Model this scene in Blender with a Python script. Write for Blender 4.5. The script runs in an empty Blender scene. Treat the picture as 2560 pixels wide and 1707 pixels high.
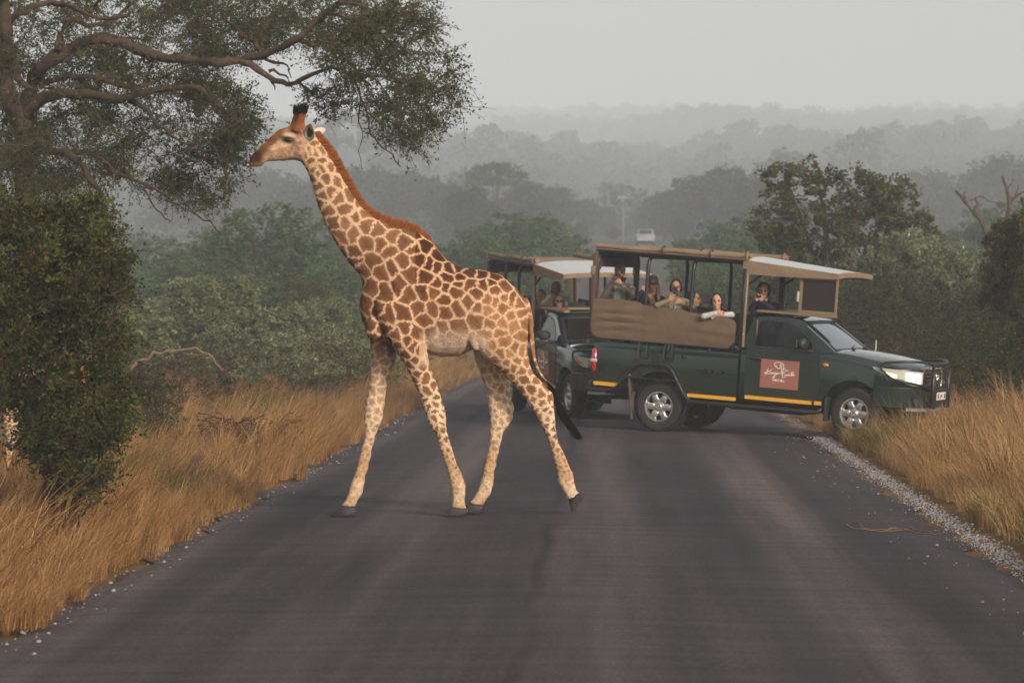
import bpy, bmesh, math, random
import numpy as np
from mathutils import Vector, Matrix, noise as mnoise

rng = np.random.default_rng(7)
random.seed(7)
R = math.radians
sc = bpy.context.scene
col = sc.collection

# ---------------------------------------------------------------- camera, sky, sun, exposure
F = 7110.0      # focal length in pixels of the 2560 wide photograph (100 mm lens)
EYE = 2.0       # eye height over the road crown
YH = 755.0      # row of the level horizon
cam_d = bpy.data.cameras.new('camera')
cam = bpy.data.objects.new('camera', cam_d); col.objects.link(cam)
cam.location = (0, 0, EYE); cam.rotation_euler = (R(90), 0, 0)
cam_d.sensor_width = 36.0; cam_d.lens = F / 2560 * 36.0
cam_d.shift_y = -(853.5 - YH) / 2560.0
cam_d.clip_start = 0.5; cam_d.clip_end = 8000
cam_d.dof.use_dof = True; cam_d.dof.focus_distance = 27.5; cam_d.dof.aperture_fstop = 4.2
sc.camera = cam

SUN_EL, SUN_AZ = R(24), R(32)        # azimuth: degrees to the right of straight behind the camera
world = bpy.data.worlds.new('World'); sc.world = world; world.use_nodes = True
wn = world.node_tree.nodes; wl = world.node_tree.links
wbg = wn['Background']
sky = wn.new('ShaderNodeTexSky'); sky.sky_type = 'NISHITA'; sky.sun_disc = False
sky.sun_elevation = SUN_EL; sky.sun_rotation = R(180) - SUN_AZ
sky.air_density = 1.6; sky.dust_density = 4.0; sky.ozone_density = 1.0
hsv = wn.new('ShaderNodeHueSaturation'); hsv.inputs['Saturation'].default_value = 0.22
wl.new(sky.outputs[0], hsv.inputs['Color']); wl.new(hsv.outputs[0], wbg.inputs[0])
wbg.inputs[1].default_value = 0.115
sun_d = bpy.data.lights.new('sun', 'SUN'); sun_d.energy = 3.0; sun_d.angle = R(7); sun_d.color = (1.0, 0.875, 0.73)
sun = bpy.data.objects.new('sun', sun_d); col.objects.link(sun)
_sd = Vector((math.sin(SUN_AZ) * math.cos(SUN_EL), -math.cos(SUN_AZ) * math.cos(SUN_EL), math.sin(SUN_EL)))
sun.rotation_euler = _sd.to_track_quat('Z', 'Y').to_euler()
sun.location = _sd * 60
vs = sc.view_settings
vs.view_transform = 'Standard'; vs.look = 'None'; vs.exposure = 0.32; vs.gamma = 1.0
sc.cycles.use_denoising = True
sc.cycles.max_bounces = 5; sc.cycles.diffuse_bounces = 2; sc.cycles.glossy_bounces = 3
sc.cycles.transparent_max_bounces = 10; sc.cycles.transmission_bounces = 3; sc.cycles.volume_bounces = 1
sc.cycles.caustics_reflective = False; sc.cycles.caustics_refractive = False
sc.cycles.use_adaptive_sampling = True; sc.cycles.adaptive_threshold = 0.03

def P(px, py, d):
    """point at depth d that the photograph shows at pixel (px, py)"""
    return Vector(((px - 1280) / F * d, d, EYE - (py - YH) / F * d))

# ---------------------------------------------------------------- helpers
def s2l(c):
    c = np.asarray(c, float) / 255.0
    return np.where(c <= 0.04045, c / 12.92, ((c + 0.055) / 1.055) ** 2.4)

def tag(o, label=None, cat=None, group=None, kind=None):
    if label: o['label'] = label
    if cat: o['category'] = cat
    if group: o['group'] = group
    if kind: o['kind'] = kind
    return o

def empty(name, loc=(0, 0, 0), rot=(0, 0, 0)):
    o = bpy.data.objects.new(name, None); col.objects.link(o)
    o.empty_display_size = 0.2
    o.location = loc; o.rotation_euler = rot
    return o

def mesh_np(name, V, Fs, smooth=True):
    """V (n,3); Fs: array (m,k) or list of arrays with different k"""
    me = bpy.data.meshes.new(name)
    V = np.asarray(V, np.float32)
    if isinstance(Fs, np.ndarray): Fs = [Fs]
    Fs = [np.asarray(f, np.int32) for f in Fs if len(f)]
    me.vertices.add(len(V)); me.vertices.foreach_set('co', V.ravel())
    nl = sum(f.size for f in Fs); nf = sum(len(f) for f in Fs)
    me.loops.add(nl); me.polygons.add(nf)
    me.loops.foreach_set('vertex_index', np.concatenate([f.ravel() for f in Fs]))
    tot = np.concatenate([np.full(len(f), f.shape[1], np.int32) for f in Fs])
    st = np.concatenate([[0], np.cumsum(tot)[:-1]]).astype(np.int32)
    me.polygons.foreach_set('loop_start', st)
    try: me.polygons.foreach_set('loop_total', tot)
    except Exception: pass
    if smooth: me.polygons.foreach_set('use_smooth', np.ones(nf, bool))
    me.update(calc_edges=True); me.validate()
    return me

def link(name, me, mat=None, parent=None, loc=None, rot=None):
    o = bpy.data.objects.new(name, me); col.objects.link(o)
    if mat is not None and len(me.materials) == 0: me.materials.append(mat)
    if parent is not None: o.parent = parent
    if loc is not None: o.location = loc
    if rot is not None: o.rotation_euler = rot
    return o

def copy_tree(o, parent=None, skip=()):
    c = o.copy(); col.objects.link(c)
    if parent is not None: c.parent = parent; c.matrix_parent_inverse = o.matrix_parent_inverse
    for ch in o.children:
        if ch.name.split('.')[0] in skip: continue
        copy_tree(ch, c, skip)
    return c

class MB:
    """collects shapes into one mesh"""
    def __init__(s): s.v = []; s.f = []; s.n = 0
    def add(s, V, Fs):
        V = [tuple(p) for p in V]
        s.v += V; s.f += [tuple(i + s.n for i in f) for f in Fs]; s.n += len(V); return s
    def box(s, c, size, M=None, bev=0.0):
        hx, hy, hz = (k / 2 for k in size); c = Vector(c)
        b = min(bev, hx * .9, hy * .9, hz * .9)
        if b <= 0:
            pts = [Vector((x, y, z)) for z in (-hz, hz) for y in (-hy, hy) for x in (-hx, hx)]
            fs = [(0, 2, 3, 1), (4, 5, 7, 6), (0, 1, 5, 4), (2, 6, 7, 3), (0, 4, 6, 2), (1, 3, 7, 5)]
        else:
            pts = []; idx = {}
            for sx in (-1, 1):
                for sy in (-1, 1):
                    for sz in (-1, 1):
                        for a in range(3):
                            q = [sx * (hx - b), sy * (hy - b), sz * (hz - b)]
                            q[a] = (sx * hx, sy * hy, sz * hz)[a]
                            idx[(sx, sy, sz, a)] = len(pts); pts.append(Vector(q))
            fs = []
            for a in range(3):
                o1, o2 = (a + 1) % 3, (a + 2) % 3
                for sg in (-1, 1):
                    loop = []
                    for u, w in ((-1, -1), (1, -1), (1, 1), (-1, 1)):
                        k = [0, 0, 0]; k[a] = sg; k[o1] = u; k[o2] = w
                        loop.append(idx[(*k, a)])
                    fs.append(tuple(loop if sg > 0 else loop[::-1]))
                for u in (-1, 1):          # edges parallel to axis a
                    for w in (-1, 1):
                        k0 = [0, 0, 0]; k0[a] = -1; k0[o1] = u; k0[o2] = w
                        k1 = list(k0); k1[a] = 1
                        q = (idx[(*k0, o1)], idx[(*k1, o1)], idx[(*k1, o2)], idx[(*k0, o2)])
                        fs.append(q if u * w > 0 else q[::-1])
            for sx in (-1, 1):
                for sy in (-1, 1):
                    for sz in (-1, 1):
                        q = tuple(idx[(sx, sy, sz, a)] for a in range(3))
                        fs.append(q if sx * sy * sz > 0 else q[::-1])
        if M is not None: pts = [M @ p for p in pts]
        return s.add([p + c for p in pts], fs)
    def tube(s, pts, r, n=8, cap=True, closed=False):
        pts = [Vector(p) for p in pts]; m = len(pts)
        rr = r if hasattr(r, '__len__') else [r] * m
        V = []; Fs = []
        t0 = (pts[1] - pts[0]).normalized()
        up = Vector((0, 0, 1)) if abs(t0.z) < .9 else Vector((1, 0, 0))
        a = t0.cross(up).normalized()
        for i, p in enumerate(pts):
            if closed: t = (pts[(i + 1) % m] - pts[i - 1]).normalized()
            else: t = (pts[min(i + 1, m - 1)] - pts[max(i - 1, 0)]).normalized()
            a = (a - t * a.dot(t)).normalized(); b = t.cross(a)
            for k in range(n):
                an = 2 * math.pi * k / n
                V.append(p + (a * math.cos(an) + b * math.sin(an)) * rr[i])
        for i in range(m if closed else m - 1):
            j = (i + 1) % m
            for k in range(n):
                k2 = (k + 1) % n
                Fs.append((i * n + k, i * n + k2, j * n + k2, j * n + k))
        if cap and not closed:
            Fs.append(tuple(range(n))[::-1]); Fs.append(tuple((m - 1) * n + k for k in range(n)))
        return s.add(V, Fs)
    def prism(s, poly, fn0, fn1):
        """polygon (2d list) extruded between two maps 2d->3d"""
        n = len(poly); V = [fn0(*p) for p in poly] + [fn1(*p) for p in poly]
        Fs = [tuple(range(n))[::-1], tuple(range(n, 2 * n))]
        Fs += [(i, (i + 1) % n, n + (i + 1) % n, n + i) for i in range(n)]
        return s.add(V, Fs)
    def ring(s, outer, inner, fn0, fn1):
        """frame between two polygons of equal length, with depth"""
        n = len(outer)
        V = [fn0(*p) for p in outer] + [fn0(*p) for p in inner] + [fn1(*p) for p in outer] + [fn1(*p) for p in inner]
        Fs = []
        for i in range(n):
            j = (i + 1) % n
            Fs += [(i, j, n + j, n + i), (2 * n + i, 3 * n + i, 3 * n + j, 2 * n + j), (i, 2 * n + i, 2 * n + j, j), (n + i, n + j, 3 * n + j, 3 * n + i)]
        return s.add(V, Fs)
    def loft(s, secs, cap=True, closed=True):
        """list of point loops of equal length"""
        n = len(secs[0]); V = [p for sec in secs for p in sec]; Fs = []
        for i in range(len(secs) - 1):
            for k in range(n if closed else n - 1):
                k2 = (k + 1) % n
                Fs.append((i * n + k, i * n + k2, (i + 1) * n + k2, (i + 1) * n + k))
        if cap:
            Fs.append(tuple(range(n))[::-1]); Fs.append(tuple((len(secs) - 1) * n + k for k in range(n)))
        return s.add(V, Fs)
    def lathe(s, prof, n=24, axis='Y', c=(0, 0, 0)):
        """profile of (radius, along) turned round an axis"""
        c = Vector(c); secs = []
        for k in range(n):
            a = 2 * math.pi * k / n; ca, sa = math.cos(a), math.sin(a)
            loop = []
            for r, h in prof:
                q = {'Y': (r * ca, h, r * sa), 'Z': (r * ca, r * sa, h), 'X': (h, r * ca, r * sa)}[axis]
                loop.append(c + Vector(q))
            secs.append(loop)
        secs.append(secs[0])
        m = len(prof); V = [p for l in secs[:-1] for p in l]; Fs = []
        for k in range(n):
            k2 = (k + 1) % n
            for i in range(m - 1): Fs.append((k * m + i, k2 * m + i, k2 * m + i + 1, k * m + i + 1))
        return s.add(V, Fs)
    def ball(s, c, r, n=10, m=7, M=None):
        c = Vector(c); r = r if hasattr(r, '__len__') else (r, r, r)
        V = [Vector((0, 0, -r[2]))]; Fs = []
        for i in range(1, m):
            t = math.pi * i / m
            for k in range(n):
                a = 2 * math.pi * k / n
                V.append(Vector((r[0] * math.sin(t) * math.cos(a), r[1] * math.sin(t) * math.sin(a), -r[2] * math.cos(t))))
        V.append(Vector((0, 0, r[2])))
        for k in range(n): Fs.append((0, 1 + (k + 1) % n, 1 + k))
        for i in range(m - 2):
            for k in range(n):
                a = 1 + i * n + k; b = 1 + i * n + (k + 1) % n
                Fs.append((a, b, b + n, a + n))
        L = len(V) - 1
        for k in range(n): Fs.append((L, L - n + k, L - n + (k + 1) % n))
        if M is not None: V = [M @ p for p in V]
        return s.add([p + c for p in V], Fs)
    def mesh(s, name='m', smooth=True, sharp=None, fix=True):
        me = bpy.data.meshes.new(name); me.from_pydata([tuple(p) for p in s.v], [], s.f)
        if fix:
            bm = bmesh.new(); bm.from_mesh(me); bmesh.ops.recalc_face_normals(bm, faces=bm.faces[:]); bm.to_mesh(me); bm.free()
        if smooth:
            me.polygons.foreach_set('use_smooth', np.ones(len(me.polygons), bool))
            me.set_sharp_from_angle(angle=R(sharp if sharp else 38))
        me.update(); return me
    def build(s, name, mat, parent=None, smooth=True, sharp=None, loc=None, rot=None):
        return link(name, s.mesh(name, smooth, sharp), mat, parent, loc, rot)

def remeshed(mb, voxel, smooth=4, fac=0.5):
    """union of all the shapes in mb as one skin"""
    me = mb.mesh('tmp', smooth=False)
    o = bpy.data.objects.new('tmp', me); col.objects.link(o)
    md = o.modifiers.new('r', 'REMESH'); md.mode = 'VOXEL'; md.voxel_size = voxel; md.use_smooth_shade = True
    if smooth:
        m2 = o.modifiers.new('s', 'SMOOTH'); m2.factor = fac; m2.iterations = smooth
    dg = bpy.context.evaluated_depsgraph_get()
    out = bpy.data.meshes.new_from_object(o.evaluated_get(dg))
    bpy.data.objects.remove(o); bpy.data.meshes.remove(me)
    return out

def boolean(me_a, me_b, op='DIFFERENCE'):
    oa = bpy.data.objects.new('ta', me_a); ob = bpy.data.objects.new('tb', me_b)
    col.objects.link(oa); col.objects.link(ob)
    md = oa.modifiers.new('b', 'BOOLEAN'); md.operation = op; md.object = ob; md.solver = 'EXACT'
    dg = bpy.context.evaluated_depsgraph_get()
    out = bpy.data.meshes.new_from_object(oa.evaluated_get(dg))
    bpy.data.objects.remove(oa); bpy.data.objects.remove(ob)
    return out

def verts_np(me):
    V = np.empty(len(me.vertices) * 3, np.float32); me.vertices.foreach_get('co', V); return V.reshape(-1, 3)

def set_color(me, C, name='Col'):
    a = me.color_attributes.new(name, 'FLOAT_COLOR', 'POINT')
    C4 = np.ones((len(C), 4), np.float32); C4[:, :3] = C
    a.data.foreach_set('color', C4.ravel())

# ---------------------------------------------------------------- materials
def mat(name, color=(.5, .5, .5), rough=.6, metal=0.0, spec=.5, noise_amt=0.0, noise_scale=8.0, bump=0.0, bump_scale=40.0, emit=None, emit_s=0.0, attr=None, coat=0.0, alpha=1.0, coords='Object', dirt=None):
    m = bpy.data.materials.new(name); m.use_nodes = True
    nt = m.node_tree; n = nt.nodes; l = nt.links; b = n['Principled BSDF']
    b.inputs['Base Color'].default_value = (*color[:3], 1); b.inputs['Roughness'].default_value = rough
    b.inputs['Metallic'].default_value = metal; b.inputs['Specular IOR Level'].default_value = spec
    b.inputs['Coat Weight'].default_value = coat; b.inputs['Alpha'].default_value = alpha
    src = None
    tc = n.new('ShaderNodeTexCoord')
    if attr:
        a = n.new('ShaderNodeAttribute'); a.attribute_name = attr; src = a.outputs['Color']
        l.new(src, b.inputs['Base Color'])
    if noise_amt > 0:
        t = n.new('ShaderNodeTexNoise'); t.inputs['Scale'].default_value = noise_scale; t.inputs['Detail'].default_value = 5
        l.new(tc.outputs[coords], t.inputs['Vector'])
        mr = n.new('ShaderNodeMapRange'); mr.inputs[1].default_value = .25; mr.inputs[2].default_value = .75
        mr.inputs[3].default_value = 1 - noise_amt; mr.inputs[4].default_value = 1 + noise_amt
        l.new(t.outputs[0], mr.inputs[0])
        mx = n.new('ShaderNodeMix'); mx.data_type = 'RGBA'; mx.blend_type = 'MULTIPLY'; mx.inputs[0].default_value = 1
        if src is not None: l.new(src, mx.inputs[6])
        else: mx.inputs[6].default_value = (*color[:3], 1)
        l.new(mr.outputs[0], mx.inputs[7]); src = mx.outputs[2]
        l.new(src, b.inputs['Base Color'])
    if dirt is not None:      # dust gathered low on the thing: (colour, z0, z1, amount)
        dc, z0, z1, am = dirt
        sp = n.new('ShaderNodeSeparateXYZ'); l.new(tc.outputs['Object'], sp.inputs[0])
        mr = n.new('ShaderNodeMapRange'); mr.inputs[1].default_value = z0; mr.inputs[2].default_value = z1
        mr.inputs[3].default_value = am; mr.inputs[4].default_value = 0.0
        l.new(sp.outputs[2], mr.inputs[0])
        t = n.new('ShaderNodeTexNoise'); t.inputs['Scale'].default_value = 5; t.inputs['Detail'].default_value = 6
        l.new(tc.outputs['Object'], t.inputs['Vector'])
        mu = n.new('ShaderNodeMath'); mu.operation = 'MULTIPLY'; l.new(mr.outputs[0], mu.inputs[0]); l.new(t.outputs[0], mu.inputs[1])
        mx = n.new('ShaderNodeMix'); mx.data_type = 'RGBA'; l.new(mu.outputs[0], mx.inputs[0])
        if src is not None: l.new(src, mx.inputs[6])
        else: mx.inputs[6].default_value = (*color[:3], 1)
        mx.inputs[7].default_value = (*dc, 1); l.new(mx.outputs[2], b.inputs['Base Color'])
    if bump > 0:
        t = n.new('ShaderNodeTexNoise'); t.inputs['Scale'].default_value = bump_scale; t.inputs['Detail'].default_value = 4
        l.new(tc.outputs[coords], t.inputs['Vector'])
        bp = n.new('ShaderNodeBump'); bp.inputs['Strength'].default_value = bump; bp.inputs['Distance'].default_value = .02
        l.new(t.outputs[0], bp.inputs['Height']); l.new(bp.outputs[0], b.inputs['Normal'])
    if emit is not None:
        b.inputs['Emission Color'].default_value = (*emit, 1); b.inputs['Emission Strength'].default_value = emit_s
    return m

def leaf_mat(name, c0, c1, c2=None, trans=0.35, rough=.55, inst=0.0):
    """leaf colour runs from c0 to c1 by the leaf's own random value; a few leaves are c2"""
    m = bpy.data.materials.new(name); m.use_nodes = True
    nt = m.node_tree; n = nt.nodes; l = nt.links; n.remove(n['Principled BSDF'])
    a = n.new('ShaderNodeAttribute'); a.attribute_name = 'tint'
    cr = n.new('ShaderNodeValToRGB'); e = cr.color_ramp.elements
    e[0].position = 0; e[0].color = (*c0, 1); e[1].position = .86 if c2 else 1; e[1].color = (*c1, 1)
    if c2:
        x = e.new(.93); x.color = (*c2, 1)
    if inst:
        oi = n.new('ShaderNodeObjectInfo'); q = n.new('ShaderNodeMath'); q.operation = 'MULTIPLY_ADD'; q.inputs[1].default_value = inst; l.new(oi.outputs['Random'], q.inputs[0]); l.new(a.outputs['Fac'], q.inputs[2])
        q2 = n.new('ShaderNodeMath'); q2.operation = 'SUBTRACT'; q2.inputs[1].default_value = inst / 2; q2.use_clamp = True; l.new(q.outputs[0], q2.inputs[0]); l.new(q2.outputs[0], cr.inputs[0])
    else: l.new(a.outputs['Fac'], cr.inputs[0])
    d = n.new('ShaderNodeBsdfPrincipled'); d.inputs['Roughness'].default_value = rough; d.inputs['Specular IOR Level'].default_value = .12
    t = n.new('ShaderNodeBsdfTranslucent'); mx = n.new('ShaderNodeMixShader'); mx.inputs[0].default_value = trans
    l.new(cr.outputs[0], d.inputs['Base Color']); l.new(cr.outputs[0], t.inputs['Color'])
    l.new(d.outputs[0], mx.inputs[1]); l.new(t.outputs[0], mx.inputs[2])
    l.new(mx.outputs[0], n['Material Output'].inputs['Surface'])
    return m
# ---------------------------------------------------------------- terrain
SL = 239.0 / F                       # the road runs off to the right by this much per metre
A_L, A_R = -3.76, 3.11               # road edges at depth 0
A_C = (A_L + A_R) / 2
HALF = (A_R - A_L) / 2
_pd = np.array([-60, 70, 95, 120, 150, 185, 230, 262, 300, 400, 500, 620, 760, 880, 980, 1060, 1150, 1350, 1500, 1580, 1700, 1950, 2150, 2250, 2400.])
_pz = np.array([0, 0, -.15, .2, 2.0, 4.3, 6.3, 7.4, 8.5, 11, 15, 23, 36, 50, 56, 54, 60, 86, 98, 95, 104, 128, 138, 136, 110.])
def _smooth_profile():
    d = np.arange(-60, 2401, 2.0); z = np.interp(d, _pd, _pz)
    k = np.hanning(21); k /= k.sum(); zp = np.pad(z, 10, mode='edge')
    return d, np.convolve(zp, k, 'valid')
_sd_d, _sd_z = _smooth_profile()

def lat(x, y): return x - (A_C + SL * y)
def hills(x, y):
    f = np.clip((y - 450) / 500, 0, 1) * np.clip(y / 1200, .4, 1.5)
    k = 1000.0 / np.maximum(y, 300)              # waves keep their breadth as seen from afar
    u = np.abs(lat(x, y)); e = np.clip((u - 10) / 22, 0, 1); e = e * e * (3 - 2 * e)
    dip = np.interp(y, [100, 160, 260, 340, 480], [0, 3.2, 5.5, 4.5, 0])      # the road climbs on a low bank
    return f * (3.6 * np.sin(x * .016 * k + 2.3 + y * .0021) + 2.6 * np.sin(x * .037 * k + y * .004) + 1.6 * np.sin(x * .085 * k - y * .009 + 2)) - dip * e
def ground_np(x, y):
    x = np.asarray(x, float); y = np.asarray(y, float)
    u = np.abs(lat(x, y))
    z = np.interp(y, _sd_d, _sd_z)
    road = -.02 * np.minimum(u, HALF + .3)
    out = np.clip(u - HALF - .3, 0, None)
    verge = -.05 * (1 - np.exp(-out * 2)) + .03 * np.clip(out - 2, 0, 40) * np.clip((30 - out) / 30, 0, 1)
    bump = (.05 * np.sin(x * 1.1 + y * .7) + .05 * np.sin(x * .5 - y * .9 + 1)) * np.clip(out / 2, 0, 1)
    return z + road + verge + bump + hills(x, y)
def gz(x, y): return float(ground_np(x, y))

def ground_point(px, py, d0=15, d1=160):
    """where the ray through a pixel meets the ground"""
    ds = np.linspace(d0, d1, 3000); xs = (px - 1280) / F * ds; zs = EYE - (py - YH) / F * ds
    k = np.argmax(zs < ground_np(xs, ds)); return Vector((xs[k], ds[k], gz(xs[k], ds[k])))

def grid_sheet(xs, ys, fz):
    X, Y = np.meshgrid(xs, ys); Z = fz(X, Y)
    V = np.stack([X, Y, Z], -1).reshape(-1, 3)
    nx, ny = len(xs), len(ys); i = np.arange(nx - 1)[None] + np.arange(ny - 1)[:, None] * nx
    return V, np.stack([i, i + 1, i + 1 + nx, i + nx], -1).reshape(-1, 4)

def m_ground():
    m = bpy.data.materials.new('dry_soil'); m.use_nodes = True; nt = m.node_tree; n = nt.nodes; l = nt.links; b = n['Principled BSDF']
    tc = n.new('ShaderNodeTexCoord'); t = n.new('ShaderNodeTexNoise'); t.inputs['Scale'].default_value = .8; t.inputs['Detail'].default_value = 8
    l.new(tc.outputs['Object'], t.inputs['Vector'])
    cr = n.new('ShaderNodeValToRGB'); e = cr.color_ramp.elements
    e[0].position = .3; e[0].color = (.085, .05, .022, 1); e[1].position = .7; e[1].color = (.22, .125, .055, 1)
    l.new(t.outputs[0], cr.inputs[0])
    sp = n.new('ShaderNodeSeparateXYZ'); l.new(tc.outputs['Object'], sp.inputs[0])
    mr = n.new('ShaderNodeMapRange'); mr.inputs[1].default_value = 90; mr.inputs[2].default_value = 200; l.new(sp.outputs[1], mr.inputs[0])
    mx = n.new('ShaderNodeMix'); mx.data_type = 'RGBA'; mx.inputs[7].default_value = (.045, .06, .03, 1)   # scrub cover far off
    l.new(mr.outputs[0], mx.inputs[0]); l.new(cr.outputs[0], mx.inputs[6]); l.new(mx.outputs[2], b.inputs['Base Color'])
    b.inputs['Roughness'].default_value = .95; b.inputs['Specular IOR Level'].default_value = .1
    return m
xs = np.unique(np.concatenate([np.linspace(-900, -60, 40), np.linspace(-60, 60, 161), np.linspace(60, 900, 40)]))
ys = np.unique(np.concatenate([np.linspace(-60, 100, 161), np.linspace(100, 340, 81), np.linspace(340, 2400, 130)]))
V, Fq = grid_sheet(xs, ys, lambda X, Y: ground_np(X, Y) - .06 * (np.abs(lat(X, Y)) < HALF + .6))
ground = tag(link('ground', mesh_np('ground', V, Fq), m_ground()), kind='structure')

def m_asphalt():
    m = bpy.data.materials.new('asphalt'); m.use_nodes = True; nt = m.node_tree; n = nt.nodes; l = nt.links; b = n['Principled BSDF']
    tc = n.new('ShaderNodeTexCoord')
    mp = n.new('ShaderNodeMapping'); mp.inputs['Rotation'].default_value = (0, 0, math.atan(SL)); l.new(tc.outputs['Object'], mp.inputs[0])
    def nz(scale, sx, sy, det=5, rough=.55):
        q = n.new('ShaderNodeMapping'); q.inputs['Scale'].default_value = (sx, sy, 1); l.new(mp.outputs[0], q.inputs[0])
        t = n.new('ShaderNodeTexNoise'); t.inputs['Scale'].default_value = scale; t.inputs['Detail'].default_value = det; t.inputs['Roughness'].default_value = rough
        l.new(q.outputs[0], t.inputs['Vector']); return t.outputs[0]
    def mul(a, k0, k1, lo=.3, hi=.7):
        r = n.new('ShaderNodeMapRange'); r.inputs[1].default_value = lo; r.inputs[2].default_value = hi; r.inputs[3].default_value = k0; r.inputs[4].default_value = k1
        l.new(a, r.inputs[0]); return r.outputs[0]
    long_ = mul(nz(1, 1.3, .05, 4), 0, 1)             # worn bands along the road
    broad = mul(nz(1, .35, .16, 3), 0, 1)
    cross = mul(nz(1, .5, 4.0, 4), .84, 1.16)          # faint ripples across
    grain = mul(nz(38, 1, 1, 3, .75), .55, 1.45)
    streak = mul(nz(1, 5, .12, 3), .86, 1.14)
    spx = n.new('ShaderNodeSeparateXYZ'); l.new(mp.outputs[0], spx.inputs[0])
    tw = n.new('ShaderNodeMath'); tw.operation = 'MULTIPLY_ADD'; tw.inputs[1].default_value = 2 * math.pi / 1.75; tw.inputs[2].default_value = -(A_C + .22) * 2 * math.pi / 1.75; l.new(spx.outputs[0], tw.inputs[0])
    tcs = n.new('ShaderNodeMath'); tcs.operation = 'COSINE'; l.new(tw.outputs[0], tcs.inputs[0])
    trk = mul(tcs.outputs[0], 0, 1, -.2, 1.0)                 # paler wheel tracks
    mx = n.new('ShaderNodeMix'); mx.data_type = 'RGBA'; mx.inputs[6].default_value = (.023, .0225, .029, 1); mx.inputs[7].default_value = (.108, .084, .080, 1)
    ad = n.new('ShaderNodeMath'); ad.operation = 'MULTIPLY_ADD'; ad.inputs[1].default_value = .55; l.new(long_, ad.inputs[0])
    h = n.new('ShaderNodeMath'); h.operation = 'MULTIPLY'; h.inputs[1].default_value = .45; l.new(broad, h.inputs[0]); l.new(h.outputs[0], ad.inputs[2])
    tm = n.new('ShaderNodeMath'); tm.operation = 'MULTIPLY'; l.new(trk, tm.inputs[0]); l.new(long_, tm.inputs[1])
    ta = n.new('ShaderNodeMath'); ta.operation = 'MULTIPLY_ADD'; ta.inputs[1].default_value = .75; ta.use_clamp = True; l.new(tm.outputs[0], ta.inputs[0])
    th = n.new('ShaderNodeMath'); th.operation = 'MULTIPLY'; th.inputs[1].default_value = .6; l.new(ad.outputs[0], th.inputs[0]); l.new(th.outputs[0], ta.inputs[2])
    l.new(ta.outputs[0], mx.inputs[0]); c = mx.outputs[2]
    for v in (cross, grain, streak):
        k = n.new('ShaderNodeMix'); k.data_type = 'RGBA'; k.blend_type = 'MULTIPLY'; k.inputs[0].default_value = 1
        l.new(c, k.inputs[6]); l.new(v, k.inputs[7]); c = k.outputs[2]
    # dark tar seam down the crown
    sp = n.new('ShaderNodeSeparateXYZ'); l.new(mp.outputs[0], sp.inputs[0])
    wob = n.new('ShaderNodeTexNoise'); wob.inputs['Scale'].default_value = .5; l.new(mp.outputs[0], wob.inputs['Vector'])
    wa = n.new('ShaderNodeMath'); wa.operation = 'MULTIPLY_ADD'; wa.inputs[1].default_value = .25; l.new(wob.outputs[0], wa.inputs[0]); l.new(sp.outputs[0], wa.inputs[2])
    su = n.new('ShaderNodeMath'); su.operation = 'SUBTRACT'; su.inputs[1].default_value = A_C - .06; l.new(wa.outputs[0], su.inputs[0])
    ab = n.new('ShaderNodeMath'); ab.operation = 'ABSOLUTE'; l.new(su.outputs[0], ab.inputs[0])
    ln = n.new('ShaderNodeMapRange'); ln.inputs[1].default_value = .015; ln.inputs[2].default_value = .085; ln.inputs[3].default_value = .55; ln.inputs[4].default_value = 1; l.new(ab.outputs[0], ln.inputs[0])
    brk = mul(nz(1, .3, .16, 2), 0, 1, .36, .50)
    lm = n.new('ShaderNodeMix'); lm.data_type = 'FLOAT'; lm.inputs[2].default_value = 1; l.new(brk, lm.inputs[0]); l.new(ln.outputs[0], lm.inputs[3])
    k = n.new('ShaderNodeMix'); k.data_type = 'RGBA'; k.blend_type = 'MULTIPLY'; k.inputs[0].default_value = 1; l.new(c, k.inputs[6]); l.new(lm.outputs[0], k.inputs[7]); c = k.outputs[2]
    l.new(c, b.inputs['Base Color'])
    rr = mul(nz(1, .9, .08, 3), .72, .9); l.new(rr, b.inputs['Roughness']); b.inputs['Specular IOR Level'].default_value = .12
    bp = n.new('ShaderNodeBump'); bp.inputs['Strength'].default_value = .35; bp.inputs['Distance'].default_value = .01
    l.new(nz(45, 1, 1, 4, .7), bp.inputs['Height']); l.new(bp.outputs[0], b.inputs['Normal'])
    return m
us = np.linspace(-1, 1, 25); ys = np.unique(np.concatenate([np.linspace(-40, 100, 281), np.linspace(100, 268, 85)]))
U, Y = np.meshgrid(us, ys)
edge = HALF + .12 * np.sin(Y * 1.7 + np.sign(U) * 2) * .5 + .08 * np.sin(Y * 4.1 + np.sign(U)) 
X = A_C + SL * Y + U * edge
Z = ground_np(X, Y) + .004 - .05 * (np.abs(U) > .995)
nx = len(us); i = np.arange(nx - 1)[None] + np.arange(len(ys) - 1)[:, None] * nx
road = tag(link('road', mesh_np('road', np.stack([X, Y, Z], -1).reshape(-1, 3), np.stack([i, i + 1, i + 1 + nx, i + nx], -1).reshape(-1, 4)), m_asphalt()), kind='structure')

# ---------------------------------------------------------------- haze: the damp morning air
hb = MB(); hb.box((0, 1090, 82), (1780, 2640, 176))
haze_m = bpy.data.materials.new('morning_haze'); haze_m.use_nodes = True
_n = haze_m.node_tree.nodes; _n.remove(_n['Principled BSDF'])
pv = _n.new('ShaderNodeVolumePrincipled'); pv.inputs['Color'].default_value = (.88, .93, 1.0, 1)
pv.inputs['Density'].default_value = 0.00112; pv.inputs['Anisotropy'].default_value = -0.1
haze_m.node_tree.links.new(pv.outputs[0], _n['Material Output'].inputs['Volume'])
haze = hb.build('haze', haze_m, smooth=False)
tag(haze, kind='stuff', label='pale grey morning haze hanging over the whole valley', cat='haze')
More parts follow.
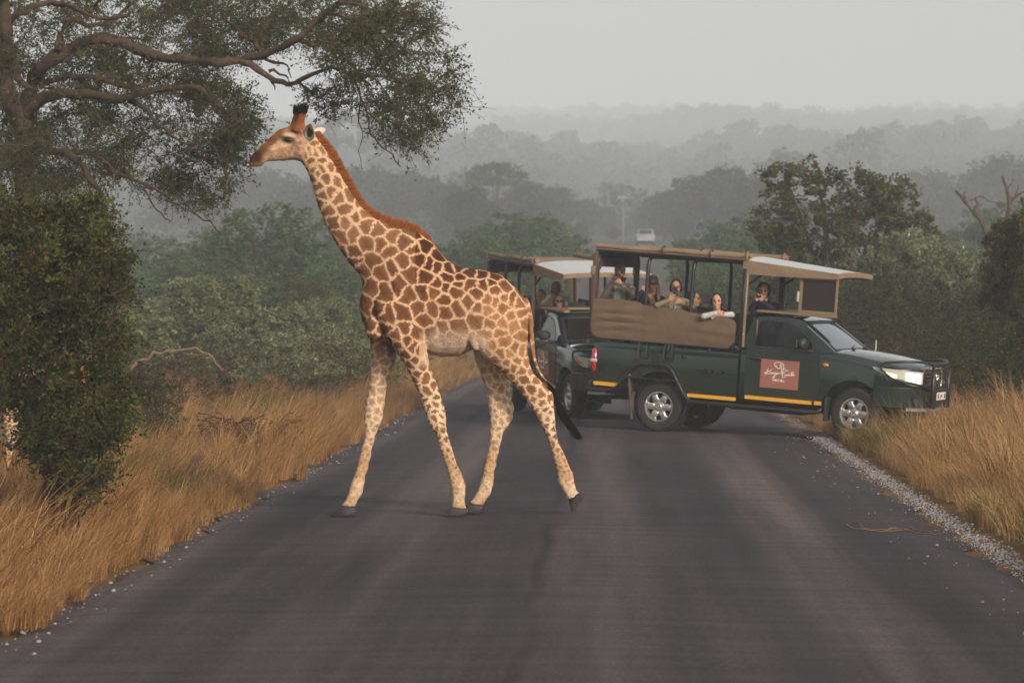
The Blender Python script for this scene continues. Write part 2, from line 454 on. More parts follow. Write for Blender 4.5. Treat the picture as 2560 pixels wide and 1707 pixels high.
# ---------------------------------------------------------------- giraffe
GS = 264.5                     # pixels per metre at the giraffe
GD = F / GS
gx0, gy0 = 1150.0, 1284.0      # pixel of the giraffe's base point
def z3(u, v): return (580 + .2934 * u, 230 + .2934 * v)
def z4(u, v): return (800 + .3062 * u, 640 + .3062 * v)
def z5(u, v): return (780 + .3061 * u, 900 + .3061 * v)
def hz(u, v): return (610 + .1211 * u, 250 + .1211 * v)
def gl(p, y=0.0): return Vector(((p[0] - gx0) / GS, y, (gy0 - p[1]) / GS))

SPINE = [  # (front or belly edge, back edge, half width)
    (z3(560, 560), z3(700, 330), .080), (z3(600, 610), z3(745, 410), .082),
    (z3(650, 690), z3(840, 550), .088), (z3(690, 830), z3(935, 715), .093), (z3(735, 980), z3(1022, 870), .100),
    (z3(800, 1140), z3(1112, 990), .110), (z3(890, 1300), z3(1238, 1085), .125), (z3(995, 1455), z3(1400, 1160), .15),
    (z3(1095, 1570), z3(1570, 1185), .18), (z4(350, 215), z3(1735, 1320), .215), (z4(312, 420), z4(1020, 20), .24),
    (z4(365, 590), z4(1090, 68), .265), (z4(560, 735), z4(1150, 92), .285), (z4(850, 790), z4(1215, 103), .305),
    (z4(1000, 826), z4(1290, 110), .32), (z4(1130, 815), z4(1370, 121), .325), (z4(1225, 768), z4(1455, 146), .315),
    (z4(1310, 740), z4(1530, 195), .29), (z4(1400, 725), z4(1605, 268), .26), (z4(1500, 690), z4(1655, 330), .225),
    (z4(1590, 630), z4(1692, 405), .17), (z4(1645, 570), z4(1712, 480), .09)]
LEG_NF = [(z4(470, 330), z4(800, 300), -.20, .07), (z4(455, 430), z4(825, 430), -.225, .085), (z4(500, 560), z4(850, 600), -.22, .10), (z4(565, 685), z4(872, 720), -.21, .105),
    (z4(640, 790), z4(882, 800), -.20, .10), (z4(690, 880), z4(905, 900), -.19, .085), (z4(760, 1010), z4(945, 1000), -.18, .075), (z4(820, 1130), z4(978, 1100), -.175, .068),
    (z4(852, 1250), z4(1022, 1230), -.17, .066), (z4(882, 1340), z4(1037, 1340), -.17, .066), (z4(925, 1420), z4(1037, 1420), -.165, .055),
    (z5(1000, 560), z5(1100, 540), -.165, .045), (z5(1030, 650), z5(1120, 640), -.16, .040), (z5(1060, 760), z5(1160, 750), -.16, .039), (z5(1100, 870), z5(1195, 860), -.155, .040),
    (z5(1122, 950), z5(1236, 945), -.155, .048), (z5(1130, 1015), z5(1257, 1020), -.15, .052), (z5(1148, 1085), z5(1255, 1080), -.15, .046), (z5(1150, 1140), z5(1245, 1140), -.15, .044), (z5(1135, 1195), z5(1268, 1205), -.15, .05)]
LEG_FF = [(z4(370, 480), z4(640, 560), .19, .09), (z4(395, 640), z4(630, 700), .19, .10), (z4(405, 760), z4(620, 810), .185, .095), (z4(405, 880), z4(592, 900), .18, .08), (z4(400, 1000), z4(556, 1010), .175, .068),
    (z4(385, 1110), z4(535, 1120), .17, .062), (z4(366, 1200), z4(520, 1220), .17, .062), (z4(350, 1300), z4(510, 1312), .17, .064), (z4(350, 1390), z4(482, 1400), .165, .056), (z5(428, 555), z5(540, 550), .165, .047),
    (z5(424, 620), z5(515, 620), .16, .040), (z5(400, 720), z5(490, 720), .16, .038), (z5(370, 830), z5(465, 830), .155, .039), (z5(335, 955), z5(432, 955), .155, .044), (z5(303, 1035), z5(420, 1030), .15, .052),
    (z5(292, 1090), z5(408, 1088), .15, .046), (z5(265, 1140), z5(372, 1142), .15, .043), (z5(232, 1195), z5(345, 1208), .15, .05)]
LEG_NH = [(z4(1215, 380), z4(1690, 420), -.17, .10), (z4(1195, 490), z4(1705, 520), -.19, .135), (z4(1202, 600), z4(1697, 650), -.195, .14), (z4(1255, 720), z4(1700, 790), -.19, .13), (z4(1330, 815), z4(1712, 880), -.185, .115),
    (z4(1420, 895), z4(1745, 960), -.18, .10), (z4(1520, 985), z4(1795, 1010), -.175, .082), (z4(1610, 1080), z4(1850, 1062), -.17, .07), (z4(1685, 1170), z4(1905, 1120), -.165, .064), (z4(1745, 1265), z4(1907, 1215), -.16, .06),
    (z4(1795, 1345), z4(1922, 1310), -.155, .05), (z5(1890, 560), z5(1985, 540), -.155, .042), (z5(1925, 650), z5(2007, 640), -.15, .038), (z5(1960, 760), z5(2047, 740), -.15, .038), (z5(1985, 860), z5(2090, 840), -.15, .040),
    (z5(2000, 945), z5(2132, 930), -.145, .048), (z5(2012, 1000), z5(2142, 985), -.145, .05), (z5(2045, 1055), z5(2148, 1035), -.145, .044), (z5(2072, 1095), z5(2160, 1070), -.145, .043), (z5(2092, 1135), z5(2200, 1082), -.145, .048)]
LEG_FH = [(z4(1240, 600), z4(1600, 650), .17, .12), (z4(1235, 720), z4(1570, 790), .18, .12), (z4(1265, 850), z4(1548, 930), .175, .10), (z4(1305, 950), z4(1550, 1030), .17, .085), (z4(1342, 1060), z4(1555, 1110), .165, .072),
    (z4(1362, 1150), z4(1562, 1180), .165, .066), (z4(1376, 1230), z4(1587, 1250), .16, .064), (z4(1386, 1310), z4(1572, 1330), .16, .06), (z4(1390, 1400), z4(1535, 1400), .155, .053), (z5(1445, 560), z5(1575, 565), .155, .048),
    (z5(1452, 640), z5(1548, 650), .15, .040), (z5(1432, 760), z5(1522, 760), .15, .038), (z5(1410, 860), z5(1502, 860), .15, .039), (z5(1385, 960), z5(1482, 960), .145, .045), (z5(1362, 1035), z5(1476, 1030), .145, .05),
    (z5(1345, 1090), z5(1465, 1090), .145, .046), (z5(1318, 1135), z5(1440, 1130), .145, .043), (z5(1282, 1180), z5(1390, 1195), .145, .05)]
HEAD = [(hz(112, 1340), hz(112, 1265), .028), (hz(150, 1400), hz(130, 1190), .05), (hz(265, 1372), hz(195, 1105), .058), (hz(385, 1335), hz(300, 1005), .057), (hz(500, 1262), hz(420, 885), .058),
    (hz(650, 1262), hz(530, 785), .066), (hz(800, 1262), hz(640, 680), .08), (hz(950, 1252), hz(750, 600), .094), (hz(1080, 1245), hz(890, 560), .10), (hz(1180, 1265), hz(1060, 530), .098), (hz(1290, 1320), hz(1240, 555), .09), (hz(1400, 1340), hz(1370, 620), .082)]
HOOVES = [  # outline from the toe round the top to the heel
    [z5(1072, 1254), z5(1138, 1186), z5(1200, 1196), z5(1272, 1206), z5(1282, 1236), z5(1262, 1256)],
    [z5(166, 1274), z5(234, 1192), z5(290, 1202), z5(345, 1212), z5(363, 1250), z5(352, 1270)],
    [z5(2122, 1238), z5(2090, 1128), z5(2140, 1095), z5(2170, 1074), z5(2216, 1078), z5(2205, 1120)],
    [z5(1225, 1250), z5(1285, 1178), z5(1340, 1190), z5(1392, 1200), z5(1400, 1226), z5(1385, 1248)]]

def gl_loft(mb, rows, y=None, n=20, power=2.0):
    secs = []
    for a, b, *r in rows:
        yy, w = (0.0, r[0]) if len(r) == 1 else (r[0], r[1])
        A, B = gl(a), gl(b); c = (A + B) / 2; h = (B - A) / 2
        loop = []
        for k in range(n):
            t = 2 * math.pi * k / n; ct, st = math.cos(t), math.sin(t)
            ct = math.copysign(abs(ct) ** (2 / power), ct); st = math.copysign(abs(st) ** (2 / power), st)
            loop.append(c + h * ct + Vector((0, yy + w * st, 0)))
        secs.append(loop)
    mb.loft(secs)

TRACED = [z3(*p) for p in [(625, 515), (668, 510), (715, 525), (762, 500), (690, 592), (775, 590), (836, 640), (690, 660), (735, 692), (772, 660), (685, 735), (808, 735), (900, 750), (735, 802), (770, 880), (845, 860), (918, 920), (755, 955), (1012, 890), (970, 1000), (810, 1020), (865, 1110), (1060, 1060), (970, 1115), (1140, 1142), (930, 1232), (1036, 1210), (1125, 1045), (1250, 1192), (880, 1280), (1050, 1372), (1155, 1300), (1270, 1302), (1368, 1232), (1110, 1510), (1195, 1450), (1350, 1362), (1455, 1440), (1365, 1500), (1470, 1290), (1550, 1350), (1600, 1430), (1660, 1330), (1690, 1470), (1760, 1400), (1280, 1530), (1540, 1540), (1850, 1500), (1930, 1515), (2000, 1530)]] + \
    [z4(*p) for p in [(290, 40), (420, 40), (350, 125), (522, 130), (582, 80), (670, 40), (840, 50), (760, 165), (870, 180), (960, 92), (1055, 105), (1050, 185), (640, 240), (540, 290), (430, 255), (960, 228), (1140, 175), (1185, 115), (1255, 140), (1342, 146), (1130, 222), (1232, 240), (1340, 235), (1420, 165), (1482, 190), (850, 290), (940, 292), (740, 340), (1040, 262), (1112, 285), (1010, 352), (1400, 232), (1440, 285), (1500, 245), (1550, 270), (1285, 310), (1365, 365), (1210, 372), (1430, 380), (1505, 345), (1570, 350), (470, 450), (560, 495), (690, 470), (800, 430), (370, 400), (390, 560), (925, 440), (860, 520), (1030, 465), (1125, 430), (1300, 430), (1290, 505), (1370, 440), (1425, 495), (1490, 430), (1555, 490), (1615, 400), (1645, 470), (1305, 565), (1400, 555), (1482, 535), (1600, 572), (1662, 545), (1370, 640), (1462, 630), (1560, 605), (1642, 650), (540, 600), (700, 612), (790, 622), (640, 650), (585, 705), (930, 632), (1010, 590), (1120, 572), (1070, 660), (980, 680), (930, 745), (1390, 715), (1432, 755), (1485, 795), (1500, 705), (1545, 675), (1545, 790), (1595, 750), (1622, 700), (1645, 775), (1350, 785), (1300, 720), (650, 730), (710, 690), (765, 745), (695, 800), (770, 810), (830, 770), (1600, 845), (1540, 865), (1480, 865), (1650, 880), (1640, 935), (1590, 945), (1685, 970), (1660, 1010), (1720, 1030), (740, 890), (840, 890), (800, 960), (870, 990), (860, 1060)]]

def smoothstep(a, b, x):
    t = np.clip((x - a) / (b - a), 0, 1); return t * t * (3 - 2 * t)

def giraffe_mesh(legs, tail, voxel=.0105):
    mb = MB()
    gl_loft(mb, SPINE, n=28, power=2.15)
    gl_loft(mb, HEAD, n=22, power=2.3)
    for lg in legs: gl_loft(mb, lg, n=18, power=2.2)
    # brow over the eyes, lips, cheek, withers ridge
    for sy in (-1, 1):
        mb.ball(gl(hz(900, 770), sy * .075), (.055, .03, .022), M=Matrix.Rotation(R(20), 3, 'Y'))
        mb.ball(gl(hz(1020, 1050), sy * .062), (.07, .03, .07))
        A, B = gl(hz(1085 - sy * 40, 660), sy * .032), gl(hz(1165 - sy * 62, 222 + sy * -18), sy * .055)   # ossicones
        pts = [A.lerp(B, t) for t in (0, .25, .5, .75, .93, 1.0)]
        mb.tube(pts, [.088, .062, .043, .036, .043, .030], n=14)
    for sy, k in ((-1, z4(935, 1285)), (1, z4(430, 1300))): mb.ball(gl(k, sy * .17), (.062, .068, .085))      # knees
    for sy, k in ((-1, z4(1880, 1150)), (1, z4(1560, 1248))): mb.ball(gl(k, sy * .162), (.03, .036, .055))    # points of the hocks
    mb.ball(gl(z4(450, 590), -.17), (.09, .08, .12)); mb.ball(gl(z4(700, 360), -.245), (.06, .03, .22), M=Matrix.Rotation(R(-28), 3, 'Y'))    # shoulder point and blade
    mb.ball(gl(z4(1330, 330), -.235), (.12, .05, .06)); mb.ball(gl(z4(1250, 640), -.235), (.06, .06, .16), M=Matrix.Rotation(R(-14), 3, 'Y'))  # hip bone and stifle
    mb.ball(gl(hz(290, 1340)), (.045, .045, .02))          # lower lip
    for sy in (-1, 1): mb.ball(gl(hz(170, 1180), sy * .045), (.02, .016, .02)); mb.tube([gl(hz(560, 1060), sy * .060), gl(hz(760, 1000), sy * .078), gl(hz(960, 950), sy * .086)], .018, 8)
    mb.ball(gl(z3(1630, 1262), 0), (.15, .07, .035), M=Matrix.Rotation(R(32), 3, 'Y'))
    mb.ball(gl(z4(1160, 815), 0), (.035, .035, .03))
    mb.tube([gl(p, y) for p, y in tail], [.035, .03, .026, .024, .021, .017, .013, .010][:len(tail)], n=10)
    me = remeshed(mb, voxel, smooth=5, fac=.5)
    # folds, tendons and unevenness of the skin
    V = verts_np(me).astype(float); Nn = np.empty(len(V) * 3, np.float32); me.vertices.foreach_get('normal', Nn); Nn = Nn.reshape(-1, 3)
    x, y, z = V.T; d = .0032 * np.sin(x * 23 + 2 * np.sin(z * 9)) * np.sin(z * 19 + y * 15) + .0022 * np.sin(x * 51 + z * 37 + y * 40) + .0016 * np.sin(x * 90 - z * 77)
    px, py = x * GS + gx0, gy0 - z * GS
    fold = np.exp(-((px - 965) / 45) ** 2 - ((py - 880) / 30) ** 2) + .7 * np.exp(-((px - 880) / 30) ** 2 - ((py - 1075) / 40) ** 2) + .7 * np.exp(-((px - 1100) / 30) ** 2 - ((py - 1060) / 40) ** 2)
    d += .007 * fold * np.sin((px * .6 + py) * .42)
    V += Nn * d[:, None]; me.vertices.foreach_set('co', V.astype(np.float32).ravel()); me.update()
    return me

def giraffe_color(me, seed=3):
    V = verts_np(me).astype(float); r = np.random.default_rng(seed)
    px = V[:, 0] * GS + gx0; py = gy0 - V[:, 2] * GS
    hu, hv = (px - 610) / .1211, (py - 250) / .1211
    N = len(V)
    # --- patch seeds: traced on the near side, the rest spread evenly
    seeds = []
    near = V[:, 1] < 0.02
    for q in TRACED:
        d2 = (px - q[0]) ** 2 + (py - q[1]) ** 2
        idx = np.where(near & (d2 < 20 ** 2))[0]
        if len(idx):
            c = V[idx[np.argmin(V[idx, 1] * 60 + np.sqrt(d2[idx]))]]
            md = .075 if q[1] > 590 else .035
            if all(np.linalg.norm(c - s) > md for s in seeds): seeds.append(c)
    leg_h = np.clip(V[:, 2], 0, 2)
    space = np.where(py > 1130, .04, np.where(py > 1000, .055, np.where(py > 880, .07, .15)))
    space = np.where((py < 640) & (px < 900), .12, space)
    space = np.where((py < 470) & (px < 860), .085, space)
    S = [tuple(s) for s in seeds]
    cells = {}
    def key(p): return (int(p[0] // .15), int(p[1] // .15), int(p[2] // .15))
    for s in S: cells.setdefault(key(s), []).append(s)
    for j in r.permutation(N)[:60000]:
        p = V[j]; k = key(p); sp = space[j]; ok = True
        for a in (-1, 0, 1):
            for b in (-1, 0, 1):
                for c in (-1, 0, 1):
                    for s in cells.get((k[0] + a, k[1] + b, k[2] + c), ()):
                        if (s[0] - p[0]) ** 2 + (s[1] - p[1]) ** 2 + (s[2] - p[2]) ** 2 < sp * sp: ok = False; break
                    if not ok: break
                if not ok: break
            if not ok: break
        if ok: S.append(tuple(p)); cells.setdefault(k, []).append(tuple(p))
    S = np.array(S)
    # wobbly distances
    W = V.copy()
    for a in range(3):
        ph = r.uniform(0, 6, 6)
        W[:, a] += .007 * np.sin(V[:, 0] * 31 + V[:, 2] * 17 + ph[0]) + .006 * np.sin(V[:, 2] * 47 - V[:, 1] * 33 + ph[1]) + .004 * np.sin(V[:, 0] * 120 + V[:, 2] * 95 + ph[2]) + .0035 * np.sin(V[:, 0] * 230 - V[:, 2] * 260 + V[:, 1] * 210 + ph[3])
    d1 = np.empty(N); d2 = np.empty(N); i1 = np.empty(N, int); i2 = np.empty(N, int)
    for a in range(0, N, 4000):
        D = np.linalg.norm(W[a:a + 4000, None] - S[None], axis=2)
        pt = np.argpartition(D, 1, axis=1)[:, :2]
        da = np.take_along_axis(D, pt, 1); o = np.argsort(da, 1); da = np.take_along_axis(da, o, 1); pt = np.take_along_axis(pt, o, 1)
        d1[a:a + 4000] = da[:, 0]; d2[a:a + 4000] = da[:, 1]; i1[a:a + 4000] = pt[:, 0]; i2[a:a + 4000] = pt[:, 1]
    gap = np.linalg.norm(S[i1] - S[i2], axis=1)
    edge = (d2 ** 2 - d1 ** 2) / (2 * gap)
    tone = r.uniform(-1, 1, len(S))[i1]
    low = smoothstep(980, 1150, py)                       # towards the feet
    lw = np.where(py > 880, .0070, .0078) + .004 * smoothstep(880, 1060, py)
    lw = np.where((py < 560) & (px < 900), .0115, lw)
    patch = smoothstep(lw, lw + .006, edge)
    # fade of the patches: shins plain, belly faded, head separate
    belly = smoothstep(815, 880, py) * smoothstep(925, 895, py) * ((px > 1050) & (px < 1215))
    inner = (V[:, 1] > .05) & (py > 860)                   # far legs show paler inner sides
    fade = 1 - .95 * smoothstep(1150, 1250, py) * np.clip(1 - .35 * np.maximum(tone, 0), 0, 1)
    fade *= 1 - .75 * belly
    fade *= np.where(inner, .62, 1)
    headm = smoothstep(760, 735, px + (py - 430) * .25) * (py < 440)
    fade *= 1 - headm
    patch *= fade
    cream = s2l((206, 168, 134)); cream2 = s2l((220, 190, 158)); tan = s2l((190, 154, 116))
    base = cream[None] * np.ones((N, 1))
    leg = smoothstep(860, 1000, py)[:, None]
    base = base * (1 - leg) + cream2 * leg
    shin = smoothstep(1060, 1160, py)[:, None]; base = base * (1 - shin) + tan * shin
    fet = (smoothstep(1185, 1215, py) * smoothstep(1262, 1235, py))[:, None]; base = base * (1 - .6 * fet) + cream2 * .6 * fet
    back = smoothstep(760, 660, py) * (px > 1040)
    bl = back[:, None]; base = base * (1 - .35 * bl) + s2l((196, 140, 96)) * .35 * bl
    c_neck = s2l((134, 96, 64)); c_back = s2l((80, 47, 27)); c_body = s2l((122, 80, 50)); c_rump = s2l((168, 120, 80)); c_leg = s2l((142, 98, 60))
    pc = np.ones((N, 1)) * c_body
    t = smoothstep(660, 560, py)[:, None] * (px < 1100)[:, None]; pc = pc * (1 - t) + c_neck * t
    t = back[:, None]; pc = pc * (1 - t) + c_back * t
    t = (smoothstep(1120, 1240, px) * smoothstep(700, 800, py) * smoothstep(1000, 880, py))[:, None]; pc = pc * (1 - .8 * t) + c_rump * .8 * t
    t = smoothstep(880, 980, py)[:, None]; pc = pc * (1 - t) + c_leg * t
    pc = pc * (1 + .22 * tone[:, None]) * (1 - .22 * smoothstep(.015, .06, edge)[:, None])
    C = base * (1 - patch[:, None]) + pc * patch[:, None]
    # mottling on the shins
    mot = smoothstep(.25, .7, np.sin(V[:, 0] * 95 + V[:, 1] * 60) * np.sin(V[:, 2] * 70 + V[:, 1] * 80 + V[:, 0] * 20))
    C *= (1 - .22 * mot * low)[:, None]
    # shade painted into the coat on the chest and front of the neck
    whit = ((smoothstep(800, 870, py) * smoothstep(1050, 1090, px) * smoothstep(1240, 1200, px) * smoothstep(925, 895, py)) * .6)[:, None]; C = C * (1 - whit) + s2l((214, 190, 166)) * whit
    t = (smoothstep(940, 890, px) * smoothstep(690, 740, py) * smoothstep(860, 810, py))[:, None]; C = C * (1 - .35 * t) + s2l((92, 58, 36)) * .35 * t
    # --- face
    hb = np.ones((N, 1)) * s2l((184, 146, 114))
    def blob(u, v, ru, rv, ang, c, k, soft=.5):
        nonlocal hb
        a = R(ang); x = (hu - u) * math.cos(a) + (hv - v) * math.sin(a); y = -(hu - u) * math.sin(a) + (hv - v) * math.cos(a)
        q = np.sqrt((x / ru) ** 2 + (y / rv) ** 2); w = (1 - smoothstep(1 - soft, 1 + soft, q))[:, None] * k
        hb = hb * (1 - w) + s2l(c) * w
    blob(640, 760, 420, 120, -52, (112, 70, 38), .9)      # forehead and bridge of the nose
    blob(420, 960, 260, 110, -48, (112, 74, 44), .85)
    blob(240, 1200, 200, 150, -40, (46, 26, 17), .97)     # dark muzzle
    blob(130, 1350, 55, 50, 0, (150, 84, 50), .8)         # lips
    blob(310, 1330, 130, 50, 0, (110, 76, 46), .6)
    blob(1080, 640, 190, 130, -30, (120, 78, 46), .9)    # base of the horns
    blob(1100, 480, 190, 250, 10, (122, 72, 38), .9)
    blob(990, 740, 110, 50, 15, (206, 172, 142), .8)      # pale brow
    blob(760, 960, 220, 90, -25, (204, 168, 138), .7)
    blob(930, 840, 150, 70, 6, (34, 24, 18), .95, .4)      # dark round the eye
    blob(800, 790, 90, 40, 20, (84, 62, 42), .7)
    for u, v, ru, c in [(1060, 920, 70, (110, 88, 62)), (1130, 1010, 60, (120, 92, 68)), (1010, 1010, 50, (140, 112, 86)), (1080, 1120, 60, (124, 94, 70)), (840, 1080, 90, (186, 138, 104)), (1170, 900, 45, (106, 84, 60)), (960, 1080, 50, (150, 116, 90)), (1230, 1010, 30, (130, 96, 66)), (1290, 1080, 35, (134, 98, 66)), (1180, 1170, 45, (100, 74, 54)), (720, 1170, 60, (150, 120, 96)), (1150, 740, 60, (150, 118, 94)), (1240, 690, 60, (160, 130, 108))]:
        blob(u, v, ru, ru * .8, 20, c, .8)
    blob(1240, 1280, 120, 50, 25, (70, 48, 34), .7)
    h = headm[:, None]; C = C * (1 - h) + hb * h
    horn = smoothstep(535, 470, hv) * ((hu > 700) & (hu < 1450))
    C = C * (1 - horn[:, None]) + s2l((122, 72, 38)) * horn[:, None]
    knob = smoothstep(300, 262, hv) * ((hu > 900) & (hu < 1400))
    C = C * (1 - knob[:, None]) + s2l((22, 17, 15)) * knob[:, None]
    C[V[:, 2] < .01] *= .8
    set_color(me, np.clip(C, 0, 1))

def m_hide():
    m = mat('giraffe_hide', rough=.85, spec=.1, attr='Col', noise_amt=.22, noise_scale=55, bump=.6, bump_scale=70)
    return m
def hair_strands(roots, dirs, lens, width, mat_, name, parent, seed=1, segs=2, droop=0.0):
    r = np.random.default_rng(seed); n = len(roots)
    roots = np.asarray(roots, float); dirs = np.asarray(dirs, float); dirs /= np.linalg.norm(dirs, axis=1)[:, None]
    side = np.cross(dirs, r.normal(size=(n, 3))); side /= np.linalg.norm(side, axis=1)[:, None]
    V = []; 
    for k in range(segs + 1):
        t = k / segs; c = roots + dirs * (lens[:, None] * t) + np.array([0, 0, -1]) * (droop * t * t * lens[:, None])
        w = width * (1 - t * .85)
        V += [c - side * w, c + side * w]
    V = np.stack(V, 1).reshape(-1, 3); b = np.arange(n)[:, None] * 2 * (segs + 1)
    Fq = np.concatenate([np.stack([b + 2 * k, b + 2 * k + 1, b + 2 * k + 3, b + 2 * k + 2], -1).reshape(-1, 4) for k in range(segs)])
    me = mesh_np(name, V, Fq); a = me.attributes.new('tint', 'FLOAT', 'POINT')
    a.data.foreach_set('value', np.repeat(r.random(n), 2 * (segs + 1)).astype(np.float32))
    o = link(name, me, mat_, parent); o['kind'] = 'stuff'; return o

M_HIDE = m_hide()
M_HOOF = mat('hoof_horn', (.009, .007, .006), .6, noise_amt=.3, noise_scale=30)
M_EYE = mat('dark_eye', (.008, .006, .005), .08, spec=.6)
M_MANE = leaf_mat('mane_hair', (.34, .11, .026), (.58, .22, .065), trans=.35, rough=.6)
M_BLACKHAIR = leaf_mat('black_hair', (.003, .0025, .0025), (.010, .007, .006), trans=.0, rough=.9)
M_EAR = mat('ear_hide', (.42, .33, .27), .8, noise_amt=.25, noise_scale=30)
M_EARIN = mat('ear_inside_dark', (.03, .022, .02), .9, noise_amt=.4, noise_scale=50)
M_EARW = mat('ear_pale', (.58, .47, .40), .8, noise_amt=.1, noise_scale=30)

def giraffe(name, legs, hooves, loc, scale=1.0, voxel=.0105, seed=3):
    root = empty(name, loc); root.scale = (scale,) * 3
    tail = [(z4(1660, 350), 0), (z4(1705, 420), -.02), (z4(1722, 560), -.03), (z4(1728, 700), -.03), (z4(1745, 830), -.03), (z4(1785, 940), -.03), (z4(1835, 1010), -.02), (z4(1882, 1048), -.02)]
    me = giraffe_mesh(legs, tail, voxel); giraffe_color(me, seed); link('body', me, M_HIDE, root)
    for (poly, y) in hooves:
        mb = MB(); c = Vector((0, 0)); secs = []
        for w, k in ((-.052, .86), (-.045, 1), (-.004, 1), (0, .97), (.004, 1), (.045, 1), (.052, .86)):
            cx = sum(p[0] for p in poly) / len(poly); cy = max(p[1] for p in poly)
            secs.append([gl((cx + (p[0] - cx) * k, cy + (p[1] - cy) * k), y + w) for p in poly])
        mb.loft(secs); mb.build('hoof', M_HOOF, root, sharp=50)
    for sy in (-1, 1):
        mb = MB(); mb.ball(gl(hz(935, 838), sy * .084), (.048, .026, .024), n=12, m=8, M=Matrix.Rotation(R(8), 3, 'Y'))
        e = mb.build('eye', M_EYE, root)
        # eyelashes
        # ear: a cupped leaf
        if sy < 0: tip, basep, nrm, up = gl(hz(1425, 520), -.20), gl(hz(1330, 840), -.085), Vector((-.35, -.9, .1)), None
        else: tip, basep, nrm = gl(hz(1668, 572), .20), gl(hz(1330, 760), .07), Vector((-.2, .9, .3))
        ax = tip - basep; L = ax.length; ax.normalize(); sd = ax.cross(nrm).normalized(); nn = sd.cross(ax).normalized()
        secs = []; inn = []
        for k in range(13):
            t = k / 12; w = (.062 if sy < 0 else .05) * (math.sin(math.pi * min(1, t * .93 + .07)) ** .7) * (1.1 if t < .5 else 1)
            row = []
            for j in range(9):
                a = (j - 4) / 4
                row.append(basep + ax * (L * t) + sd * (w * a) - nn * (.028 * (1 - a * a) * math.sin(math.pi * min(1, t + .1))))
            secs.append(row)
        mb = MB(); mb.loft(secs, cap=False, closed=False)
        er = mb.build('ear', M_EAR if sy < 0 else M_EARW, root)
        sm = er.modifiers.new('s', 'SOLIDIFY'); sm.thickness = .007
        if sy < 0:
            mb = MB(); mb.loft([[basep + ax * (L * (.18 + .62 * k / 7)) + sd * (.032 * (math.sin(math.pi * (.12 + .8 * k / 7)) ** .8) * a) - nn * (.021 * (1 - .5 * a * a) * math.sin(math.pi * (.2 + .62 * k / 7)) - .004) for a in (-1, -.5, 0, .5, 1)] for k in range(8)], cap=False, closed=False)
            mb.build('ear_hollow', M_EARIN, er)
        # black tuft on the horn
        r = np.random.default_rng(5 + sy)
        tc = np.array(gl(hz(1165 - sy * 62, 228), sy * .055)); d = r.normal(size=(380, 3)); d[:, 2] = np.abs(d[:, 2]) * .9 + .1; d /= np.linalg.norm(d, axis=1)[:, None]
        axv = np.array(gl(hz(1175, 120)) - gl(hz(1120, 420))); axv /= np.linalg.norm(axv)
        roots = tc - axv * r.uniform(0, .045, (380, 1)) + d * .034
        hair_strands(roots, d * .5 + axv, r.uniform(.025, .06, 380), .005, M_BLACKHAIR, 'horn_tuft', root, seed=9 + sy)
    # mane along the nape
    path = [z3(*p) for p in [(712, 335), (745, 400), (845, 535), (938, 705), (1025, 862), (1112, 985), (1240, 1083), (1400, 1152), (1560, 1185), (1660, 1245), (1735, 1325)]]
    hl = [.04, .062, .066, .068, .064, .058, .066, .085, .06, .04, .01]
    P3 = np.array([gl(p) for p in path]); seg = np.linalg.norm(np.diff(P3, axis=0), axis=1); cum = np.concatenate([[0], np.cumsum(seg)])
    r = np.random.default_rng(11); n = 6500; s = r.random(n) * cum[-1]
    pos = np.stack([np.interp(s, cum, P3[:, a]) for a in range(3)], 1); ds = .02
    tg = np.stack([np.interp(np.clip(s + ds, 0, cum[-1]), cum, P3[:, a]) - np.interp(np.clip(s - ds, 0, cum[-1]), cum, P3[:, a]) for a in range(3)], 1)
    tg /= np.linalg.norm(tg, axis=1)[:, None]; nrm = np.stack([-tg[:, 2], 0 * s, tg[:, 0]], 1); nrm *= np.sign(nrm[:, 2:3] + 1e-9)
    clump = np.sin(s * 60) * .5 + np.sin(s * 143 + 1) * .5
    pos[:, 1] += r.normal(0, .013, n); pos -= nrm * .02
    dr = nrm + tg * (.30 + .18 * clump + r.normal(0, .12, n))[:, None]; dr[:, 1] += r.normal(0, .14, n) + pos[:, 1] * 6
    rag = smoothstep(.52, .6, s / cum[-1]) * smoothstep(.85, .75, s / cum[-1]); ln = np.interp(s, cum, hl) * r.uniform(.7, 1.08, n) * (1 + (.12 + .28 * rag) * clump) + .02
    hair_strands(pos, dr, ln, .0042, M_MANE, 'mane', root, seed=12)
    # tail tuft
    tp = np.array([gl(p, -.02) for p in [z4(1850, 1022), z4(1890, 1075), z4(1935, 1190), z4(1985, 1300), z4(2060, 1410), z4(2115, 1490)]])
    n = 520; k0 = r.uniform(0, 1.6, n); pos = np.stack([np.interp(k0, range(6), tp[:, a]) for a in range(3)], 1) + r.normal(0, .012, (n, 3))
    V = []; segs = 6; wid = .0026; off = r.normal(0, .015, (n, 3)) * [.8, 1, .4]; end = np.clip(k0 + r.uniform(1.8, 4.6, n), 0, 5)
    for k in range(segs + 1):
        t = k / segs; kk = k0 + (end - k0) * t
        c = np.stack([np.interp(kk, range(6), tp[:, a]) for a in range(3)], 1) + off * (.35 + 1.1 * t) + r.normal(0, .002, (n, 3))
        V += [c - [wid * (1 - .7 * t), 0, 0], c + [wid * (1 - .7 * t), 0, .002]]
    V = np.stack(V, 1).reshape(-1, 3); b = np.arange(n)[:, None] * 2 * (segs + 1)
    Fq = np.concatenate([np.stack([b + 2 * k, b + 2 * k + 1, b + 2 * k + 3, b + 2 * k + 2], -1).reshape(-1, 4) for k in range(segs)])
    me = mesh_np('tail_tuft', V, Fq); a = me.attributes.new('tint', 'FLOAT', 'POINT'); a.data.foreach_set('value', np.repeat(r.random(n), 2 * (segs + 1)).astype(np.float32))
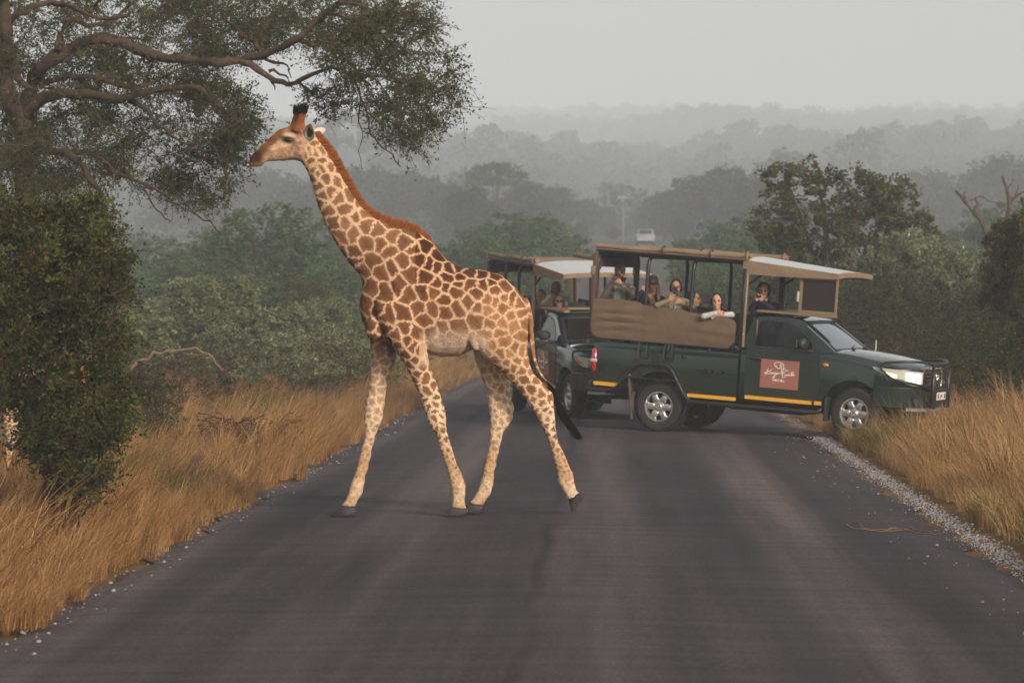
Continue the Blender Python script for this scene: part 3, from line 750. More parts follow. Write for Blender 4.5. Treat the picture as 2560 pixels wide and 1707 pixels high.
    o = link('tail_tuft', me, M_BLACKHAIR, root); o['kind'] = 'stuff'
    return root

gpos = Vector(((gx0 - 1280) / GS, GD, 0))
giraffe_main = giraffe('giraffe', [LEG_NF, LEG_FF, LEG_NH, LEG_FH], list(zip(HOOVES, (-.15, .15, -.145, .145))), gpos)
tag(giraffe_main, 'tall patterned giraffe with red-brown mane striding across the tar road', 'giraffe')
def shift(rows, dx, sy): return [((a[0] + dx, a[1]), (b[0] + dx, b[1]), sy * abs(y), w) for a, b, y, w in rows]
g2_legs = [LEG_NF, LEG_FF, shift(LEG_FH, 0, -1), shift(LEG_FH, -70, 1)]
g2_hoof = [(HOOVES[0], -.15), (HOOVES[1], .15), (HOOVES[3], -.145), ([(p[0] - 70, p[1]) for p in HOOVES[3]], .145)]
# ---------------------------------------------------------------- safari trucks (X forward, Y left, Z up, origin under the rear axle)
M_GREEN = mat('dark_green_paint', (.009, .022, .015), .12, spec=.5, coat=1.0, noise_amt=.12, noise_scale=3, dirt=((.16, .12, .085), .40, 1.0, .30))
M_BLACK = mat('black_steel', (.012, .012, .013), .38, noise_amt=.2, noise_scale=6)
M_PLASTIC = mat('black_plastic', (.018, .018, .019), .55, noise_amt=.2, noise_scale=10)
M_TYRE = mat('tyre_rubber', (.020, .017, .015), .85, noise_amt=.25, noise_scale=12, bump=.3, bump_scale=60)
M_RIM = mat('silver_rim', (.50, .49, .47), .32, metal=.75, noise_amt=.12, noise_scale=14)
M_DARKHOLE = mat('wheel_recess', (.010, .010, .010), .8)
M_YELLOW = mat('yellow_reflective_tape', (.80, .40, .03), .4, noise_amt=.08, noise_scale=9)
M_CANVAS = mat('khaki_canvas', (.150, .100, .060), .9, spec=.15, noise_amt=.16, noise_scale=4, bump=.35, bump_scale=7)
M_TAN = mat('tan_canvas', (.25, .17, .11), .9, spec=.15, noise_amt=.15, noise_scale=5, bump=.25, bump_scale=9)
M_TOP = mat('pale_roof_sheet', (.50, .50, .50), .6, noise_amt=.06, noise_scale=4)
M_MESH = mat('dark_mesh_screen', (.020, .014, .012), .8, noise_amt=.2, noise_scale=20)
M_BROWNIN = mat('brown_canvas_lining', (.10, .055, .028), .9, noise_amt=.2, noise_scale=6)
M_CHROME = mat('chrome', (.62, .60, .56), .15, metal=1.0)
M_RED = mat('red_lamp_lens', (.55, .02, .012), .15, coat=.5)
M_WLENS = mat('clear_lamp_lens', (.55, .50, .46), .15, coat=.5)
M_AMBER = mat('amber_lens', (.80, .20, .02), .25)
M_BULB = mat('lit_headlamp', (.9, .8, .6), .3, emit=(1.0, .86, .58), emit_s=2.6)
M_BULB2 = mat('lit_side_lamp', (.9, .75, .45), .3, emit=(1.0, .72, .32), emit_s=1.8)
M_PLATE = mat('number_plate_white', (.70, .62, .55), .5, noise_amt=.06)
M_MARK = mat('dark_print', (.03, .025, .03), .6)
M_SIGN = mat('terracotta_sign', (.32, .125, .085), .45, noise_amt=.07, noise_scale=4)
M_INK = mat('cream_ink', (.86, .80, .74), .5)
M_SEAT = mat('dark_seat_vinyl', (.022, .020, .019), .6, noise_amt=.2)
M_BRASS = mat('tan_trim', (.25, .165, .09), .5, noise_amt=.1)
M_FLAP = mat('muddy_flap', (.085, .052, .034), .9, noise_amt=.3, noise_scale=7)
M_UNDER = mat('underbody', (.012, .011, .010), .8, noise_amt=.3)
def m_glass(name='tinted_glass', ior=1.75, least=0.0):
    m = bpy.data.materials.new(name); m.use_nodes = True; n = m.node_tree.nodes; l = m.node_tree.links; n.remove(n['Principled BSDF'])
    t = n.new('ShaderNodeBsdfTransparent'); t.inputs[0].default_value = (.16, .18, .18, 1)
    g = n.new('ShaderNodeBsdfGlossy'); g.inputs['Roughness'].default_value = .04; g.inputs[0].default_value = (.95, .97, 1, 1)
    f = n.new('ShaderNodeFresnel'); f.inputs[0].default_value = ior
    mxm = n.new('ShaderNodeMath'); mxm.operation = 'MAXIMUM'; mxm.inputs[1].default_value = least; l.new(f.outputs[0], mxm.inputs[0])
    mx = n.new('ShaderNodeMixShader'); l.new(mxm.outputs[0], mx.inputs[0]); l.new(t.outputs[0], mx.inputs[1]); l.new(g.outputs[0], mx.inputs[2])
    l.new(mx.outputs[0], n['Material Output'].inputs['Surface']); return m
M_GLASS = m_glass()
M_SCREEN = m_glass('windscreen_glass', 2.6, .62)

def sidew(sy, off=0.0): return lambda x, z: (x, sy * (.885 + off), z)
def rounded(poly, r, n=4):
    out = []; m = len(poly)
    for i in range(m):
        p0, p1, p2 = (Vector(poly[i - 1]), Vector(poly[i]), Vector(poly[(i + 1) % m]))
        a, b = (p0 - p1), (p2 - p1); rr = min(r, a.length * .45, b.length * .45)
        A, B = p1 + a.normalized() * rr, p1 + b.normalized() * rr
        for k in range(n + 1):
            t = k / n; out.append(tuple((1 - t) ** 2 * A + 2 * t * (1 - t) * p1 + t * t * B))
    return out
def arc_path(pts, r=.12, n=5):
    """polyline with rounded corners"""
    pts = [Vector(p) for p in pts]; out = [pts[0]]
    for i in range(1, len(pts) - 1):
        a, b = pts[i - 1] - pts[i], pts[i + 1] - pts[i]; rr = min(r, a.length * .45, b.length * .45)
        A, B = pts[i] + a.normalized() * rr, pts[i] + b.normalized() * rr
        for k in range(n + 1):
            t = k / n; out.append((1 - t) ** 2 * A + 2 * t * (1 - t) * pts[i] + t * t * B)
    return out + [pts[-1]]

RW, FW = (0.0, .375), (3.19, .55)
def make_wheel(root, x, z, sy, steer=0.0):
    w = empty('wheel', (x, sy * .755, z), (0, 0, steer)); w.parent = root
    o = -1 if sy < 0 else 1                                    # outer side
    mb = MB(); mb.lathe([(.235, -.10 * o), (.30, -.118 * o), (.355, -.112 * o), (.378, -.085 * o), (.382, -.03 * o), (.382, .03 * o), (.378, .085 * o), (.355, .112 * o), (.30, .118 * o), (.235, .10 * o)], 40)
    for k in range(40):                                        # tread lugs
        a = 2 * math.pi * k / 40
        for yy, sh in ((-.055, 0), (.055, .5)):
            an = a + sh * 2 * math.pi / 40
            mb.box((.385 * math.cos(an), yy, .385 * math.sin(an)), (.016, .07, .034), M=Matrix.Rotation(-an, 3, 'Y'))
    mb.build('tyre', M_TYRE, w, sharp=35)
    mb = MB(); mb.lathe([(.236, .100 * o), (.236, .106 * o), (.224, .108 * o), (.212, .088 * o), (.206, -.08 * o)], 40)
    rim = mb.build('rim', M_RIM, w, sharp=30)
    # pressed face with six windows
    mb = MB(); n = 6
    for k in range(n):
        a0 = 2 * math.pi * k / n
        for (ri, ro, hin, hou, wd) in ((.06, .212, .075, .082, .34),):
            sec = []
            for t in (0, .3, .45, .6, .8, 1):
                r = ri + (ro - ri) * t; h = (hin + (hou - hin) * t + .018 * math.sin(math.pi * t)) * o
                half = float(np.interp(t, [0, .3, .55, .8, 1], [.53, .53, .36, .27, .36]))
                sec.append([Vector((r * math.cos(a0 + half * s), h - o * .012 * abs(s) ** 2, r * math.sin(a0 + half * s))) for s in (-1, -.5, 0, .5, 1)])
            mb.loft(sec, cap=False, closed=False)
    sp = mb.build('spoke', M_RIM, rim); md = sp.modifiers.new('s', 'SOLIDIFY'); md.thickness = .02
    mb = MB(); mb.lathe([(.0, .112 * o), (.04, .112 * o), (.05, .104 * o), (.062, .082 * o), (.085, .076 * o), (.10, .06 * o)], 20)
    mb.build('hub', M_RIM, rim)
    mb = MB(); mb.lathe([(0, .03 * o), (.207, .03 * o)], 24); mb.build('brake_disc', M_DARKHOLE, w)
    return w

def half_sec(X, w, zb, zs, zt, flare=0.0):
    pts = [(w - .10, zb), (w - .035, zb + .05), (w - .012 + flare, zb + .17), (w + flare, .92), (w - .004, zs - .10), (w - .018, zs - .03), (w - .055, zs + (zt - zs) * .35), (w * .72, zs + (zt - zs) * .8), (w * .3, zt)]
    L = [Vector((X, -y, z)) for y, z in pts]
    return L + [Vector((X, y, z)) for y, z in pts[::-1]]

# plan outline of the nose, right half, walking from the wing to the middle
NOSE = [(3.38, -.885), (3.55, -.878), (3.70, -.855), (3.84, -.81), (3.95, -.74), (4.03, -.64), (4.09, -.50), (4.125, -.30), (4.14, 0.0)]
_np = np.array(NOSE + [(x, -y) for x, y in NOSE[-2::-1]])
_ns = np.concatenate([[0], np.cumsum(np.linalg.norm(np.diff(_np, axis=0), axis=1))]); NLEN = _ns[-1]
def nose(t, z, off=0.0):
    """t in metres along the outline from the near wing"""
    e = .02; x, y = np.interp(t, _ns, _np[:, 0]), np.interp(t, _ns, _np[:, 1])
    dx = np.interp(min(t + e, NLEN), _ns, _np[:, 0]) - np.interp(max(t - e, 0), _ns, _np[:, 0]); dy = np.interp(min(t + e, NLEN), _ns, _np[:, 1]) - np.interp(max(t - e, 0), _ns, _np[:, 1])
    L = math.hypot(dx, dy); return Vector((x + off * dy / L, y - off * dx / L, z))
def t_at(y):   # outline parameter where the front passes lateral position y
    return float(np.interp(y, _np[:, 1], _ns))
def nose_patch(mb, t0, t1, zlo, zhi, off0, off1, nt=14, nz=4):
    """curved panel between zlo(t) and zhi(t), from depth off0 (back) to off1 (face)"""
    g = []
    for off in (off0, off1):
        rows = []
        for j in range(nz + 1):
            rows.append([nose(t0 + (t1 - t0) * i / nt, zlo(i / nt) + (zhi(i / nt) - zlo(i / nt)) * j / nz, off) for i in range(nt + 1)])
        g.append(rows)
    V = [p for rows in g for r in rows for p in r]; W = nt + 1; Hh = (nz + 1) * W; Fs = []
    for j in range(nz):
        for i in range(nt):
            a = j * W + i; Fs += [(Hh + a, Hh + a + 1, Hh + a + W + 1, Hh + a + W), (a, a + W, a + W + 1, a + 1)]
    for i in range(nt):
        Fs += [(i, i + 1, Hh + i + 1, Hh + i), (nz * W + i, Hh + nz * W + i, Hh + nz * W + i + 1, nz * W + i + 1)]
    for j in range(nz):
        a = j * W; b = a + nt; Fs += [(a, Hh + a, Hh + a + W, a + W), (b, b + W, Hh + b + W, Hh + b)]
    mb.add(V, Fs)

def script_strokes():
    """the lettering and the line drawing on the sign, in units of its width (u right, v up)"""
    S = []
    def st(*p): S.append(list(p))
    # elephant's head and trunk
    st((.43, .77), (.37, .79), (.345, .84), (.36, .89), (.41, .925), (.47, .925), (.55, .90), (.59, .86), (.60, .80), (.60, .72))
    st((.345, .84), (.37, .80), (.42, .72), (.47, .70), (.50, .73), (.51, .80), (.51, .88))
    st((.51, .74), (.55, .70), (.60, .69), (.66, .71)); st((.55, .86), (.545, .80), (.55, .75))
    st((.545, .70), (.55, .62), (.555, .54)); st((.585, .70), (.58, .62), (.57, .54), (.555, .53)); st((.40, .81), (.39, .77))
    # K r u g e r
    st((.20, .68), (.17, .55), (.13, .43)); st((.30, .65), (.20, .57), (.10, .51)); st((.10, .51), (.18, .51), (.25, .49))
    st((.25, .49), (.26, .55), (.27, .54), (.28, .55)); st((.28, .55), (.29, .50), (.31, .50), (.325, .55), (.33, .51), (.345, .51))
    st((.40, .55), (.36, .55), (.355, .51), (.385, .51), (.40, .55), (.39, .45), (.37, .37), (.34, .35), (.33, .38), (.36, .43), (.42, .50))
    st((.42, .50), (.45, .53), (.44, .56), (.42, .54), (.43, .51), (.47, .51)); st((.47, .51), (.48, .55), (.50, .54), (.53, .55))
    # G a t e
    st((.73, .66), (.68, .66), (.61, .58), (.57, .48), (.58, .41), (.62, .41), (.68, .47), (.70, .51), (.63, .51))
    st((.76, .53), (.72, .53), (.71, .49), (.74, .49), (.76, .53), (.76, .49), (.79, .50)); st((.83, .64), (.81, .54), (.81, .48), (.84, .49)); st((.78, .59), (.87, .60))
    st((.84, .50), (.87, .52), (.86, .55), (.83, .53), (.84, .49), (.90, .52))
    # HOTEL
    x = .345
    for ch in 'HOTEL':
        a, b, t, m = x, x + .038, .315, .255
        c = (t + m) / 2
        if ch == 'H': st((a, t), (a, m)); st((b, t), (b, m)); st((a, c), (b, c))
        if ch == 'O': st((a, t), (b, t), (b, m), (a, m), (a, t))
        if ch == 'T': st((a, t), (b, t)); st(((a + b) / 2, t), ((a + b) / 2, m))
        if ch == 'E': st((b, t), (a, t), (a, m), (b, m)); st((a, c), (b, c))
        if ch == 'L': st((a, t), (a, m), (b, m))
        x += .066
    return S

def make_truck():
    root = empty('safari_truck')
    # ---- cab and nose
    secs = [(1.31, .872, .58, 1.40, 1.42), (1.8, .885, .58, 1.41, 1.43), (2.45, .885, .58, 1.425, 1.45), (2.62, .885, .58, 1.425, 1.475), (2.8, .886, .60, 1.42, 1.505), (3.0, .888, .62, 1.405, 1.50), (3.2, .89, .64, 1.38, 1.48), (3.4, .885, .66, 1.35, 1.455), (3.55, .878, .68, 1.325, 1.435), (3.70, .855, .70, 1.30, 1.41), (3.84, .81, .70, 1.275, 1.385), (3.95, .74, .70, 1.255, 1.36), (4.03, .64, .70, 1.235, 1.335), (4.07, .55, .72, 1.21, 1.31), (4.085, .50, .74, 1.18, 1.27)]
    mb = MB(); mb.loft([half_sec(X, w, zb, zs, zt, .012 * math.exp(-((X - 3.19) / .45) ** 2)) for X, w, zb, zs, zt in secs])
    me = mb.mesh('cab_lower')
    cut = MB()
    for sy in (-1, 1): cut.lathe([(0, sy * .52), (.49, sy * .52), (.49, sy * 1.1), (0, sy * 1.1)], 36, c=(FW[0] - .04, 0, FW[1] + .015))
    me = boolean(me, cut.mesh('cut', smooth=False)); me.polygons.foreach_set('use_smooth', np.ones(len(me.polygons), bool)); me.set_sharp_from_angle(angle=R(35))
    cab = link('cab', me, M_GREEN, root)
    # ---- greenhouse: roof, window frames, glass
    mb = MB(); rs = []
    for X, w, z in ((1.40, .70, 1.875), (1.46, .73, 1.90), (1.7, .745, 1.925), (2.0, .745, 1.925), (2.18, .735, 1.905), (2.26, .715, 1.875)):
        rs.append([Vector((X, -w - .012, z - .045)), Vector((X, -w, z - .01)), Vector((X, -w * .8, z + .012)), Vector((X, 0, z + .02)), Vector((X, w * .8, z + .012)), Vector((X, w, z - .01)), Vector((X, w + .012, z - .045)), Vector((X, 0, z - .05))])
    mb.loft(rs); mb.build('roof', M_GREEN, cab)
    out = [(1.31, 1.405), (1.36, 1.60), (1.44, 1.83), (1.48, 1.88), (1.75, 1.90), (2.0, 1.90), (2.24, 1.86), (2.50, 1.68), (2.70, 1.54), (2.84, 1.43), (2.50, 1.405), (2.0, 1.405)]
    inn = [(1.49, 1.44), (1.50, 1.60), (1.52, 1.80), (1.55, 1.845), (1.75, 1.855), (1.98, 1.85), (2.16, 1.79), (2.36, 1.64), (2.44, 1.56), (2.46, 1.44), (2.30, 1.44), (2.0, 1.44)]
    for sy in (-1, 1):
        def fy(off, sy=sy): return lambda x, z: (x, sy * (.868 - (z - 1.405) * .255 + off), z)
        mb = MB(); mb.ring(out, inn, fy(0), fy(-.05)); door_f = mb.build('window_frame', M_GREEN, cab)
        big = [(x + (x - 1.98) * .02, z + (z - 1.65) * .03) for x, z in inn]
        mb = MB(); mb.ring(big, [(x - (x - 1.98) * .03, z - (z - 1.65) * .05) for x, z in inn], fy(.004), fy(-.02)); mb.build('window_seal', M_PLASTIC, door_f)
        mb = MB(); mb.prism(inn, fy(-.012), fy(-.018)); mb.build('window_glass', M_GLASS, door_f, smooth=False)
        mb = MB(); mb.box((1.515, sy * .80, 1.645), (.016, .012, .40)); mb.build('window_bar', M_BRASS, door_f)
    def ws(u, v):   # windscreen surface: u across -1..1, v 0 bottom 1 top
        w = .80 - .13 * v; bow = 1 - u * u
        return (2.80 + .13 * bow - (2.80 + .13 * bow - 2.20 - .06 * bow) * v, u * w, 1.455 + .02 * bow + (.43) * v - .05 * v * v + .02 * v)
    us = [-1 + k / 6 for k in range(13)]
    mb = MB(); mb.loft([[Vector(ws(u * .97, v)) for u in us] for v in (.05, .3, .55, .8, .97)], cap=False, closed=False); mb.build('windscreen', M_SCREEN, cab)
    o2 = [(u, 0.0) for u in us] + [(1, v) for v in (.33, .66)] + [(u, 1.0) for u in us[::-1]] + [(-1, v) for v in (.66, .33)]
    i2 = [(u * .93, .07) for u in us] + [(.93, v) for v in (.34, .66)] + [(u * .92, .93) for u in us[::-1]] + [(-.93, v) for v in (.66, .34)]
    mb = MB(); mb.ring(o2, i2, lambda u, v: tuple(Vector(ws(u, v)) + Vector((.008, 0, .008))), lambda u, v: tuple(Vector(ws(u, v)) - Vector((.02, 0, .02)))); mb.build('windscreen_seal', M_PLASTIC, cab)
    mb = MB(); mb.prism([(-.82, 1.40), (.82, 1.40), (.70, 1.88), (-.70, 1.88)], lambda y, z: (1.335 + (z - 1.4) * .16, y, z), lambda y, z: (1.365 + (z - 1.4) * .16, y, z)); mb.build('rear_wall', M_GREEN, cab)
    for yy in (-.42, .15):
        mb = MB(); mb.tube([(2.99, yy - .05, 1.505), (2.93, yy + .02, 1.535), (2.88, yy + .30, 1.552)], .009, 6); mb.box((2.97, yy - .03, 1.51), (.05, .05, .03)); mb.build('wiper', M_PLASTIC, cab)
    mb = MB()
    for yy in (-.36, .36):
        mb.box((1.75, yy, 1.42), (.42, .46, .16), bev=.04); mb.box((1.52, yy, 1.56), (.12, .46, .40), bev=.04); mb.box((1.50, yy, 1.80), (.08, .24, .14), bev=.03)
    mb.build('cab_seat', M_SEAT, cab)
    mb = MB(); c = Vector((2.33, -.36, 1.52)); mb.tube([c + Vector((.06 * math.sin(a), .17 * math.cos(a), .16 * math.sin(a))) for a in [2 * math.pi * k / 18 for k in range(18)]], .014, 6, closed=True); mb.tube([c, c + Vector((.2, 0, -.1))], .02, 6); mb.build('steering_wheel', M_PLASTIC, cab)
    mb = MB(); mb.box((2.62, 0, 1.44), (.34, 1.5, .10), bev=.04); mb.build('dashboard', M_PLASTIC, cab)
    # ---- doors with handle and mirror
    for sy in (-1, 1):
        dp = rounded([(1.41, .66), (1.395, 1.0), (1.40, 1.402), (2.575, 1.41), (2.60, 1.20), (2.59, .86), (2.50, .66)], .05)
        def dw(z): return .886 - max(0, .76 - z) * .12 - max(0, z - 1.3) * .16
        mb = MB(); mb.prism(dp, lambda x, z: (x, sy * (dw(z) + .008), z), lambda x, z: (x, sy * (dw(z) - .03), z)); door = mb.build('door', M_GREEN, cab, sharp=30)
        mb = MB(); mb.ring([(x + (x - 2) * .016, z + (z - 1.05) * .028) for x, z in dp], dp, lambda x, z: (x, sy * (dw(z) + .002), z), lambda x, z: (x, sy * (dw(z) - .03), z)); mb.build('door_gap', M_UNDER, door)
        mb = MB(); mb.box((1.56, sy * .91, 1.262), (.20, .03, .032), bev=.012); mb.build('handle', M_PLASTIC, door)
        mb = MB(); mb.ball((1.58, sy * .888, 1.275), (.07, .012, .045)); mb.build('handle_recess', M_UNDER, door)
        mb = MB(); mb.box((2.35, sy * 1.02, 1.545), (.13, .22, .17), bev=.05); mir = mb.build('mirror', M_PLASTIC, door)
        mb = MB(); mb.box((2.43, sy * .92, 1.44), (.08, .10, .06), bev=.02); mb.tube([(2.42, sy * .90, 1.43), (2.38, sy * .98, 1.49)], .02, 6); mb.build('mirror_arm', M_PLASTIC, mir)
        mb = MB(); mb.box((2.277, sy * 1.02, 1.545), (.012, .17, .125)); mb.build('mirror_glass', M_CHROME, mir)
        # sign
        mb = MB(); mb.box((1.965, sy * .8985, 1.045), (.62, .005, .435)); sg = mb.build('hotel_sign', M_SIGN, door); sg['label'] = 'terracotta square with cream line drawing and lettering'
        mb = MB()
        for s in script_strokes():
            pts = [Vector((1.655 + .62 * u if sy < 0 else 2.275 - .62 * u, sy * .9035, .8275 + .435 * v)) for u, v in s]
            for a, b in zip(pts[:-1], pts[1:]):
                d = (b - a); L = d.length
                if L < 1e-6: continue
                ang = math.atan2(d.z, d.x); mb.box((a + b) / 2, (L + .006, .003, .0105), M=Matrix.Rotation(-ang, 3, 'Y'))
        mb.build('lettering', M_INK, sg, smooth=False)
        # yellow tape in lengths
        for x0, x1, za, zbm in ((-1.12, -.68, .655, .655), (.47, 1.27, .60, .605), (1.42, 2.50, .655, .655), (2.545, 2.66, .66, .66)):
            yy = .897 if x0 > 1.3 and x0 < 2.52 else .893
            if x0 < 1.3: yy = .892
            mb = MB(); mb.prism(rounded([(x0, za - .028), (x0, za + .028), (x1, zbm + .028), (x1, zbm - .028)], .008, 2), lambda x, z: (x, sy * (yy - max(0, .76 - z) * .08 + .004), z), lambda x, z: (x, sy * (yy - .03), z)); mb.build('yellow_tape', M_YELLOW, root)
        mb = MB(); mb.ball((2.69, sy * .892, 1.25), (.045, .016, .026)); mb.build('indicator', M_AMBER, cab)
        mb = MB(); mb.box((2.73, sy * .80, .58), (.03, .26, .36), bev=.01); mb.build('mud_flap', M_UNDER, root)
        mb = MB(); mb.box((-.47, sy * .80, .50), (.03, .28, .72), M=Matrix.Rotation(R(-8), 3, 'Y'), bev=.01); mb.build('mud_flap', M_FLAP, root)
        # running board
        mb = MB(); mb.tube([(.50, sy * .93, .50), (2.60, sy * .93, .52), (2.66, sy * .88, .56)], .034, 10); mb.box((1.55, sy * .88, .515), (2.05, .12, .02), bev=.008); mb.build('side_step', M_BLACK, root)
        # tube guard over the rear wheel
        pth = arc_path([(-1.22, sy * .93, .56), (-.74, sy * .93, .56), (-.42, sy * .93, 1.01), (.16, sy * .93, 1.04), (.43, sy * .93, .60), (.56, sy * .93, .50)], .14)
        mb = MB(); mb.tube(pth, .027, 10); mb.box((-.08, sy * .93, .80), (.92, .05, .018)); mb.build('wheel_guard', M_BLACK, root)
        mb = MB(); mb.lathe([(.42, sy * .60), (.47, sy * .62), (.475, sy * .885), (.455, sy * .89)], 40, c=(0, 0, .47)); mb.build('wheel_arch', M_UNDER, root)
        for xx in (-.38, .05):     # climbing loops under the rail
            mb = MB(); mb.tube(arc_path([(xx, sy * .90, 1.36), (xx, sy * .94, 1.10), (xx + .13, sy * .94, 1.10), (xx + .13, sy * .90, 1.36)], .05), .013, 8); mb.build('step_loop', M_BLACK, root)
        # tail lamp
        mb = MB(); mb.box((-1.135, sy * .845, 1.02), (.10, .10, .38), bev=.035); tl = mb.build('tail_lamp', M_RED, root)
        mb = MB(); mb.box((-1.14, sy * .852, 1.01), (.108, .10, .05), bev=.01); mb.build('reverse_lens', M_WLENS, tl)
    # ---- load bed
    bs = []
    for X in (-1.15, -1.10, -.9, -.6, -.3, 0, .3, .6, .9, 1.2, 1.27):
        fl = .014 * math.exp(-(X / .5) ** 2); w = .865 if X < -1.12 else .875
        pts = [(w - .08, .60), (w - .02, .66), (w + fl, .80), (w + fl, 1.0), (w + .002, 1.2), (w - .01, 1.29), (w - .03, 1.325)]
        bs.append([Vector((X, -y, z)) for y, z in pts] + [Vector((X, y, z)) for y, z in pts[::-1]])
    mb = MB(); mb.loft(bs); me = mb.mesh('bed'); cut = MB()
    for sy in (-1, 1): cut.lathe([(0, sy * .5), (.465, sy * .5), (.465, sy * 1.1), (0, sy * 1.1)], 36, c=(0, 0, .47))
    me = boolean(me, cut.mesh('cut', smooth=False)); me.polygons.foreach_set('use_smooth', np.ones(len(me.polygons), bool)); me.set_sharp_from_angle(angle=R(35))
    link('load_bed', me, M_GREEN, root)
    mb = MB(); mb.box((-1.20, 0, .62), (.10, 1.6, .14), bev=.03); mb.build('rear_bumper', M_BLACK, root)
    mb = MB()
    for sy in (-1, 1): mb.box((1.4, sy * .38, .56), (5.0, .10, .16))
    mb.box((0, 0, .40), (.16, 1.36, .16), bev=.05); mb.box((3.1, 0, .56), (.2, 1.3, .14)); mb.box((1.5, .1, .50), (1.3, .5, .2), bev=.05); mb.ball((0, .1, .38), (.18, .2, .18)); mb.box((-.75, 0, .50), (.5, .7, .2), bev=.06)
    mb.build('chassis', M_UNDER, root)
    for x, z in (RW, FW):
        for sy in (-1, 1): make_wheel(root, x, z, sy, R(-6) if x > 1 else 0.0)
    # ---- nose: grille, lamps, bumper, plate, bull bar
    tA, tB = t_at(-.46), t_at(.46)
    mb = MB(); nose_patch(mb, tA, tB, lambda s: 1.02, lambda s: 1.275 + .02 * math.sin(math.pi * s), -.06, .004); gr = mb.build('grille', M_UNDER, root)
    for zc in (1.245, 1.185, 1.125, 1.065):
        mb = MB(); nose_patch(mb, tA + .03, tB - .03, lambda s: zc - .012, lambda s: zc + .012, .0, .022, nz=1); mb.build('grille_bar', M_CHROME, gr)
    mb = MB(); pth = [nose(tA + (tB - tA) * k / 10, 1.285 + .01 * math.sin(math.pi * k / 10), .015) for k in range(11)] + [nose(tB - .05, 1.02, .02)] + [nose(tB - .05 - (tB - tA - .10) * k / 10, 1.01, .02) for k in range(11)]
    mb.tube(pth, .016, 8, closed=True); mb.build('grille_surround', M_CHROME, gr)
    mb = MB(); c = nose(NLEN / 2, 1.165, .035)
    for ry, rz, cz in ((.085, .06, 0), (.03, .055, 0), (.06, .024, .028)):
        mb.tube([c + Vector((0, ry * math.cos(a), cz + rz * math.sin(a))) for a in [2 * math.pi * k / 24 for k in range(24)]], .0075, 6, closed=True)
    mb.build('emblem', M_CHROME, gr)
    for sgn in (-1, 1):
        T = (lambda t: t) if sgn < 0 else (lambda t: NLEN - t)
        t0, t1 = .06, t_at(-.49)
        def zhi(s): return 1.305 - .06 * s - .02 * (1 - s)
        def zlo(s): return 1.27 - .24 * min(1, s * 1.35) ** .8 + .0 * s
        mb = MB(); nose_patch(mb, T(t0), T(t1), zlo, zhi, -.03, .016, nt=16); hl = mb.build('headlight', M_WLENS, root)
        def sub(a, b, f0, f1):
            return (lambda s: zlo(a + (b - a) * s) + (zhi(a + (b - a) * s) - zlo(a + (b - a) * s)) * f0), (lambda s: zlo(a + (b - a) * s) + (zhi(a + (b - a) * s) - zlo(a + (b - a) * s)) * f1)
        lo, hi = sub(.60, .93, .14, .84); mb = MB(); nose_patch(mb, T(t0 + (t1 - t0) * .60), T(t0 + (t1 - t0) * .93), lo, hi, .0, .021, nt=8); mb.build('headlamp_bulb', M_BULB, hl)
        lo, hi = sub(.24, .44, .08, .5); mb = MB(); nose_patch(mb, T(t0 + (t1 - t0) * .24), T(t0 + (t1 - t0) * .44), lo, hi, .0, .021, nt=5, nz=2); mb.build('side_bulb', M_BULB2, hl)
        c = nose(t_at(sgn * .64), .83, .055); nrm = (nose(t_at(sgn * .64), .83, .2) - c).normalized()
        mb = MB(); M3 = nrm.to_track_quat('X', 'Z').to_matrix()
        mb2 = MB(); mb2.lathe([(.0, -.01), (.05, .0), (.055, .012), (.072, .016), (.078, 0)], 18, axis='X'); mb.add([M3 @ Vector(p) + c for p in mb2.v], mb2.f); mb.build('fog_lamp', M_PLASTIC, root)
    mb = MB(); nose_patch(mb, .10, NLEN - .10, lambda s: .70, lambda s: 1.0 - .02 * math.cos(2 * math.pi * s), -.05, .045, nt=30, nz=5); bu = mb.build('front_bumper', M_GREEN, root)
    mb = MB(); nose_patch(mb, t_at(-.42), t_at(.42), lambda s: .72, lambda s: .83, .02, .052, nz=2); mb.build('air_intake', M_UNDER, bu)
    mb = MB(); nose_patch(mb, t_at(-.75), t_at(.75), lambda s: .655, lambda s: .70, -.05, .06, nt=20, nz=1); mb.build('skid_lip', M_RIM, bu)
    mb = MB(); mb.box((4.245, .06, .885), (.012, .46, .115), bev=.004); pl = mb.build('number_plate', M_PLATE, root); pl['label'] = 'white plate with dark worn characters'
    for yy, ww, hh in ((-.12, .02, .07), (-.08, .02, .07), (.035, .03, .055), (.07, .015, .05), (.21, .02, .07), (.25, .02, .07)):
        mb = MB(); mb.box((4.253, yy, .885), (.004, ww, hh)); mb.build('plate_mark', M_MARK, pl)
    # bull bar
    bb = empty('bull_bar'); bb.parent = root
    for sgn in (-1, 1):
        mb = MB()
        mb.prism(rounded([(4.30, .70), (4.24, 1.36), (4.15, 1.43), (4.12, 1.42), (4.20, 1.34), (4.20, .70)], .03, 3), lambda x, z: (x, sgn * .37 - .006, z), lambda x, z: (x, sgn * .37 + .006, z))
        mb.tube(arc_path([(4.245, sgn * .335, .72), (4.23, sgn * .335, 1.33), (4.13, sgn * .335, 1.43)], .10), .018, 8); mb.box((4.25, sgn * .40, .98), (.05, .09, .55), bev=.015); mb.build('upright', M_BLACK, bb)
    mb = MB(); mb.tube([(4.20, -.37, 1.37), (4.22, 0, 1.375), (4.20, .37, 1.37)], .022, 10); mb.build('cross_tube', M_BLACK, bb)
    mb = MB(); mb.box((4.24, 0, .97), (.04, .78, .06), bev=.015); mb.build('cross_plate', M_BLACK, bb)
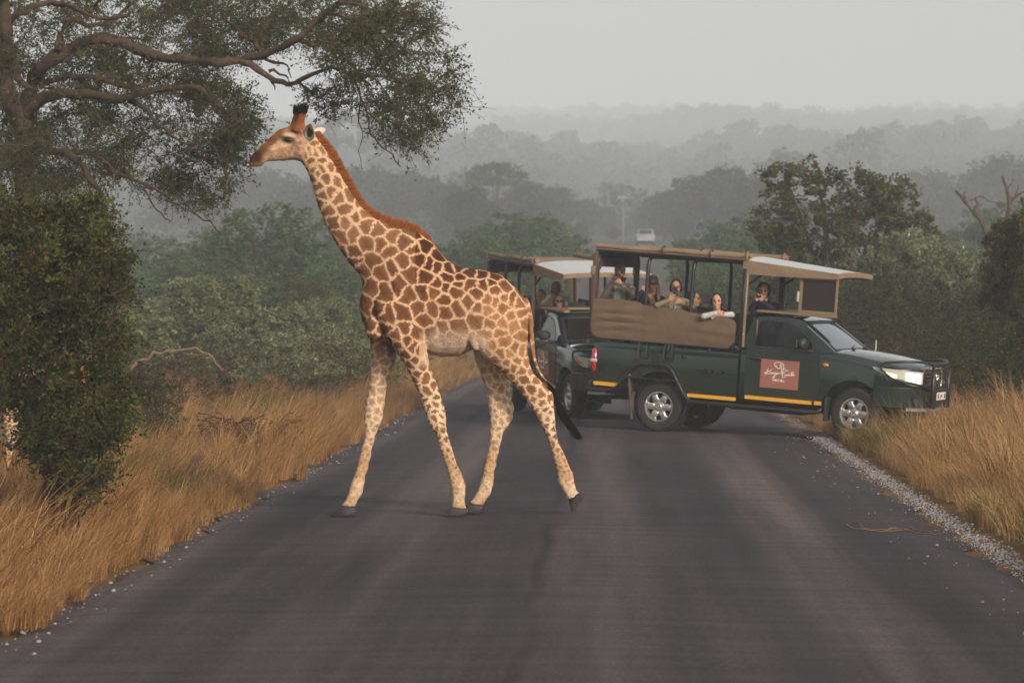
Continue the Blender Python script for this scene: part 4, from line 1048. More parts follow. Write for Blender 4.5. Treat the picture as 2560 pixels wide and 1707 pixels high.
    for sgn in (-1, 1):
        T = (lambda t: t) if sgn < 0 else (lambda t: NLEN - t)
        te = t_at(-.36)
        pts = [nose(T(te), 1.36, .10)] + [nose(T(te + (.30 - te) * k / 6), 1.37 + .035 * math.sin(math.pi * k / 6), .09) for k in range(1, 6)] + [nose(T(.24), 1.36, .07), nose(T(.19), 1.31, .06), nose(T(.20), 1.25, .065), nose(T(.28), 1.19, .08)] + [nose(T(.36 + (te - .36) * k / 5), 1.13 - .13 * k / 5, .095) for k in range(6)]
        mb = MB(); mb.tube(pts, .021, 10); mb.build('lamp_guard', M_BLACK, bb)
    mb = MB(); mb.tube([(2.92, .84, 1.42), (2.90, .86, 1.62)], [.010, .008], 6); mb.build('aerial', M_WLENS, root)
    # ---- canopy: rail, hoops, roof, canvas
    cp = MB(); cp.box((0, 0, 1.375), (2.56, 1.80, .05), bev=.012); rail = cp.build('seat_deck', M_BLACK, root)
    for x, zt in ((-1.20, 2.69), (-.34, 2.69), (.42, 2.69), (1.27, 2.69)):
        mb = MB(); mb.tube(arc_path([(x, -.86, 1.38), (x, -.83, zt), (x, .83, zt), (x, .86, 1.38)], .16, 6), .030, 10); mb.build('roll_hoop', M_BLACK, rail)
    mb = MB(); mb.box((.02, 0, 2.735), (2.52, 1.72, .035), bev=.01); rf = mb.build('canopy_roof', M_BLACK, root)
    mb = MB(); mb.box((.02, 0, 2.758), (2.54, 1.76, .012), bev=.004); mb.build('roof_sheet', M_TAN, rf)
    for sy in (-1, 1):
        mb = MB(); mb.tube([(-1.2, sy * .80, 2.71), (1.28, sy * .80, 2.71)], .03, 8); mb.box((.03, sy * .865, 2.742), (2.52, .012, .02)); mb.build('roof_rail', M_BLACK, rf)
        xs_ = np.linspace(-1.24, 1.36, 26); mb = MB()
        mb.tube([(x, sy * (.835 + .006 * math.sin(x * 9)), 2.805 + .008 * math.sin(x * 5 + 1) ) for x in xs_], [.042 + .003 * math.sin(x * 13 + sy) + .002 * math.sin(x * 31) for x in xs_], 12); rl = mb.build('rolled_canvas', M_TAN, rf)
        for x in (-.1, .7, 1.30):
            mb = MB(); mb.tube([(x, sy * .835 + .064 * math.cos(a), 2.812 + .064 * math.sin(a)) for a in [2 * math.pi * k / 14 for k in range(14)]], .013, 6, closed=True); mb.build('strap', M_FLAP if x < 1 else M_TAN, rl)
        # side canvas, stepped top edge, pulled taut with horizontal creases
        top = [(-1.21, 1.94), (-1.15, 1.99), (-.42, 1.985), (-.34, 1.93), (.28, 1.925), (.42, 1.88), (1.02, 1.855), (1.16, 1.82), (1.215, 1.75)]
        bot = lambda x: 1.375 + .06 * max(0, (-1.10 - x) / .11) + .0 + (.06 * max(0, (x - 1.12) / .1))
        nx, nz = 49, 15; g = []
        tx = [p[0] for p in top]; tz = [p[1] for p in top]
        for layer in (0, 1):
            for j in range(nz):
                for k in range(nx):
                    x = -1.21 + 2.425 * k / (nx - 1); zt = np.interp(x, tx, tz); z0 = bot(x); f = j / (nz - 1); z = z0 + (zt - z0) * f
                    env = math.sin(math.pi * f)
                    b = .018 * env + (.019 * math.sin(z * 46 + 1.8 * math.sin(x * 2.6)) * math.exp(-((x + .75) / .42) ** 2) + .009 * math.sin(z * 34 + x * 3) * math.exp(-((x - .8) / .4) ** 2)) * env
                    for seam in (-.36, .42): b -= .010 * math.exp(-((x - seam) / .02) ** 2)
                    g.append(Vector((x, sy * (.915 + b - .006 * layer), z)))
        Fs = []; n0 = nx * nz
        for j in range(nz - 1):
            for k in range(nx - 1):
                a = j * nx + k; Fs += [(a, a + 1, a + nx + 1, a + nx), (n0 + a, n0 + a + nx, n0 + a + nx + 1, n0 + a + 1)]
        for k in range(nx - 1): Fs += [(k, n0 + k, n0 + k + 1, k + 1), ((nz - 1) * nx + k, (nz - 1) * nx + k + 1, n0 + (nz - 1) * nx + k + 1, n0 + (nz - 1) * nx + k)]
        mb = MB(); mb.add(g, Fs); sc_ = mb.build('side_canvas', M_CANVAS, rail)
        for x, z in ((-1.17, 1.42), (1.17, 1.43)):
            mb = MB(); mb.prism([(x - .05, z - .05), (x + .05, z - .05), (x + (.05 if x > 0 else -.05), z + .06)], lambda a, b: (a, sy * .945, b), lambda a, b: (a, sy * .92, b)); mb.build('corner_patch', M_BLACK, sc_)
        # posts
        mb = MB(); mb.box((1.33, sy * .875, 1.98), (.035, .05, 1.14), bev=.008); fp = mb.build('front_post', M_BRASS, rail)
        for zz in (1.44, 1.62, 1.70, 2.40):
            mb = MB(); mb.ball((1.33, sy * .902, zz), .011, 8, 5); mb.build('rivet', M_CHROME, fp)
        mb = MB(); mb.box((1.28, sy * .865, 2.0), (.05, .05, 1.24), bev=.01); mb.build('front_post_steel', M_BLACK, rail)
        mb = MB(); mb.box((-1.235, sy * .855, 2.05), (.07, .07, 1.30), bev=.015); rp = mb.build('rear_post', M_BROWNIN, rail)
        mb = MB(); mb.box((-1.25, sy * .86, 2.42), (.085, .085, .16), bev=.02); mb.build('post_sleeve', M_TAN, rp)
        mb = MB(); mb.tube([(1.30, sy * .84, 2.36), (1.62, sy * .80, 2.60)], .022, 8); mb.build('awning_strut', M_BLACK, root)
    # rear valance with arched opening
    val = [(-.84, 2.70), (.84, 2.70), (.84, 1.95), (.74, 1.95), (.74, 2.42), (.66, 2.48), (-.66, 2.48), (-.74, 2.42), (-.74, 1.95), (-.84, 1.95)]
    mb = MB(); mb.prism(val, lambda y, z: (-1.215, y, z), lambda y, z: (-1.20, y, z)); mb.build('rear_valance', M_BROWNIN, rail, smooth=False)
    mb = MB(); mb.box((-1.21, 0, 1.66), (.02, 1.66, .56)); mb.build('rear_canvas', M_CANVAS, rail)
    # awning over the cab
    def aw(X, y):   # top surface, y -1..1
        f = (X - 1.24) / 1.52; ze = 2.75 - .115 * f; crown = .06 * (1 - abs(y) ** 2.2) * (1 - .5 * f)
        return Vector((X, y * (.86 - .02 * f), ze + crown))
    Xs = np.linspace(1.24, 2.76, 12); Ys = np.linspace(-1, 1, 13)
    mb = MB(); g = [aw(X, y) for X in Xs for y in Ys] + [aw(X, y) - Vector((0, 0, .014)) for X in Xs for y in Ys]; Fs = []; W = 13; n0 = 12 * W
    for i in range(11):
        for k in range(12):
            a = i * W + k; Fs += [(a, a + 1, a + W + 1, a + W), (n0 + a, n0 + a + W, n0 + a + W + 1, n0 + a + 1)]
    for i in range(11): Fs += [(i * W, i * W + W, n0 + i * W + W, n0 + i * W), (i * W + 12, n0 + i * W + 12, n0 + i * W + W + 12, i * W + W + 12)]
    for k in range(12): Fs += [(k, n0 + k, n0 + k + 1, k + 1), (11 * W + k, 11 * W + k + 1, n0 + 11 * W + k + 1, n0 + 11 * W + k)]
    mb.add(g, Fs); awn = mb.build('awning', M_TOP, root)
    for sy in (-1, 1):
        lo = lambda X: np.interp(X, [1.22, 1.5, 2.0, 2.76], [2.545, 2.535, 2.535, 2.555])
        mb = MB(); secs = []
        for X in Xs:
            t = aw(X, sy); z0 = lo(X); y = t.y + sy * .012
            secs.append([Vector((X, y, z0)), Vector((X, y + sy * .012 * math.sin(X * 4), (z0 + t.z) / 2)), Vector((X, y, t.z + .004)), Vector((X, y - sy * .012, t.z + .004)), Vector((X, y - sy * .012 + sy * .012 * math.sin(X * 4), (z0 + t.z) / 2)), Vector((X, y - sy * .012, z0))])
        mb.loft(secs); mb.build('awning_skirt', M_TAN, awn)
    mb = MB(); mb.loft([[aw(2.76, y) + Vector((.0, 0, .004)), aw(2.76, y) + Vector((.025, 0, -.01)), aw(2.76, y) + Vector((.02, 0, -.075)), aw(2.76, y) + Vector((0, 0, -.075))] for y in Ys]); mb.build('awning_edge', M_TAN, awn)
    # deck over the cab roof with mesh wind screens
    mb = MB(); mb.prism([(1.50, -.81), (2.76, -.81), (2.76, -.70), (1.95, -.45), (1.90, .60), (1.50, .60)], lambda x, y: (x, y, 1.970), lambda x, y: (x, y, 2.0)); dk = mb.build('cab_deck', M_BRASS, root, smooth=False)
    o3 = [(2.16, 2.005), (2.16, 2.54), (2.765, 2.555), (2.765, 2.005)]; i3 = [(2.205, 2.05), (2.205, 2.51), (2.735, 2.525), (2.735, 2.05)]
    mb = MB(); mb.ring(o3, i3, lambda x, z: (x, -.80, z), lambda x, z: (x, -.76, z)); fr = mb.build('screen_frame', M_BRASS, dk, smooth=False)
    mb = MB(); mb.prism(i3, lambda x, z: (x, -.785, z), lambda x, z: (x, -.78, z)); mb.build('mesh_screen', M_MESH, fr, smooth=False)
    mb = MB(); mb.box((1.78, .62, 2.26), (.22, .02, .56)); mb.build('inner_screen', M_MESH, dk)
    mb = MB(); mb.box((2.14, -.80, 2.25), (.035, .02, .16), bev=.006); mb.build('screen_tag', M_TOP, dk)
    # tiered seats
    for x, z in ((-.95, 1.62), (-.15, 1.55), (.62, 1.48)):
        mb = MB(); mb.box((x + .05, 0, z - .03), (.42, 1.5, .12), bev=.04); st_ = mb.build('bench_seat', M_SEAT, rail)
        mb = MB(); mb.box((x - .19, 0, z + .20), (.09, 1.5, .42), bev=.035); mb.build('seat_back', M_SEAT, st_)
        mb = MB(); mb.box((x + .02, 0, 1.40 + (z - 1.49) / 2), (.36, 1.4, z - 1.49)); mb.build('seat_box', M_BLACK, st_)
    mb = MB(); mb.box((1.45, .0, 1.95), (.26, 1.3, .10), bev=.03); mb.build('front_seat', M_SEAT, dk)
    return root

truck = make_truck()
_w = P(1644, 1076, 44.4)
def euler_m(rot): return Matrix.Rotation(rot[2], 4, 'Z') @ Matrix.Rotation(rot[1], 4, 'Y') @ Matrix.Rotation(rot[0], 4, 'X')
rot1 = (0, R(4.2), R(-25)); M1 = euler_m(rot1)
loc1 = _w - (M1 @ Vector((0, -.83, 0)))
truck.location = loc1; truck.rotation_euler = rot1; M1.translation = loc1
tag(truck, 'dark green open safari truck with lit headlight stopped broadside across the road', 'truck', 'open safari trucks on the road')
truck2 = copy_tree(truck, skip=('screen_frame', 'mesh_screen', 'screen_tag', 'inner_screen'))
rot2 = (0, R(3.4), R(-71)); M2 = euler_m(rot2)
_w = P(1422, 1044, 49.2); _w.z = gz(_w.x, _w.y)
loc2 = _w - (M2 @ Vector((FW[0], -.84, FW[1] - .382)))
truck2.location = loc2; truck2.rotation_euler = rot2; M2.translation = loc2
tag(truck2, 'green safari truck partly hidden behind the giraffe and the other truck', 'truck', 'open safari trucks on the road')
for o in truck2.children_recursive:      # its lamps are off
    if o.name.split('.')[0] in ('headlamp_bulb', 'side_bulb'):
        o.material_slots[0].link = 'OBJECT'; o.material_slots[0].material = M_CHROME if o.name.startswith('head') else M_AMBER
# ---------------------------------------------------------------- vegetation
DS = 2560 / 2352.0            # the photograph was measured at 2352 pixels wide
def D(x, y): return (x * DS, y * DS)

def np_tubes(polys, radii, sides=5):
    """many tapered tubes in one mesh"""
    Vs, Fs, n0 = [], [], 0
    ang = np.arange(sides) * 2 * np.pi / sides
    for p, r in zip(polys, radii):
        p = np.asarray(p, float); m = len(p); r = np.asarray(r, float) if np.ndim(r) else np.full(m, r)
        t = np.gradient(p, axis=0); t /= np.linalg.norm(t, axis=1)[:, None] + 1e-9
        ref = np.where(np.abs(t[:, 2:3]) < .9, [[0, 0, 1.]], [[1., 0, 0]])
        a = np.cross(t, ref); a /= np.linalg.norm(a, axis=1)[:, None] + 1e-9; b = np.cross(t, a)
        V = p[:, None] + r[:, None, None] * (a[:, None] * np.cos(ang)[None, :, None] + b[:, None] * np.sin(ang)[None, :, None])
        i = np.arange(m - 1)[:, None] * sides; k = np.arange(sides)[None]; k2 = (k + 1) % sides
        Fs.append((np.stack([i + k, i + k2, i + sides + k2, i + sides + k], -1).reshape(-1, 4)) + n0)
        Vs.append(V.reshape(-1, 3)); n0 += m * sides
    return np.concatenate(Vs), np.concatenate(Fs)

def leaves_np(C, per, spread, L, W, r, flat=.4, tint_c=None):
    """leaf quads scattered round cluster centres; tint runs 0..1 per leaf, shifted per cluster"""
    n = len(C) * per; base = np.repeat(C, per, 0)
    off = r.normal(size=(n, 3)); off /= np.linalg.norm(off, axis=1)[:, None]; off *= (r.random((n, 1)) ** .45) * np.repeat(np.broadcast_to(spread, (len(C),)), per)[:, None]
    off[:, 2] *= .8
    c = base + off
    a = r.normal(size=(n, 3)); a[:, 2] *= flat; a /= np.linalg.norm(a, axis=1)[:, None]
    b = np.cross(a, r.normal(size=(n, 3))); b /= np.linalg.norm(b, axis=1)[:, None]
    s = r.uniform(.65, 1.25, (n, 1)); a *= L * s / 2; b *= W * s / 2
    V = np.stack([c - a, c + b + a * .1, c + a, c - b + a * .1], 1).reshape(-1, 3)
    Fq = np.arange(n * 4).reshape(-1, 4)
    tc = r.normal(0, .16, len(C)) if tint_c is None else tint_c
    t = np.clip(.45 + np.repeat(tc, per) + r.normal(0, .17, n), 0, .85)
    t = np.where(r.random(n) < .02, 1.0, t)
    return V, Fq, np.repeat(t, 4)

def sprays(C, r, k=5, per=9, length=(.14, .34), L=.046, W=.024, down=.15, odd=.012):
    """small leafy sprigs radiating from every cluster centre; returns leaf quads and sprig polylines"""
    n = len(C) * k; base = np.repeat(C, k, 0); d = r.normal(size=(n, 3)); d[:, 2] = d[:, 2] * .7 - down; d /= np.linalg.norm(d, axis=1)[:, None]
    ln = r.uniform(*length, (n, 1)); e1 = base + d * ln * .5 + r.normal(0, .02, (n, 3)); e2 = base + d * ln + np.array([0, 0, -.12]) * ln + r.normal(0, .03, (n, 3))
    tw = np.stack([base, e1, e2], 1)
    m = n * per; t = r.uniform(.15, 1.05, (m, 1)); A = np.repeat(base, per, 0); Bm = np.repeat(e1, per, 0); Cc = np.repeat(e2, per, 0)
    c = (1 - t) ** 2 * A + 2 * t * (1 - t) * Bm + t * t * Cc + r.normal(0, .016, (m, 3))
    a = np.repeat(d, per, 0) * .5 + r.normal(0, .6, (m, 3)); a /= np.linalg.norm(a, axis=1)[:, None]; b = np.cross(a, r.normal(size=(m, 3))); b /= np.linalg.norm(b, axis=1)[:, None]
    s = r.uniform(.6, 1.25, (m, 1)); a *= L * s; b *= W * s / 2
    V = np.stack([c, c + a * .55 + b, c + a, c + a * .55 - b], 1).reshape(-1, 3)
    tc = np.repeat(np.repeat(r.normal(0, .24, len(C)), k), per); ti = np.clip(.45 + tc + r.normal(0, .15, m), 0, .85); ti = np.where(np.repeat(r.random(n), per) < odd, 1.0, ti)
    return V, np.arange(m * 4).reshape(-1, 4), np.repeat(ti, 4), tw
def leaf_mesh(name, V, Fq, t):
    me = mesh_np(name, V, Fq, smooth=False); a = me.attributes.new('tint', 'FLOAT', 'POINT'); a.data.foreach_set('value', t.astype(np.float32)); return me

def connect(skel_pts, C, r, r0=.012, sag=.12, step=.35):
    """twigs from the nearest wood to every cluster centre"""
    nodes = np.array(skel_pts, float); d = np.min(np.linalg.norm(C[:, None] - nodes[None, ::3], axis=2), axis=1); order = np.argsort(d)
    cap = np.empty((len(nodes) + len(C) * 3, 3)); cap[:len(nodes)] = nodes; nn = len(nodes); polys, rad = [], []
    for j in order:
        c = C[j]; dd = np.einsum('ij,ij->i', cap[:nn] - c, cap[:nn] - c); k = np.argmin(dd); p = cap[k]; L = math.sqrt(dd[k])
        if L < .02: continue
        mid = (p + c) / 2 + r.normal(0, sag * L, 3)
        q1 = p * .6 + mid * .4 + r.normal(0, .03 * L, 3); q2 = mid * .55 + c * .45 + r.normal(0, .03 * L, 3)
        pl = np.array([p, q1, q2, c]); polys.append(pl); rr = min(r0, .004 + .008 * L); rad.append(np.array([rr, rr * .75, rr * .55, rr * .35]))
        cap[nn:nn + 3] = [q1, q2, c]; nn += 3
    return polys, rad

def densify(p, step=.15, wob=0.0, r=None):
    p = np.asarray(p, float); out = []
    # Catmull-Rom through the points
    q = np.vstack([2 * p[0] - p[1], p, 2 * p[-1] - p[-2]])
    for i in range(1, len(q) - 2):
        n = max(2, int(np.linalg.norm(q[i + 1] - q[i]) / step))
        for t in np.arange(n) / n:
            out.append(.5 * ((2 * q[i]) + (-q[i - 1] + q[i + 1]) * t + (2 * q[i - 1] - 5 * q[i] + 4 * q[i + 1] - q[i + 2]) * t * t + (-q[i - 1] + 3 * q[i] - 3 * q[i + 1] + q[i + 2]) * t ** 3))
    out.append(p[-1]); out = np.array(out)
    if wob and r is not None: out[1:-1] += r.normal(0, wob, (len(out) - 2, 3))
    return out

M_BARK = mat('grey_brown_bark', (.088, .062, .042), .95, spec=.1, noise_amt=.45, noise_scale=9, bump=.8, bump_scale=18)
M_BARKP = mat('pale_dry_wood', (.19, .125, .08), .95, spec=.1, noise_amt=.35, noise_scale=9, bump=.5, bump_scale=18)
M_BARKD = mat('dark_twig', (.055, .032, .018), .95, spec=.1, noise_amt=.3, noise_scale=9)
M_LEAF_A = leaf_mat('acacia_leaf', (.024, .038, .011), (.10, .125, .040), (.20, .15, .05), trans=.35)
M_LEAF_D = leaf_mat('dark_bush_leaf', (.013, .021, .006), (.095, .108, .028), (.60, .22, .04), trans=.28)
M_LEAF_P = leaf_mat('pale_shrub_leaf', (.066, .080, .036), (.26, .27, .14), (.46, .44, .28), trans=.3)
M_LEAF_G = leaf_mat('mid_green_leaf', (.036, .060, .020), (.115, .16, .052), (.20, .22, .08), trans=.3)
M_LEAF_T = leaf_mat('thicket_leaf', (.022, .031, .011), (.078, .090, .032), (.13, .11, .045), trans=.28)
M_LEAF_O = leaf_mat('olive_tree_leaf', (.032, .040, .012), (.13, .125, .036), (.24, .17, .05), trans=.3)
M_LEAF_F = leaf_mat('hazed_woodland_leaf', (.07, .09, .055), (.14, .16, .10), trans=.3)  # paler than the near leaves: part of the haze is in the colour
M_LEAF_B = leaf_mat('brown_brush_leaf', (.045, .036, .020), (.115, .085, .045), (.2, .13, .06), trans=.3)

def in_poly(x, y, poly):
    c = np.zeros(len(x), bool); n = len(poly)
    for i in range(n):
        x0, y0 = poly[i]; x1, y1 = poly[(i + 1) % n]
        if y0 == y1: continue
        k = ((y0 > y) != (y1 > y)) & (x < (x1 - x0) * (y - y0) / (y1 - y0) + x0); c ^= k
    return c
def sample_poly(poly, n, r, gap=.0, gs=60.0, seed=0):
    P_ = np.array(poly); lo, hi = P_.min(0), P_.max(0); out = []
    ph = np.random.default_rng(seed).uniform(0, 6, 8)
    while len(out) < n:
        x = r.uniform(lo[0], hi[0], n * 2); y = r.uniform(lo[1], hi[1], n * 2); ok = in_poly(x, y, poly)
        nz = np.sin(x / gs + ph[0] + 1.3 * np.sin(y / gs * .8 + ph[1])) * np.sin(y / gs * 1.1 + ph[2] + 1.1 * np.sin(x / gs * .7 + ph[3])) + .5 * np.sin(x / gs * 2.3 + ph[4]) * np.sin(y / gs * 2.1 + ph[5])
        ok &= (nz > gap - .6) | (r.random(len(x)) < .25)
        out += list(zip(x[ok], y[ok]))
    return np.array(out[:n])
def lift(q, d): d = np.broadcast_to(d, (len(q),)); return np.stack([(q[:, 0] - 1280) / F * d, d, EYE - (q[:, 1] - YH) / F * d], 1)

# ---- the big spreading tree over the road's left side
AD = 36.0
def za(*pts): return [(.319 * u, .319 * v) for u, v in pts]
def zb(*pts): return [(500 + .319 * u, .319 * v) for u, v in pts]
def zc(*pts): return [(.319 * u, 400 + .319 * v) for u, v in pts]
LIMBS = [  # pixels, depths at both ends, radii at both ends
    ([(66, 1120), (60, 900), (66, 700), (64, 520), (58, 400), (60, 310), (70, 260)], 36.5, 36.2, .30, .17),
    (za((150, 1000), (190, 880), (300, 790), (500, 735), (750, 748), (950, 775), (1100, 720), (1350, 690), (1560, 690), (1680, 790), (1760, 900), (1795, 1010), (1800, 1150), (1765, 1300), (1785, 1430), (1735, 1570)), 36.2, 34.0, .15, .022),
    (za((190, 900), (250, 650), (350, 510), (550, 400), (700, 320), (900, 320), (1150, 410), (1400, 465), (1600, 490)) + zb((150, 495), (300, 482), (480, 440), (650, 360), (780, 290), (880, 205), (1000, 100), (1100, 10), (1230, -90)), 36.2, 33.5, .15, .05),
    (zb((330, 492), (450, 540), (540, 620), (640, 642), (740, 650), (860, 592), (1000, 545), (1080, 540), (1160, 570), (1220, 655), (1270, 800), (1330, 950), (1365, 1090), (1500, 1220), (1570, 1305)), 34.6, 33.4, .065, .010),
    (zb((760, 310), (900, 352), (1000, 330), (1100, 280), (1170, 240), (1260, 270), (1330, 335), (1400, 450), (1450, 545), (1560, 640), (1680, 740)), 34.2, 33.0, .055, .012),
    (zb((740, 650), (820, 690), (900, 740), (960, 780)), 34.3, 34.3, .025, .008), (zb((510, 465), (640, 500), (690, 540), (715, 610)), 34.6, 34.8, .03, .008),
    (zb((560, 640), (580, 670), (588, 705)), 34.5, 34.5, .03, .008), (zb((540, 560), (620, 570), (690, 620), (720, 690)), 34.5, 34.2, .03, .010),
    (zb((1160, 570), (1330, 600), (1430, 690), (1520, 830), (1560, 980)), 33.8, 33.4, .028, .006), (zb((1260, 760), (1240, 900), (1270, 1040), (1255, 1180), (1270, 1330)), 33.6, 33.6, .018, .005),
    (zb((1290, 860), (1420, 1000), (1480, 1120), (1640, 1180)), 33.5, 33.5, .016, .004), (zb((1150, 570), (1230, 760), (1180, 880), (1190, 980)), 33.7, 33.7, .012, .004),
    (zb((1000, 100), (1150, 150), (1330, 190), (1500, 330), (1650, 420), (1780, 560)), 33.8, 32.8, .04, .010), (zb((1100, 20), (1300, 60), (1500, 120), (1700, 190)), 33.7, 33.0, .035, .008),
    (zb((1330, 600), (1550, 620), (1700, 640), (1900, 700)), 33.6, 32.8, .02, .006), (zb((480, 440), (430, 330), (300, 250), (200, 100), (250, -40)), 34.7, 36, .05, .02),
    (za((190, 1010), (110, 860), (50, 720), (34, 560), (38, 400), (40, 200), (25, 0), (20, -80)), 36.3, 35.0, .17, .13), (za((50, 190), (140, 110), (260, 60), (430, 15), (600, 75), (690, 125), (870, 150), (1000, 120)), 35.4, 34.6, .07, .03),
    (za((450, 400), (470, 270), (560, 155), (700, 195), (850, 175), (960, 100), (1020, 20)), 35.8, 35.4, .075, .03), (za((700, 110), (730, 60), (780, 0)), 35.2, 35.2, .04, .03),
    (za((60, 350), (110, 480), (140, 600), (230, 700)), 36, 36, .07, .06), (za((-30, 1215), (150, 1165), (350, 1180), (520, 1195), (600, 1255), (690, 1370), (760, 1480), (800, 1560)) + zc((800, 320), (822, 450), (850, 560)), 36.4, 35, .10, .035),
    (za((520, 1190), (700, 1200), (820, 1275), (920, 1360), (1150, 1455), (1300, 1535)) + zc((1300, 310), (1450, 375), (1600, 460), (1730, 580)), 36, 34.2, .06, .010), (zc((1130, 230), (1190, 330), (1260, 430), (1340, 478)), 34.8, 34.6, .025, .008),
    (za((1000, 790), (1150, 870), (1250, 985), (1330, 1050), (1420, 1130), (1540, 1140)), 35.4, 35, .05, .015), (za((1330, 1050), (1400, 1000), (1430, 900)), 35.2, 35.2, .022, .01), (za((1120, 670), (1180, 560), (1200, 460), (1260, 380), (1270, 300)), 35.3, 35.2, .035, .012),
    (za((1180, 480), (1100, 400), (1000, 320), (900, 280)), 35.2, 35.4, .03, .015), (za((1090, 680), (1250, 630), (1400, 540), (1560, 500)), 35.3, 34.9, .035, .014), (za((320, 650), (600, 600), (850, 640), (1030, 690)), 36.1, 35.6, .07, .04),
]
def big_tree():
    r = np.random.default_rng(21); root = empty('spreading_tree', tuple(lift(np.array([[66., 1120.]]), 36.5)[0]))
    base = Vector(root.location); base.z = gz(base.x, base.y) - .05; root.location = base; b = np.array(base)
    polys, rad = [], []
    for pts, d0, d1, r0, r1 in LIMBS:
        q = np.array(pts, float); n = len(q); d = np.linspace(d0, d1, n) + r.normal(0, .12, n)
        if r0 == .30: d[:] = d0
        p = densify(lift(q, d), .12, .012, r); r0 *= .7; r1 *= .7; 
        if r0 > .2: p = np.vstack([[p[0][0], p[0][1], base.z], p])
        t = np.linspace(0, 1, len(p)); rr = r0 * (r1 / r0) ** t * (1 + .10 * np.sin(np.arange(len(p)) * 1.7 + r.uniform(0, 6)) + r.normal(0, .05, len(p)))
        polys.append(p); rad.append(rr)
    skel = np.concatenate(polys[1:])
    PA = [D(*p) for p in [(0, -40), (985, -40), (985, 50), (930, 70), (850, 95), (770, 105), (690, 95), (620, 118), (560, 125), (490, 150), (535, 195), (575, 250), (572, 330), (548, 400), (525, 462), (470, 485), (400, 455), (330, 425), (270, 400), (200, 425), (120, 440), (0, 430)]]
    PB = [D(*p) for p in [(720, 60), (985, -10), (1000, 95), (1045, 140), (1062, 180), (1030, 215), (1064, 248), (1010, 272), (980, 300), (935, 335), (890, 325), (855, 270), (825, 215), (800, 175), (745, 140)]]
    PC = [D(*p) for p in [(705, 205), (770, 190), (795, 235), (745, 278), (708, 250)]]
    PD = [D(*p) for p in [(500, 170), (560, 205), (590, 250), (560, 330), (520, 330)]]
    qa = sample_poly(PA, 1450, r, .85, 40, 1); qb = sample_poly(PB, 290, r, .8, 24, 2); qc = sample_poly(PC, 22, r); qd = sample_poly(PD, 60, r)
    C = np.concatenate([lift(qa, r.normal(36.9, 1.2, len(qa))), lift(qb, r.normal(33.5, .7, len(qb))), lift(qc, r.normal(34.2, .3, len(qc))), lift(qd, r.normal(34.6, .5, len(qd)))])
    tp, tr = connect(skel[::2], C, r, .014)
    PE = [D(*p) for p in [(815, 215), (880, 240), (960, 290), (985, 310), (945, 350), (925, 370), (890, 345), (850, 330), (825, 300)]]; PF = [D(*p) for p in [(380, 440), (530, 440), (540, 470), (500, 520), (430, 490)]]
    bare = np.concatenate([lift(sample_poly(PE, 130, r), r.normal(33.5, .4, 130)), lift(sample_poly(PF, 60, r), r.normal(34.6, .4, 60))]); bp, br = connect(np.concatenate([skel[::2], C]), bare, r, .007, .08); tp += bp; tr += br
    V, Fq = np_tubes(polys, rad, 9); link('trunk', mesh_np('trunk', V - b, Fq), M_BARK, root)
    V, Fq, t, tw = sprays(C, r, 6, 9, (.15, .42), .042, .022); tp += list(tw); tr += [np.array([.004, .003, .0015])] * len(tw); V2, F2 = np_tubes(tp, tr, 3); o = link('twigs', mesh_np('twigs', V2 - b, F2), M_BARK, root); o['kind'] = 'stuff'; o = link('crown', leaf_mesh('crown', V - b, Fq, t), M_LEAF_A, root); o['kind'] = 'stuff'
    tag(root, 'wide spreading thorn tree with bare twisting limbs reaching over the road', 'tree'); return root
big_tree()

